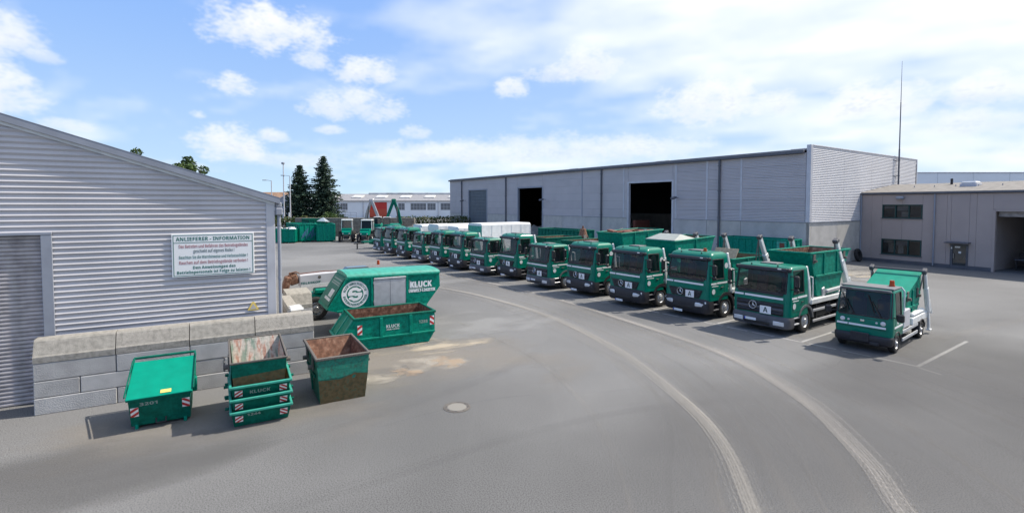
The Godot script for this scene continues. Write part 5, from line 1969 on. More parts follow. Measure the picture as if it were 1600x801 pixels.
		b.span(sx * 0.5, sx * 0.9, 0.75, 1.45, -2.4, -1.55, 0.03)
		obj("side_box", b, M.trim_light if sx > 0 else M.chassis, t)
		lift_arm(t, sx, Vector3(sx * 0.92, 0.95, -5.0), Vector3(sx * 0.92, 2.72, -4.25), 0.17)
		b = B.new()
		b.bar(Vector3(sx * 0.92, 1.0, -5.0), Vector3(sx * 0.92, 0.2, -5.2), 0.1, 0.14, 0.02)
		b.box(Vector3(sx * 0.92, 0.17, -5.22), Vector3(0.16, 0.05, 0.28), 0.01)
		obj("stabiliser", b, M.white, t)
		b = B.new()
		b.disc(Vector3(sx * 0.944, 1.17, -0.62), Vector3(sx, 0, 0), 0.1, 14)
		obj("round_badge", b, M.white, t)
	b = B.new()
	b.bar(Vector3(-0.92, 2.74, -4.25), Vector3(0.92, 2.74, -4.25), 0.09, 0.09, 0.02)
	obj("cross_bar", b, M.plastic_grey, t)
	b = B.new()
	b.cone(Vector3(0.6, 2.38, -1.12), Vector3(0.6, 2.44, -1.12), 0.1, 0.1, 14)
	b.cone(Vector3(0.6, 2.44, -1.12), Vector3(0.6, 2.62, -1.12), 0.085, 0.075, 14)
	obj("beacon", b, M.beacon, t)
	b = B.new()
	b.tube([Vector3(0.5, 1.0, -1.5), Vector3(0.5, 2.2, -1.5), Vector3(0.62, 2.34, -1.5), Vector3(0.8, 2.34, -1.5), Vector3(0.9, 2.2, -1.5), Vector3(0.9, 1.45, -1.5)], 0.035, 8)
	obj("hoop", b, M.white, t)
	b = B.new()
	for sx in [-0.35, 0.35]:
		b.span(sx - 0.05, sx + 0.05, 0.55, 0.75, -5.0, -0.2)
	b.span(-0.7, 0.7, 0.3, 0.4, -0.67, -0.57)
	b.span(-0.7, 0.7, 0.3, 0.4, -4.05, -3.95)
	b.span(-0.6, 0.6, 0.66, 0.74, -4.9, -1.4)
	b.span(-0.7, 0.7, 0.4, 0.92, -1.25, -0.3)
	b.span(-0.85, 0.85, 0.38, 0.5, -5.0, -4.9)
	obj("chassis", b, M.chassis, t)
	# its skip with sloping lid
	var s := thing("carried_skip", "small green skip with bright sloping lid on the small carrier", "skip", world(bay(-1.88, -0.55, 0.76), BAY_TURN + 4.0, Vector3(0, 0, -1.75)), BAY_TURN + 4.0)
	tub(s, [Vector2(-0.35, 1.05), Vector2(-0.55, 0.0), Vector2(-2.1, 0.0), Vector2(-2.75, 1.0), Vector2(-2.75, 1.85)], 1.5, 0.04, M.green_skip, M.dirt_steel, 0.06)
	b = B.new()
	b.bar(Vector3(0, 1.075, -0.32), Vector3(0, 1.89, -2.78), 1.56, 0.04, 0.012)
	obj("lid", b, M.green_lid, s)
	b = B.new()
	for sx in [-1, 1]:
		b.bar(Vector3(sx * 0.77, 0.1, -1.4), Vector3(sx * 0.77, 1.3, -1.5), 0.05, 0.09, 0.01)
		b.bar(Vector3(sx * 0.77, 0.62, -0.5), Vector3(sx * 0.77, 0.62, -2.4), 0.05, 0.09, 0.01)
	obj("side_rib", b, M.green_skip, s)
	lugs(s, 0.75, [[1.0, -0.8], [1.0, -2.2]])


# local coordinates of the shed's wall -> world
func at_wall(x: float, z: float, y := 0.0) -> Vector3:
	return world(SHED_AT, SHED_TURN, Vector3(x, y, z))


# ---------------------------------------------------------------- skips by the wall
func skips():
	# skip 3201: closed, sloping lid
	var t := thing("lidded_skip", "green skip numbered 3201 with closed sloping lid in front of the block wall", "skip", at_wall(2.94, 2.3), SHED_TURN)
	tub(t, [Vector2(0.22, 0.80), Vector2(-0.03, 0.08), Vector2(-0.95, 0.08), Vector2(-1.28, 0.7), Vector2(-1.28, 1.28)], 1.3, 0.04, M.green_dull, M.dirt_steel, 0.05, null, 0.04)
	var b := B.new()
	b.bar(Vector3(0, 0.83, 0.27), Vector3(0, 1.33, -1.25), 1.36, 0.035, 0.012)
	var lid := obj("lid", b, M.green_lid, t)
	b = B.new()
	b.box(Vector3(0.12, 0.90, 0.15), Vector3(0.22, 0.006, 0.13), 0.0, Basis(Vector3.RIGHT, 0.315))
	obj("yellow_label", b, M.yellow, lid)
	b = B.new()
	b.tube([Vector3(-0.68, 1.42, -1.34), Vector3(0.70, 1.42, -1.34)], 0.035, 8)
	for sx in [-1, 1]:
		b.bar(Vector3(sx * 0.68, 1.42, -1.34), Vector3(sx * 0.70, 0.75, -0.55), 0.05, 0.06, 0.01)
		b.bar(Vector3(sx * 0.70, 0.9, 0.24), Vector3(sx * 0.70, 1.38, -1.25), 0.03, 0.05, 0.008)
	obj("lid_frame", b, M.green_dull, t)
	b = B.new()
	for sx in [-1, 1]:
		b.box(Vector3(sx * 0.70, 0.78, -0.5), Vector3(0.1, 0.36, 0.2), 0.02)
		b.box(Vector3(sx * 0.5, 0.06, -0.1), Vector3(0.07, 0.12, 0.22), 0.01)
	obj("lug", b, M.green_skip, t)
	b = B.new()
	b.tube([Vector3(-0.1, 0.22, 0.03), Vector3(-0.1, 0.12, 0.1), Vector3(0.1, 0.12, 0.1), Vector3(0.1, 0.22, 0.03)], 0.018, 6)
	obj("front_hook", b, M.plastic, t)
	var lean := Basis(Vector3.RIGHT, 0.334)
	warning_plate(t, Vector3(-0.52, 0.47, 0.118), lean, 0.16, 0.26)
	warning_plate(t, Vector3(0.53, 0.53, 0.138), lean, 0.16, 0.26, -1.0)
	write("3201", Vector3(-0.22, 0.66, 0.178), 0.085, M.stencil, t, 0.36, lean, "stencilled_number")

	# four skips nested in one another
	var labels := ["lowest skip of the nested stack, stencilled 1244, with red and white plates", "second skip from the bottom of the nested stack", "third skip from the bottom of the nested stack, lettered KLUCK", ]
	var proto: Node3D
	for k in 3:
		var n := thing("nested_skip", labels[k], "skip", at_wall(5.12, 3.42 - 0.01 * k, 0.02 + 0.31 * k), SHED_TURN + [0.0, 1.0, -0.6][k], "skips stacked beside skip 3201")
		tub(n, [Vector2(0.17, 0.40), Vector2(-0.03, 0.0), Vector2(-1.45, 0.0), Vector2(-1.72, 0.5)], 1.36, 0.035, M.green_dull, M.dirt_steel, 0.06, M.green_light, 0.07)
		var ln := Basis(Vector3.RIGHT, 0.46)
		warning_plate(n, Vector3(-0.50, 0.22, 0.092), ln, 0.17, 0.19)
		warning_plate(n, Vector3(0.50, 0.22, 0.092), ln, 0.17, 0.19, -1.0)
		for sx in [-1, 1]:
			for z in [-0.5, -1.3]:
				var lb := B.new()
				lb.cone(Vector3(sx * 0.68, 0.31, z), Vector3(sx * 0.80, 0.31, z), 0.04, 0.04, 8)
				obj("lifting_lug", lb, M.green_dull, n)
		if k == 0:
			write("1244", Vector3(-0.18, 0.30, 0.125), 0.075, M.stencil, n, 0.30, ln, "stencilled_number")
		if k == 2:
			write("KLUCK", Vector3(-0.03, 0.22, 0.09), 0.10, M.stencil, n, 0.46, ln)
	var top := thing("nested_skip", "topmost skip of the stack, tipped to show its paint-splashed inside", "skip", at_wall(5.09, 3.34, 0.78), SHED_TURN + 0.6, "skips stacked beside skip 3201")
	tub(top, [Vector2(0.12, 0.83), Vector2(-0.02, 0.0), Vector2(-1.3, 0.0), Vector2(-1.62, 1.02)], 1.27, 0.035, M.dirt_steel, M.splash, 0.045, M.iron, 0.07)
	b = B.new()
	b.poly([Vector3(-0.622, 0.80, 0.122), Vector3(0.622, 0.80, 0.122), Vector3(0.607, 0.52, 0.073), Vector3(-0.605, 0.46, 0.063)], Vector3(0, -0.1, 1))
	obj("painted_front", b, M.green_dull, top)
	lugs(top, 0.64, [[0.6, -0.5]])

	# rusty open skip
	t = thing("rusty_skip", "open rusted skip with worn green upper half, right of the nested stack", "skip", at_wall(7.2, 2.95), SHED_TURN)
	tub(t, [Vector2(0.10, 1.28), Vector2(0.11, 0.72), Vector2(-0.02, 0.0), Vector2(-1.55, 0.0), Vector2(-2.2, 1.28)], 1.42, 0.04, M.green_worn, M.rust, 0.075, M.iron, 0.1)
	b = B.new()
	b.poly([Vector3(-0.664, 0.70, 0.118), Vector3(-0.1, 0.66, 0.115), Vector3(-0.1, 0.0, -0.012), Vector3(-0.605, 0.0, -0.012)], Vector3(0, -0.1, 1))
	b.poly([Vector3(-0.1, 0.66, 0.115), Vector3(0.3, 0.78, 0.119), Vector3(0.3, 0.0, -0.012), Vector3(-0.1, 0.0, -0.012)], Vector3(0, -0.1, 1))
	b.poly([Vector3(0.3, 0.78, 0.119), Vector3(0.662, 0.72, 0.119), Vector3(0.605, 0.0, -0.012), Vector3(0.3, 0.0, -0.012)], Vector3(0, -0.1, 1))
	obj("rusted_front", b, M.dirt_steel, t)
	b = B.new()
	for sx in [-1, 1]:
		b.bar(Vector3(sx * 0.70, 0.72, -0.25), Vector3(sx * 0.70, 0.74, -1.7), 0.05, 0.07, 0.01)
		b.bar(Vector3(sx * 0.69, 0.2, -0.8), Vector3(sx * 0.72, 1.25, -0.8), 0.05, 0.09, 0.01)
	obj("side_rib", b, M.green_dull, t)
	lugs(t, 0.71, [[0.95, -0.45], [0.95, -1.5]])

	# long roll-off container
	t = thing("open_container", "long low open green container with rusty inside, in front of the compactor", "container", at_wall(10.1, -2.55), SHED_TURN - 1.5)
	var turned := Basis(Vector3.UP, PI / 2)
	# built along local x: section (x, y)
	var along := [Vector2(1.6, 1.22), Vector2(1.6, 0.42), Vector2(1.35, 0.03), Vector2(-1.0, 0.03), Vector2(-2.1, 0.42), Vector2(-1.55, 1.22)]
	tub(t, along, 1.95, 0.05, M.green_skip, M.rust, 0.09, M.green_dull)
	for c in t.get_children():
		(c as Node3D).basis = turned
	b = B.new()
	for x in [-0.55, 0.6]:
		b.bar(Vector3(x, 0.45, 1.0), Vector3(x, 1.2, 1.0), 0.12, 0.07, 0.01, Vector3(0, 0, 1))
	b.bar(Vector3(-2.06, 0.44, 1.0), Vector3(1.6, 0.44, 1.0), 0.07, 0.08, 0.015)
	obj("side_rib", b, M.green_skip, t)
	b = B.new()
	var p0 := Vector3(-1.585, 1.18, 0)
	var p1 := Vector3(-2.1, 0.44, 0)
	for z in [-0.9, 0.0, 0.9]:
		b.bar(p0 + Vector3(0, 0, z), p1 + Vector3(0, 0, z), 0.09, 0.06, 0.01)
	b.bar(p1 + Vector3(-0.02, 0, -0.97), p1 + Vector3(-0.02, 0, 0.97), 0.08, 0.08, 0.015)
	obj("tailboard_rib", b, M.green_light, t)
	warning_plate(t, Vector3(-1.35, 0.80, 0.985), Basis(), 0.17, 0.36)
	warning_plate(t, Vector3(1.48, 0.88, 0.985), Basis(), 0.17, 0.36, -1.0)
	write("KLUCK", Vector3(-0.1, 0.82, 0.98), 0.12, M.white, t, 0.52)
	write("UMWELT-LOGISTIK", Vector3(-0.1, 0.70, 0.98), 0.05, M.white, t, 0.5)
	write("1288", Vector3(1.12, 0.86, 0.98), 0.12, M.stencil, t, 0.36, Basis(), "stencilled_number")


# ---------------------------------------------------------------- compactor and handler boom
func compactor_and_boom():
	var t := thing("waste_compactor", "large green closed compactor container with round white emblem and white lettering", "compactor", at_wall(8.0, -4.1), SHED_TURN)
	var b := B.new()
	# body: section (x, y) run back along z
	b.prism(PackedVector2Array([Vector2(-0.02, 1.16), Vector2(0.78, 2.43), Vector2(0.9, 2.46), Vector2(4.9, 2.40), Vector2(4.93, 1.78), Vector2(4.28, 0.98), Vector2(0.36, 1.05)]), -2.2, 0.0)
	obj("body", b, M.green_skip, t)
	# rounded roof
	b = B.new()
	var q := []
	for k in 11:
		var a := PI * k / 10.0
		q.append(Vector2(0.02 - 1.1 + 1.12 * cos(a), 0.17 * pow(sin(a), 0.6)))
	for k in 10:
		b.quad_n([Vector3(0.80, 2.45 + q[k].y, q[k].x), Vector3(4.93, 2.40 + q[k].y, q[k].x), Vector3(4.93, 2.40 + q[k + 1].y, q[k + 1].x), Vector3(0.80, 2.45 + q[k + 1].y, q[k + 1].x)],
			[Vector3(0, q[k].y / 0.17, (q[k].x + 1.08) * 0.5), Vector3(0, q[k].y / 0.17, (q[k].x + 1.08) * 0.5), Vector3(0, q[k + 1].y / 0.17, (q[k + 1].x + 1.08) * 0.5), Vector3(0, q[k + 1].y / 0.17, (q[k + 1].x + 1.08) * 0.5)])
	for e in [[0.80, 2.45, -1], [4.93, 2.40, 1]]:
		var pp := []
		for k in 11:
			pp.append(Vector3(e[0], e[1] + q[k].y, q[k].x))
		b.poly(pp, Vector3(e[2], 0, 0))
	obj("roof", b, M.green_light, t)
	# frames round the side fields
	b = B.new()
	b.bar(Vector3(0.82, 2.43, 0.03), Vector3(4.9, 2.38, 0.03), 0.06, 0.08, 0.01)
	b.bar(Vector3(1.82, 1.05, 0.03), Vector3(1.82, 2.4, 0.03), 0.09, 0.06, 0.01, Vector3(0, 0, 1))
	b.bar(Vector3(3.36, 1.0, 0.03), Vector3(3.36, 2.36, 0.03), 0.09, 0.06, 0.01, Vector3(0, 0, 1))
	b.bar(Vector3(0.02, 1.18, 0.03), Vector3(0.80, 2.42, 0.03), 0.08, 0.07, 0.01, Vector3(0, 0, 1))
	b.bar(Vector3(0.36, 1.07, 0.03), Vector3(4.28, 1.0, 0.03), 0.06, 0.08, 0.01)
	obj("frame", b, M.green_skip, t)
	# pale sheets on the sloping nose
	var nose := Transform3D(Basis(Vector3(0, 0, 1), Vector3(0.533, 0.846, 0).normalized(), Vector3(-0.846, 0.533, 0).normalized()), Vector3(0.37, 1.80, -1.1))
	b = B.new(nose)
	b.box(Vector3(0, 0.05, 0.02), Vector3(2.0, 1.3, 0.02), 0.005)
	obj("nose_panel", b, M.green_faded, t)
	b = B.new(nose)
	for y in [0.56, 0.42, 0.33]:
		b.box(Vector3(0.1, y, 0.035), Vector3(1.5, 0.05, 0.006))
	obj("nose_streak", b, M.stencil, t)
	b = B.new(nose)
	b.box(Vector3(0.25, -0.36, 0.035), Vector3(1.1, 0.12, 0.006))
	b.box(Vector3(0.35, -0.08, 0.035), Vector3(0.62, 0.34, 0.006))
	obj("nose_lettering_field", b, M.white, t)
	# grey double doors
	for k in 2:
		b = B.new()
		b.span(1.90 + k * 0.71, 2.60 + k * 0.71, 1.14, 2.26, 0.0, 0.05, 0.012)
		obj("grey_door", b, M.alu, t)
	b = B.new()
	b.span(1.90, 3.31, 2.275, 2.36, 0.0, 0.07, 0.012)
	obj("door_head", b, M.alu, t)
	for y in [1.3, 2.1]:
		b = B.new()
		b.span(1.88, 1.94, y, y + 0.1, 0.05, 0.075)
		obj("hinge", b, M.alu, t)
	# lettering on the right field
	b = B.new()
	b.poly([Vector3(3.47, 1.74, 0.004), Vector3(3.47, 2.16, 0.004), Vector3(4.2, 1.74, 0.004)], Vector3(0, 0, 1))
	obj("white_wedge", b, M.stencil, t)
	write("KLUCK", Vector3(4.01, 1.93, 0.01), 0.25, M.white_clean, t, 1.0, Basis(), "lettering", true, 0.012)
	write("UMWELT-LOGISTIK", Vector3(4.07, 1.66, 0.01), 0.125, M.white_clean, t, 1.24, Basis(), "lettering", true, 0.006)
	# emblem: ring of lettering round two hands
	var e := Vector3(1.12, 1.74, 0.012)
	b = B.new()
	b.disc(e, Vector3(0, 0, 1), 0.555, 40, 0.345)
	var ring := obj("emblem_ring", b, M.white_clean, t)
	b = B.new(Transform3D(Basis(), e))
	var hand := PackedVector2Array([Vector2(0.26, 0.13), Vector2(0.17, 0.09), Vector2(0.06, 0.12), Vector2(0.10, 0.145), Vector2(-0.06, 0.155), Vector2(-0.13, 0.12), Vector2(-0.10, 0.07), Vector2(0.02, 0.09), Vector2(0.04, 0.03), Vector2(-0.02, -0.06), Vector2(-0.28, -0.06), Vector2(-0.30, 0.05), Vector2(-0.22, 0.2), Vector2(-0.08, 0.28), Vector2(0.08, 0.29), Vector2(0.15, 0.235), Vector2(0.27, 0.2)])
	var other := PackedVector2Array()
	for v in hand:
		other.append(Vector2(-v.x + 0.005, -v.y - 0.005))
	b.prism(hand, -0.004, 0.0)
	b.prism(other, -0.004, 0.0)
	obj("emblem_hands", b, M.white_clean, ring)
	ring_text(ring, "KLUCK UMWELTLOGISTIK", e + Vector3(0, 0, 0.001), 0.45, 0.095, 152.0, false)
	ring_text(ring, "ENTSORGUNGSFACHBETRIEB", e + Vector3(0, 0, 0.001), 0.45, 0.095, 165.0, true)
	# under-frame
	b = B.new()
	b.span(0.9, 4.25, 0.2, 0.97, -2.0, -0.25, 0.04)
	obj("underframe", b, M.chassis, t)
	b = B.new()
	b.span(3.9, 4.45, 0.5, 0.85, -0.24, 0.0, 0.03)
	obj("white_bracket", b, M.white_clean, t)
	b = B.new()
	b.span(0.5, 0.75, 0.85, 1.0, -0.2, 0.02, 0.03)
	obj("white_bracket", b, M.white_clean, t)

	# telescopic handler behind it
	var h := thing("telescopic_handler", "telescopic handler with long grey boom and rusty tool head behind the compactor", "telehandler", at_wall(7.0, -8.4), SHED_TURN + 2)
	b = B.new()
	b.bar(Vector3(0.45, 1.86, 0), Vector3(3.4, 1.96, 0), 0.46, 0.58, 0.04)
	var boom := obj("boom", b, M.trim_light, h)
	b = B.new()
	b.bar(Vector3(0.5, 1.62, 0.235), Vector3(3.2, 1.72, 0.235), 0.01, 0.1)
	obj("white_band", b, M.white, boom)
	write("TELESKOP", Vector3(0.95, 1.76, 0.236), 0.10, M.ink_green, boom, 0.9, Basis(Vector3(0, 0, 1), 0.038))
	b = B.new()
	b.disc(Vector3(1.35, 2.0, 0.236), Vector3(0, 0, 1), 0.075, 14)
	obj("pin_cover", b, M.iron, boom)
	b = B.new()
	b.box(Vector3(0.2, 1.95, 0), Vector3(0.42, 0.5, 0.4), 0.06, Basis(Vector3(0, 0, 1), 0.25))
	b.box(Vector3(-0.12, 1.75, 0.1), Vector3(0.28, 0.75, 0.6), 0.06, Basis(Vector3(0, 0, 1), -0.3))
	b.box(Vector3(-0.3, 1.5, -0.1), Vector3(0.2, 0.3, 0.7), 0.05)
	b.bar(Vector3(0.35, 2.2, 0.1), Vector3(0.0, 2.25, 0.1), 0.1, 0.1, 0.02)
	b.tube([Vector3(0.5, 2.2, 0.15), Vector3(0.3, 2.32, 0.15), Vector3(0.1, 2.28, 0.15), Vector3(0.05, 2.0, 0.15)], 0.03, 6)
	obj("tool_head", b, M.rust, h)
	b = B.new()
	b.tube([Vector3(0.5, 2.18, -0.05), Vector3(1.6, 2.24, -0.05), Vector3(2.6, 2.2, -0.05)], 0.025, 6)
	obj("hose", b, M.red_brown, h)
	b = B.new()
	b.span(0.9, 5.2, 0.62, 1.2, -0.75, 0.35, 0.08)
	b.span(1.1, 2.8, 1.2, 1.45, -0.2, 0.42, 0.06)
	b.span(2.6, 5.2, 1.2, 1.62, -1.05, -0.35, 0.1)
	obj("body", b, M.green_skip, h)
	b = B.new()
	b.span(2.4, 3.6, 1.2, 2.45, 0.3, 1.1, 0.12)
	obj("cab", b, M.window_glass, h)
	for x in [1.1, 4.4]:
		for z in [-0.95, 0.55]:
			wheel(h, Vector3(x, 0.55, z), 0.55, 0.38, sign(z + 0.2), false, Basis(Vector3.UP, -PI / 2))
	b = B.new()
	b.cone(Vector3(4.3, 2.4, 0.0), Vector3(4.3, 2.62, 0.0), 0.08, 0.06, 12)
	obj("beacon", b, M.beacon, h)


func ring_text(parent: Node3D, text: String, c: Vector3, r: float, h: float, spread: float, below: bool):
	var st := SurfaceTool.new()
	st.begin(Mesh.PRIMITIVE_TRIANGLES)
	for i in text.length():
		if text[i] == " ":
			continue
		var a := deg_to_rad(lerpf(-spread / 2, spread / 2, (i + 0.5) / text.length()))
		var m := letters(text[i], h, 1.0, 0.003)
		var at: Vector3
		var turn: Basis
		if below:
			at = Vector3(sin(a) * r, -cos(a) * r, 0)
			turn = Basis(Vector3(0, 0, 1), a)
		else:
			at = Vector3(sin(a) * r, cos(a) * r, 0)
			turn = Basis(Vector3(0, 0, 1), -a)
		st.append_from(m, 0, Transform3D(turn, c + at))
	mesh("ring_lettering", st.commit(), M.ink_green, parent)


# ---------------------------------------------------------------- far end of the yard
func ribbed_container(label: String, at: Vector3, turn: float, w: float, l: float, h: float, m: Material, group: String, long_front := false) -> Node3D:
	# stands on the ground; its front face looks along local +z
	var t := thing("roll_off_container", label, "container", at, turn, group)
	var b := B.new()
	var o := 0.18
	# walls, open top
	b.span(-w / 2, w / 2, o, h, -0.06, 0.0)
	b.span(-w / 2, w / 2, o, h, -l, -l + 0.06)
	for sx in [-1, 1]:
		b.span(sx * (w / 2), sx * (w / 2 - 0.06), o, h, -l + 0.061, -0.061)
	b.span(-w / 2 + 0.061, w / 2 - 0.061, o, o + 0.06, -l + 0.061, -0.061)
	obj("shell", b, m, t)
	var n := int(l / 0.75)
	for sx in [-1, 1]:
		for k in n + 1:
			b = B.new()
			var z := -0.08 - (l - 0.16) * k / n
			b.bar(Vector3(sx * (w / 2 + 0.035), o, z), Vector3(sx * (w / 2 + 0.035), h - 0.05, z), 0.07, 0.11, 0.015, Vector3(0, 0, 1))
			obj("side_rib", b, m, t)
	n = int(w / 0.75) if not long_front else int(w / 0.62)
	for k in n + 1:
		b = B.new()
		var x := -w / 2 + 0.08 + (w - 0.16) * k / n
		b.bar(Vector3(x * (1.0 if long_front else 0.75 + 0.25 * absf(x) / w), o, 0.035), Vector3(x, h - 0.05, 0.035), 0.11, 0.07, 0.015, Vector3(0, 0, 1))
		obj("end_rib", b, m, t)
	b = B.new()
	for sx in [-1, 1]:
		b.bar(Vector3(sx * w / 2, h + 0.02, -l - 0.05), Vector3(sx * w / 2, h + 0.02, 0.05), 0.13, 0.11, 0.02)
		b.span(sx * 0.42 - 0.05, sx * 0.42 + 0.05, 0.0, o - 0.002, -l + 0.1, -0.1)
	for z in [0.0, -l]:
		b.bar(Vector3(-w / 2, h + 0.021, z), Vector3(w / 2, h + 0.021, z), 0.13, 0.11, 0.02)
	obj("top_rim", b, m, t)
	return t


func far_yard():
	var grp := "green roll-off containers at the far end of the yard"
	var t := ribbed_container("low green container nearest the shed's downpipe at the far end", Vector3(-32.3, 0, -71), 12, 2.6, 4.5, 1.9, M.green_skip, grp)
	var b := B.new()
	for k in 8:
		b.box(Vector3(rng.randf_range(-1.0, 1.0), 1.95 + rng.randf() * 0.25, -0.3 - k * 0.5), Vector3(0.9, 0.2, 0.6), 0.05, Basis(Vector3.UP, rng.randf() * 3) * Basis(Vector3.RIGHT, rng.randf_range(-0.4, 0.4)))
	var o := obj("rubbish_load", b, M.white_tarp)
	o.position = Vector3(-32.3, 0, -71)
	tag(o, "whitish rubbish heaped in the low green container", "rubbish")
	o.set_meta("kind", "stuff")
	t = ribbed_container("high green container with blue scrawl on its end, left of the pair", Vector3(-30.2, 0, -73.8), 40, 2.45, 6.2, 2.6, M.green_skip, grp)
	b = B.new()
	for k in 9:
		var x := -0.9 + k * 0.22
		b.bar(Vector3(x, 0.5 + (k % 3) * 0.2, 0.075), Vector3(x + 0.25, 1.3 + (k % 4) * 0.25, 0.075), 0.10, 0.01, 0.0, Vector3(0, 0, 1))
	obj("blue_scrawl", b, mat("faded_blue", lin(0.05, 0.13, 0.26), 0.7), t)
	ribbed_container("high green container with slanting end ribs, right of the pair", Vector3(-27.4, 0, -73.6), 24, 2.5, 6.2, 2.55, M.green_skip, grp)
	ribbed_container("green container behind the high pair, with its rim above them", Vector3(-31.8, 0, -81.5), 32, 2.5, 6.5, 3.05, M.green_dull, grp)
	b = B.new()
	b.poly([Vector3(-1.2, 2.9, 0.3), Vector3(-0.2, 3.5, 0.1), Vector3(0.2, 2.85, 0.4)], Vector3(0, 0, 1))
	b.poly([Vector3(-0.2, 3.5, 0.1), Vector3(0.9, 2.8, 0.3), Vector3(0.2, 2.85, 0.4)], Vector3(0, 0, 1))
	b.poly([Vector3(-1.2, 2.9, 0.3), Vector3(-0.2, 3.5, 0.1), Vector3(0.9, 2.8, 0.3), Vector3(0, 2.7, -1.2)], Vector3(0, 1, -1))
	o = obj("white_tarpaulin", b, M.white_tarp)
	o.position = Vector3(-29.6, 0, -79)
	tag(o, "crumpled white tarpaulin hanging over the far containers", "tarpaulin")
	# along the hall
	var gh := "green containers standing along the hall front"
	t = ribbed_container("long dark green ribbed container near the hall's right corner", bay(-18.5, -22.0), BAY_TURN, 6.3, 2.4, 2.45, M.green_skip, gh, true)
	b = B.new()
	b.span(2.3, 3.1, 0.3, 2.4, 0.075, 0.09)
	obj("pale_panel", b, M.green_light, t)
	b = B.new()
	b.box(Vector3(2.75, 1.9, 0.11), Vector3(0.4, 0.7, 0.02), 0.0)
	obj("dark_hatch", b, M.red_brown, t)
	ribbed_container("long dark green ribbed container in front of the hall's second gateway", bay(-37.8, -15.6), BAY_TURN, 7.0, 2.4, 2.65, M.green_dull, gh, true)
	# orange-peel grab set down beside it
	t = thing("scrap_grab", "worn grey-brown clamshell grab standing beside the long container at the hall", "grab", bay(-33.3, -15.4), BAY_TURN)
	b = B.new()
	b.lathe([Vector2(0.0, 3.0), Vector2(0.3, 2.95), Vector2(0.4, 2.5), Vector2(0.5, 2.1), Vector2(0.0, 2.0)], Vector3.ZERO, Vector3.UP, 12)
	b.tube([Vector3(0, 2.9, 0), Vector3(0, 3.25, 0)], 0.1, 8)
	obj("grab_head", b, M.rust, t)
	for k in 5:
		var a := TAU * k / 5
		var d := Vector3(sin(a), 0, cos(a))
		b = B.new()
		b.bar(d * 0.4 + Vector3(0, 2.3, 0), d * 0.85 + Vector3(0, 1.3, 0), 0.35, 0.12, 0.03)
		b.bar(d * 0.85 + Vector3(0, 1.35, 0), d * 0.55 + Vector3(0, 0.5, 0), 0.4, 0.1, 0.03)
		b.bar(d * 0.55 + Vector3(0, 0.55, 0), d * 0.1 + Vector3(0, 0.03, 0), 0.28, 0.08, 0.03)
		obj("grab_claw", b, M.iron, t)
	# two tractor loaders facing the camera
	tractor("green yard loader with white cab frame beside the green containers", Vector3(-24.6, 0, -74.2), 14)
	tractor("green yard loader with white cab frame left of the flat trailer", Vector3(-21.5, 0, -73.2), 4)
	excavator("green material handler with folded weathered grey arm, left of the pair", Vector3(-22.3, 0, -80.5), 1.0, M.steel, false)
	excavator("green material handler with folded green arm and hanging grab, right of the pair", Vector3(-18.9, 0, -79.0), -1.0, M.green_dull, true)
	# flat trailer
	t = thing("flat_trailer", "low flat green trailer on a landing leg before the far end of the lorry row", "trailer", Vector3(-17.6, 0, -62.8), -50)
	b = B.new()
	b.span(-0.95, 0.95, 0.95, 1.1, -5.5, 0.0, 0.03)
	b.span(-0.4, 0.4, 0.75, 0.95, -5.4, 1.3, 0.02)
	obj("flat_bed", b, M.green_dull, t)
	b = B.new()
	b.span(-0.9, 0.9, 0.5, 0.98, 0.002, 0.06, 0.01)
	obj("headboard", b, M.green_skip, t)
	b = B.new()
	b.bar(Vector3(-0.35, 0.72, 1.2), Vector3(0, 0.72, 2.4), 0.1, 0.12, 0.02)
	b.bar(Vector3(0.35, 0.72, 1.2), Vector3(0, 0.72, 2.4), 0.1, 0.12, 0.02)
	b.span(-0.06, 0.06, 0.0, 0.75, 1.9, 2.02)
	obj("drawbar", b, M.chassis, t)
	for sx in [-1, 1]:
		for z in [-3.0, -4.1]:
			wheel(t, Vector3(sx * 0.85, 0.42, z), 0.42, 0.28, sx)
	# bay wall and heaps behind
	t = thing("bay_wall", "brownish concrete bay wall behind the far containers and loaders", "wall", Vector3(-28.0, 0, -87.5))
	for k in 11:
		for j in 4:
			b = B.new()
			b.span(-10.0 + k * 1.9, -10.0 + (k + 1) * 1.9 - 0.02, j * 0.8, (j + 1) * 0.8 - 0.015, -0.8, 0.0 + 0.02 * ((k + j) % 2), 0.03)
			obj("block", b, M.old_wall, t)
	o = mesh("earth_heap", heap_mesh(4.6, 3.0, 2.9, 12), M.earth)
	o.position = Vector3(-22.3, 0, -84.0)
	tag(o, "brown earth heap between the yard loaders and the bay wall", "heap")
	o = mesh("earth_heap", heap_mesh(3.6, 2.6, 2.4, 17), M.earth)
	o.position = Vector3(-15.5, 0, -84.5)
	tag(o, "brown earth heap right of the material handlers, before the hedge", "heap")
	# street lamps
	lamp_post("tallest lamp post left of the dark spruces", Vector3(-43.3, 0, -95), 13.2, 0.0)
	lamp_post("lamp post just left of the tallest one, above the shed's eaves", Vector3(-45.6, 0, -95), 10.0, 1.0)
	lamp_post("lamp post right of the tallest one, touching the left spruce", Vector3(-42.1, 0, -95), 10.9, 1.0)


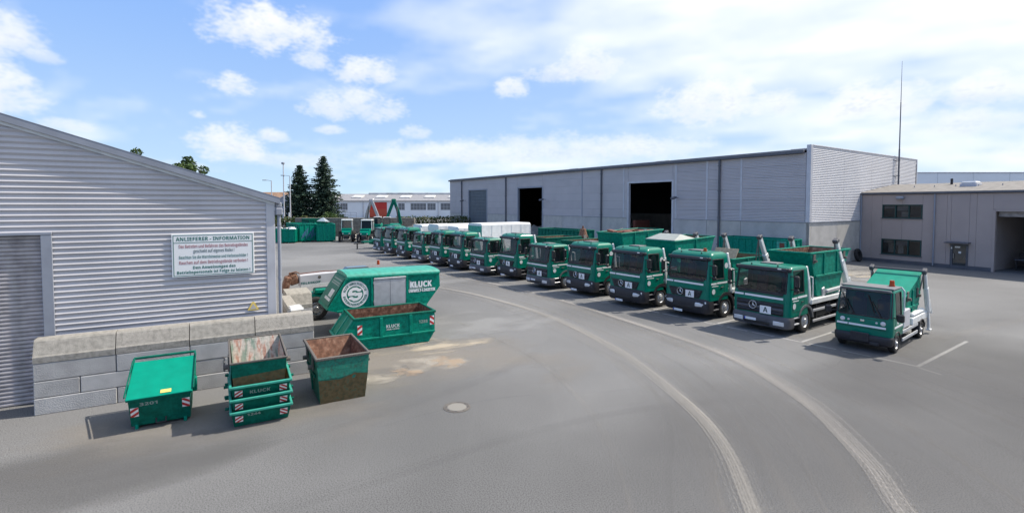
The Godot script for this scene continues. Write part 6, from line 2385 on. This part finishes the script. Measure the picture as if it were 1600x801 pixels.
func lamp_post(label: String, at: Vector3, h: float, arm: float):
	var t := thing("lamp_post", label, "lamp post", at, 0, "lamp posts beyond the yard")
	var b := B.new()
	b.cone(Vector3.ZERO, Vector3(0, h, 0), 0.14, 0.08, 10)
	obj("pole", b, M.trim_light, t)
	b = B.new()
	if arm > 0:
		b.bar(Vector3(0, h, 0), Vector3(-arm, h + 0.12, 0), 0.07, 0.07)
		b.box(Vector3(-arm - 0.3, h + 0.12, 0), Vector3(0.8, 0.14, 0.3), 0.05)
	else:
		b.box(Vector3(0, h + 0.1, 0.1), Vector3(0.5, 0.4, 0.5), 0.08)
	obj("lamp_head", b, M.trim_grey, t)


func tractor(label: String, at: Vector3, turn: float):
	var t := thing("yard_loader", label, "loader", at, turn, "yard loaders at the far end")
	var b := B.new()
	b.prism(PackedVector2Array([Vector2(-0.55, 1.0), Vector2(0.55, 1.0), Vector2(0.7, 1.95), Vector2(-0.7, 1.95)]), -0.6, 0.5)
	b.poly([Vector3(-0.7, 1.96, -0.5), Vector3(0.7, 1.96, -0.5), Vector3(0.6, 1.5, 0.9), Vector3(-0.6, 1.5, 0.9)], Vector3(0, 1, 0.3))
	b.box(Vector3(0, 1.3, 0.5), Vector3(1.15, 0.5, 0.8), 0.08)
	obj("hood", b, M.green_lid, t)
	b = B.new()
	for sx in [-1, 1]:
		b.bar(Vector3(sx * 0.78, 1.6, -0.7), Vector3(sx * 0.72, 3.1, -0.8), 0.09, 0.09, 0.02, Vector3(0, 0, 1))
		b.bar(Vector3(sx * 0.78, 1.6, -2.1), Vector3(sx * 0.72, 3.1, -2.0), 0.09, 0.09, 0.02, Vector3(0, 0, 1))
	b.box(Vector3(0, 3.2, -1.4), Vector3(1.65, 0.2, 1.5), 0.07)
	obj("cab_frame", b, M.white, t)
	b = B.new()
	b.span(-0.68, 0.68, 1.7, 3.08, -2.0, -0.78)
	obj("cab_glass", b, M.window_glass, t)
	b = B.new()
	b.box(Vector3(0, 0.75, 0.3), Vector3(0.8, 0.6, 1.6), 0.08)
	b.bar(Vector3(-0.65, 0.9, 0.6), Vector3(-0.65, 0.35, 1.6), 0.14, 0.2, 0.03)
	b.bar(Vector3(0.65, 0.9, 0.6), Vector3(0.65, 0.35, 1.6), 0.14, 0.2, 0.03)
	b.box(Vector3(0, 0.3, 1.75), Vector3(1.5, 0.2, 0.2), 0.03)
	obj("loader_frame", b, M.chassis, t)
	for sx in [-1, 1]:
		wheel(t, Vector3(sx * 0.9, 0.6, 0.3), 0.6, 0.4, sx)
		wheel(t, Vector3(sx * 0.95, 0.75, -1.8), 0.75, 0.5, sx)
		b = B.new()
		b.cone(Vector3(sx * 0.45, 1.25, 0.9), Vector3(sx * 0.45, 1.25, 0.94), 0.09, 0.09, 10)
		obj("headlight", b, M.lamp_glass, t)


func excavator(label: String, at: Vector3, side: float, arm_m: Material, grab: bool):
	var t := thing("material_handler", label, "excavator", at, 10, "material handlers at the far end")
	var b := B.new()
	b.box(Vector3(0, 1.9, 0), Vector3(2.6, 1.2, 3.6), 0.15)
	obj("body", b, M.green_skip, t)
	b = B.new()
	b.span(-1.3, 1.3, 0.55, 1.15, -1.9, 1.9, 0.08)
	obj("undercarriage", b, M.chassis, t)
	for sx in [-1, 1]:
		for z in [-1.5, 1.5]:
			wheel(t, Vector3(sx * 1.15, 0.52, z), 0.52, 0.4, sx)
	b = B.new()
	b.box(Vector3(side * 0.75, 2.9, 1.0), Vector3(1.0, 1.2, 1.4), 0.1)
	var c := obj("cab", b, M.window_glass, t)
	b = B.new()
	b.box(Vector3(side * 0.75, 3.54, 1.0), Vector3(1.15, 0.1, 1.6), 0.03)
	obj("cab_roof", b, M.white, c)
	# boom and stick folded like an upturned V
	var p := [Vector3(-side * 1.3, 2.4, 0.2), Vector3(-side * 0.85, 4.6, 0.3), Vector3(-side * 0.25, 6.2, 0.4)]
	b = B.new()
	b.bar(p[0], p[1], 0.5, 0.62, 0.05, Vector3(0, 0, 1))
	b.bar(p[1].lerp(p[0], 0.05), p[2], 0.45, 0.55, 0.05, Vector3(0, 0, 1))
	obj("boom", b, arm_m, t)
	b = B.new()
	var e := Vector3(side * 0.95, 3.0, 0.5)
	b.bar(p[2], e, 0.45, 0.62, 0.05, Vector3(0, 0, 1))
	b.box(p[2] + Vector3(0, 0.03, 0), Vector3(0.7, 0.35, 0.4), 0.1)
	obj("stick", b, arm_m, t)
	b = B.new()
	b.tube([p[0] + Vector3(side * 0.4, 0.3, 0.3), p[1] + Vector3(side * 0.15, 0.6, 0.3)], 0.09, 8)
	obj("ram", b, M.iron, t)
	if grab:
		b = B.new()
		var g := e
		b.box(g + Vector3(0, -0.3, 0), Vector3(0.4, 0.5, 0.4), 0.05)
		for sx in [-1, 1]:
			b.bar(g + Vector3(sx * 0.15, -0.5, 0), g + Vector3(sx * 0.45, -1.1, 0), 0.4, 0.16, 0.03, Vector3(0, 0, 1))
			b.bar(g + Vector3(sx * 0.45, -1.05, 0), g + Vector3(sx * 0.08, -1.6, 0), 0.4, 0.14, 0.03, Vector3(0, 0, 1))
		obj("grab", b, M.iron, t)


# ---------------------------------------------------------------- buildings beyond the yard
func far_works():
	var t := thing("far_works", "long low white factory with ribbon windows and red gate behind the yard", "factory", Vector3(-84, 0, -210))
	var b := B.new()
	var L := 100.0
	# wall pieces round the windows and the gate
	var y0 := 3.2
	var y1 := 6.1
	b.span(0, 24.1, 0, y0, -0.4, 0)
	b.span(31.5, L, 0, y0, -0.4, 0)
	b.span(0, 24.1, y1, 6.9, -0.4, 0)
	b.span(31.5, L, y1, 6.9, -0.4, 0)
	b.span(24.1, 31.5, 6.5, 6.9, -0.4, 0)
	b.span(0, 0.4, 0, 6.9, -40, -0.41)
	b.span(L - 0.4, L, 0, 6.9, -40, -0.41)
	b.span(0, L, 0, 6.9, -40.4, -40.01)
	obj("wall", b, M.far_white, t)
	var groups := [[0.6, 6.5], [8.0, 11.6], [11.9, 15.0], [36.2, 39.0], [41.4, 48.0], [48.4, 52.0], [54.0, 66.0], [68.0, 80.0], [82.0, 98.0]]
	var at := 0.0
	for g in groups + [[L, L]]:
		if g[0] > at + 0.01:
			var pier := B.new()
			if at < 24.1 and g[0] > 31.5:
				pier.span(at, 24.1, y0 + 0.001, y1 - 0.001, -0.4, 0)
				obj("pier", pier, M.far_white, t)
				pier = B.new()
				pier.span(31.5, g[0], y0 + 0.001, y1 - 0.001, -0.4, 0)
			else:
				pier.span(at, g[0], y0 + 0.001, y1 - 0.001, -0.4, 0)
			obj("pier", pier, M.far_white, t)
		at = g[1]
	for g in groups:
		b = B.new()
		b.span(g[0], g[1], y0, y0 + 0.12, -0.3, 0.05)
		b.span(g[0], g[1], y1 - 0.12, y1, -0.3, 0.05)
		var n := int(ceil((g[1] - g[0]) / 1.4))
		for k in n + 1:
			var x := lerpf(g[0] + 0.06, g[1] - 0.06, float(k) / n)
			b.span(x - 0.06, x + 0.06, y0 + 0.12, y1 - 0.12, -0.3, 0.03)
		b.span(g[0], g[1], y0 + 1.35, y0 + 1.45, -0.3, 0.02)
		var w := obj("window", b, M.trim_light, t)
		b = B.new()
		b.span(g[0], g[1], y0 + 0.1, y1 - 0.1, -0.22, -0.18)
		obj("pane", b, M.far_glass, w)
	for k in 2:
		b = B.new()
		b.span(24.1, 31.5, 0.3 + k * 3.3, 3.58 + k * 2.9, -0.25, -0.1, 0.03)
		obj("gate_leaf", b, M.far_red if k else M.far_orange, t)
	b = B.new(Transform3D(Basis(Vector3.UP, PI / 2), Vector3.ZERO))
	b.prism(PackedVector2Array([Vector2(-0.6, 6.92), Vector2(-0.6, 7.15), Vector2(19, 10.4), Vector2(40.5, 7.3), Vector2(40.5, 6.92)]), -0.5, L + 0.5)
	obj("roof", b, M.roof_grey, t)
	for k in 9:
		b = B.new()
		b.box(Vector3(6 + k * 10.5, 9.0, -9.5), Vector3(4.5, 0.5, 5.5), 0.1, Basis(Vector3.RIGHT, 0.166))
		obj("roof_light", b, M.roof_white, t)
	b = B.new()
	b.span(19, L, 9.9, 10.9, -21, -17, 0.1)
	obj("ridge_vent", b, M.roof_white, t)
	for x in [21.5, 53.0]:
		b = B.new()
		b.cone(Vector3(x, 0, 0.2), Vector3(x, 6.8, 0.2), 0.12, 0.12, 8)
		obj("downpipe", b, M.trim_light, t)
	# railing before it
	var f := thing("site_railing", "thin metal railing in front of the white factory, right of the spruces", "fence", Vector3(-72, 0.3, -180))
	for k in 9:
		b = B.new()
		b.span(k * 2.0 - 0.06, k * 2.0 + 0.06, 0, 2.4, -0.05, 0.05)
		obj("post", b, M.trim_grey, f)
	b = B.new()
	b.span(0, 16, 2.3, 2.42, 0.06, 0.12)
	b.span(0, 16, 1.4, 1.5, 0.06, 0.12)
	obj("rail", b, M.trim_grey, f)
	# gabled shed and tiled house at the left edge of the works
	t = thing("gabled_shed", "small grey gabled shed between the lamp posts and the spruces", "shed", Vector3(-67.8, 0, -150))
	b = B.new()
	b.prism(PackedVector2Array([Vector2(-3.2, 0), Vector2(3.2, 0), Vector2(3.2, 6.4), Vector2(0, 8.1), Vector2(-3.2, 6.4)]), -14, 0)
	obj("wall", b, M.trim_grey, t)
	b = B.new()
	b.prism(PackedVector2Array([Vector2(-3.6, 6.25), Vector2(0, 8.15), Vector2(3.6, 6.25), Vector2(3.6, 6.5), Vector2(0, 8.42), Vector2(-3.6, 6.5)]), -14.2, 0.3)
	obj("roof", b, M.trim_light, t)
	t = thing("tiled_house", "house with pale brown tiled roof far behind the shed's downpipe", "house", Vector3(-80.5, 0, -165))
	b = B.new()
	b.span(-8, 8, 0, 6.0, -9, 0)
	obj("wall", b, M.far_white, t)
	b = B.new(Transform3D(Basis(Vector3.UP, PI / 2), Vector3.ZERO))
	b.prism(PackedVector2Array([Vector2(-0.5, 5.9), Vector2(4.5, 9.4), Vector2(9.5, 5.9), Vector2(9.5, 6.1), Vector2(4.5, 9.7), Vector2(-0.5, 6.1)]), -8.5, 8.5)
	obj("roof", b, M.roof_tile, t)
	for k in 4:
		b = B.new()
		b.span(-6 + k * 3.4, -4.8 + k * 3.4, 2.2, 4.0, 0.01, 0.06)
		obj("window", b, M.far_glass, t)
	# white hall behind the office
	t = thing("white_hall", "plain white hall rising behind the office roof and the long hall", "warehouse", Vector3(78, 0, -100), -12)
	b = B.new()
	for k in 7:
		b.span(k * 6.0, k * 6.0 + 5.96, 0, 11.75 - 0.08 * k, -1, 0, 0.02)
		obj("wall_panel", b, M.far_white, t)
		b = B.new()
	b.span(0, 42, 0, 10.8, -30, -1.02)
	b.box(Vector3(21, 11.6, -0.5), Vector3(42.3, 0.2, 1.2), 0.02, Basis(Vector3(0, 0, 1), -0.013))
	obj("roof_edge", b, M.trim_light, t)


# ---------------------------------------------------------------- trees and hedges
func leaf(b: B, p: Vector3, size: float, r: RandomNumberGenerator, flat := 0.0):
	var d := Vector3(r.randf_range(-1, 1), r.randf_range(-1, 1) * (1.0 - flat), r.randf_range(-1, 1)).normalized() * size
	var e := Vector3(r.randf_range(-1, 1), r.randf_range(-1, 1) * (1.0 - flat), r.randf_range(-1, 1)).normalized()
	e = (e - d.normalized() * e.dot(d.normalized())).normalized() * size * 0.6
	b.poly([p - d, p + e * 0.8, p + d, p - e * 0.8], Vector3.UP if absf(d.cross(e).y) > 1e-4 else Vector3.FORWARD)


func spruce(label: String, at: Vector3, h: float, r0: float, seedling: int):
	var t := thing("spruce_tree", label, "tree", at, 0, "dark spruces beyond the yard")
	var r := RandomNumberGenerator.new()
	r.seed = seedling
	var b := B.new()
	b.cone(Vector3.ZERO, Vector3(0, h * 0.97, 0), 0.26, 0.03, 8)
	obj("trunk", b, M.bark, t)
	var c := [B.new(), B.new(), B.new()]
	var y := h * 0.10
	while y < h * 0.985:
		var f := (y - h * 0.1) / (h * 0.9)
		var reach := r0 * pow(1.0 - f, 0.66) * r.randf_range(0.78, 1.14) + 0.1
		var n := int(8 + 9 * (1.0 - f))
		var a0 := r.randf() * TAU
		for k in n:
			var a := a0 + TAU * k / n + r.randf_range(-0.3, 0.3)
			var len := reach * r.randf_range(0.62, 1.12)
			var d := Vector3(sin(a), 0, cos(a))
			var m := int(6 + len * 11.0)
			for j in m:
				var q := float(j + 0.3) / m
				# branch droops and then lifts at its tip
				var p := Vector3(0, y, 0) + d * len * q + Vector3(0, -len * 0.42 * q + len * 0.24 * q * q, 0)
				var sp := (0.12 + 0.26 * (1.0 - absf(q - 0.55))) * (0.5 + 0.13 * len)
				p += Vector3(r.randf_range(-1, 1), r.randf_range(-0.75, 0.15), r.randf_range(-1, 1)) * sp
				var u := r.randf()
				leaf(c[0] if u < 0.5 else (c[2] if u < 0.8 else c[1]), p, r.randf_range(0.16, 0.34), r, 0.35)
		y += h * 0.021 * r.randf_range(0.8, 1.25)
	for k in 3:
		obj("needles", c[k], [M.needle_a, M.needle_b, M.needle_c][k], t)


func bush_mesh(t: Node3D, lobes: Array, count: int, size: float, mats: Array, seedling: int):
	var r := RandomNumberGenerator.new()
	r.seed = seedling
	var c := []
	for m in mats:
		c.append(B.new())
	var total := 0.0
	for l in lobes:
		total += l[3] * l[4]
	for l in lobes:
		var n := int(count * l[3] * l[4] / total)
		for i in n:
			var d := Vector3(r.randf_range(-1, 1), r.randf_range(-1, 1), r.randf_range(-1, 1))
			if d.length() > 1.0 or d.length() < 0.01:
				d = d.normalized() * r.randf_range(0.3, 1.0)
			d = d.normalized() * pow(d.length(), 0.45) * r.randf_range(0.8, 1.1)
			var p := Vector3(l[0], l[1], l[2]) + Vector3(d.x * l[3], d.y * l[4], d.z * l[3])
			if p.y < 0.05:
				continue
			leaf(c[r.randi() % mats.size()], p, size * r.randf_range(0.6, 1.3), r, 0.2)
	for k in mats.size():
		obj("foliage", c[k], mats[k], t)


func green():
	spruce("right and taller of the two dark spruces beyond the far containers", Vector3(-40.6, 0, -108), 16.3, 5.0, 3)
	spruce("left and shorter of the two dark spruces, beside a lamp post", Vector3(-45.3, 0, -107), 14.2, 4.7, 8)
	# broadleaf trees above the shed roof
	for q in [["small broadleaf treetop just above the shed roof, left one of two", Vector3(-52.3, 0, -70), 13.4, 2.8, 5], ["broadleaf treetop above the shed roof, right one of two", Vector3(-45.2, 0, -70), 12.3, 2.6, 6]]:
		var t := thing("broadleaf_tree", q[0], "tree", q[1], 0, "trees behind the shed")
		var b := B.new()
		b.cone(Vector3.ZERO, Vector3(0.1, 5.0, 0), 0.28, 0.2, 10)
		for k in 6:
			var a: float = TAU * k / 6 + q[4]
			b.cone(Vector3(0.1, 4.2 + k * 0.4, 0), Vector3(sin(a) * 1.6, q[2] - 2.4 + 0.3 * (k % 3), cos(a) * 1.6), 0.12, 0.03, 6)
		obj("trunk", b, M.bark, t)
		var l := []
		var r := RandomNumberGenerator.new()
		r.seed = q[4]
		for k in 26:
			var a := r.randf() * TAU
			var rr: float = r.randf_range(0.2, q[3])
			l.append([sin(a) * rr, q[2] - 0.9 - r.randf_range(0.0, 6.5) - rr * 0.45, cos(a) * rr, r.randf_range(0.7, 1.2), r.randf_range(0.5, 0.85)])
		l.append([0.0, q[2] - 0.6, 0.0, 0.7, 0.6])
		bush_mesh(t, l, 6500, 0.19, [M.leaf_a, M.leaf_c, M.leaf_b], int(q[4]) + 30)
	# hedges and bushes
	for q in [["long clipped hedge before the white factory, right of the material handlers", -21.0, -7.0, -93.0, 3.3, 4], ["dark hedge behind the green containers, left of the bay wall", -43.0, -30.0, -90.0, 3.05, 5]]:
		var t := thing("hedge", q[0], "hedge", Vector3.ZERO)
		var l := []
		var r := RandomNumberGenerator.new()
		r.seed = q[5]
		var x: float = q[1]
		while x < q[2]:
			for k in 2:
				l.append([x, q[4] * (0.32 + 0.46 * k) + r.randf_range(-0.12, 0.12), q[3] + r.randf_range(-0.4, 0.4), 0.95, 0.85])
			x += 0.8
		bush_mesh(t, l, 5200, 0.19, [M.leaf_c, M.leaf_a, M.leaf_dry], q[5] + 50)
	for q in [["bright green round bush at the foot of the right spruce", -37.0, -101.0, 2.6, 4.6, [M.leaf_b, M.leaf_a]], ["dark green bush left of the spruces by the lamp posts", -47.5, -100.0, 2.6, 5.2, [M.leaf_c, M.leaf_a]], ["low bush between the two spruces", -42.8, -103.0, 1.9, 3.9, [M.leaf_a, M.leaf_dry]]]:
		var t := thing("bush", q[0], "bush", Vector3(q[1], 0, q[2]))
		var l := []
		var r := RandomNumberGenerator.new()
		r.seed = int(q[1])
		for k in 8:
			l.append([r.randf_range(-q[3], q[3]) * 0.6, r.randf_range(0.5, q[4] - 1.0), r.randf_range(-q[3], q[3]) * 0.5, r.randf_range(0.9, 1.4), r.randf_range(0.8, 1.2)])
		bush_mesh(t, l, 2200, 0.2, q[5], 90)
	# wood on the skyline beyond the shed
	var belt := []
	var rr := RandomNumberGenerator.new()
	rr.seed = 61
	for k in 70:
		belt.append([-290.0 + k * 2.9, rr.randf_range(3.0, 6.5), -232.0 + rr.randf_range(-6, 6), rr.randf_range(3.5, 5.5), rr.randf_range(3.5, 5.0)])
	var far := Node3D.new()
	far.name = "distant_wood"
	add_child(far)
	tag(far, "distant belt of trees on the skyline beyond the shed", "trees")
	bush_mesh(far, belt, 16000, 0.9, [M.leaf_c, M.leaf_a], 62)
	for c in far.get_children():
		c.set_meta("kind", "stuff")
	var b := B.new()
	for k in 2:
		b = B.new()
		b.cone(Vector3(-43.9 + k * 1.1, 0, -96), Vector3(-43.9 + k * 1.1, 4.0, -96), 0.14, 0.14, 8)
		var o := obj("white_post", b, M.white)
		tag(o, ["white post under the spruces, left of two", "white post under the spruces, right of two"][k], "post")


# ---------------------------------------------------------------- small things
func small_things():
	var t := thing("manhole_cover", "round manhole cover with pale concrete centre in the asphalt", "manhole cover", Vector3(-1.5, 0, -13.39))
	var b := B.new()
	b.lathe([Vector2(0.37, 0.0), Vector2(0.37, 0.010), Vector2(0.33, 0.012), Vector2(0.32, 0.006), Vector2(0.31, 0.012), Vector2(0.27, 0.012), Vector2(0.26, 0.007)], Vector3.ZERO, Vector3.UP, 36)
	obj("iron_ring", b, M.iron, t)
	b = B.new()
	b.lathe([Vector2(0.265, 0.004), Vector2(0.25, 0.014), Vector2(0.0, 0.016)], Vector3.ZERO, Vector3.UP, 36)
	obj("concrete_centre", b, mat("cover_stone", lin(0.20, 0.19, 0.17), 0.9), t)
	for k in 8:
		b = B.new()
		var a := TAU * k / 8
		b.box(Vector3(sin(a) * 0.29, 0.0125, cos(a) * 0.29), Vector3(0.05, 0.004, 0.03), 0.0, Basis(Vector3.UP, a))
		obj("vent_slot", b, M.mirror_back, t)
	# worn asphalt ring round the cover
	# tyre leaning on the gable
	t = thing("old_tyre", "dark tyre leaning against the hall gable near the office corner", "tyre", world(HALL_AT, BAY_TURN, Vector3(0.36, 0.0, -8.9)), BAY_TURN)
	b = B.new(Transform3D(Basis(Vector3(0, 0, 1), 0.2), Vector3(0.12, 0.62, 0)))
	b.lathe([Vector2(0.36, -0.14), Vector2(0.56, -0.15), Vector2(0.62, -0.1), Vector2(0.63, 0.0), Vector2(0.62, 0.1), Vector2(0.56, 0.15), Vector2(0.36, 0.14), Vector2(0.36, -0.14)], Vector3.ZERO, Vector3.RIGHT, 28)
	obj("tread", b, M.tyre, t)
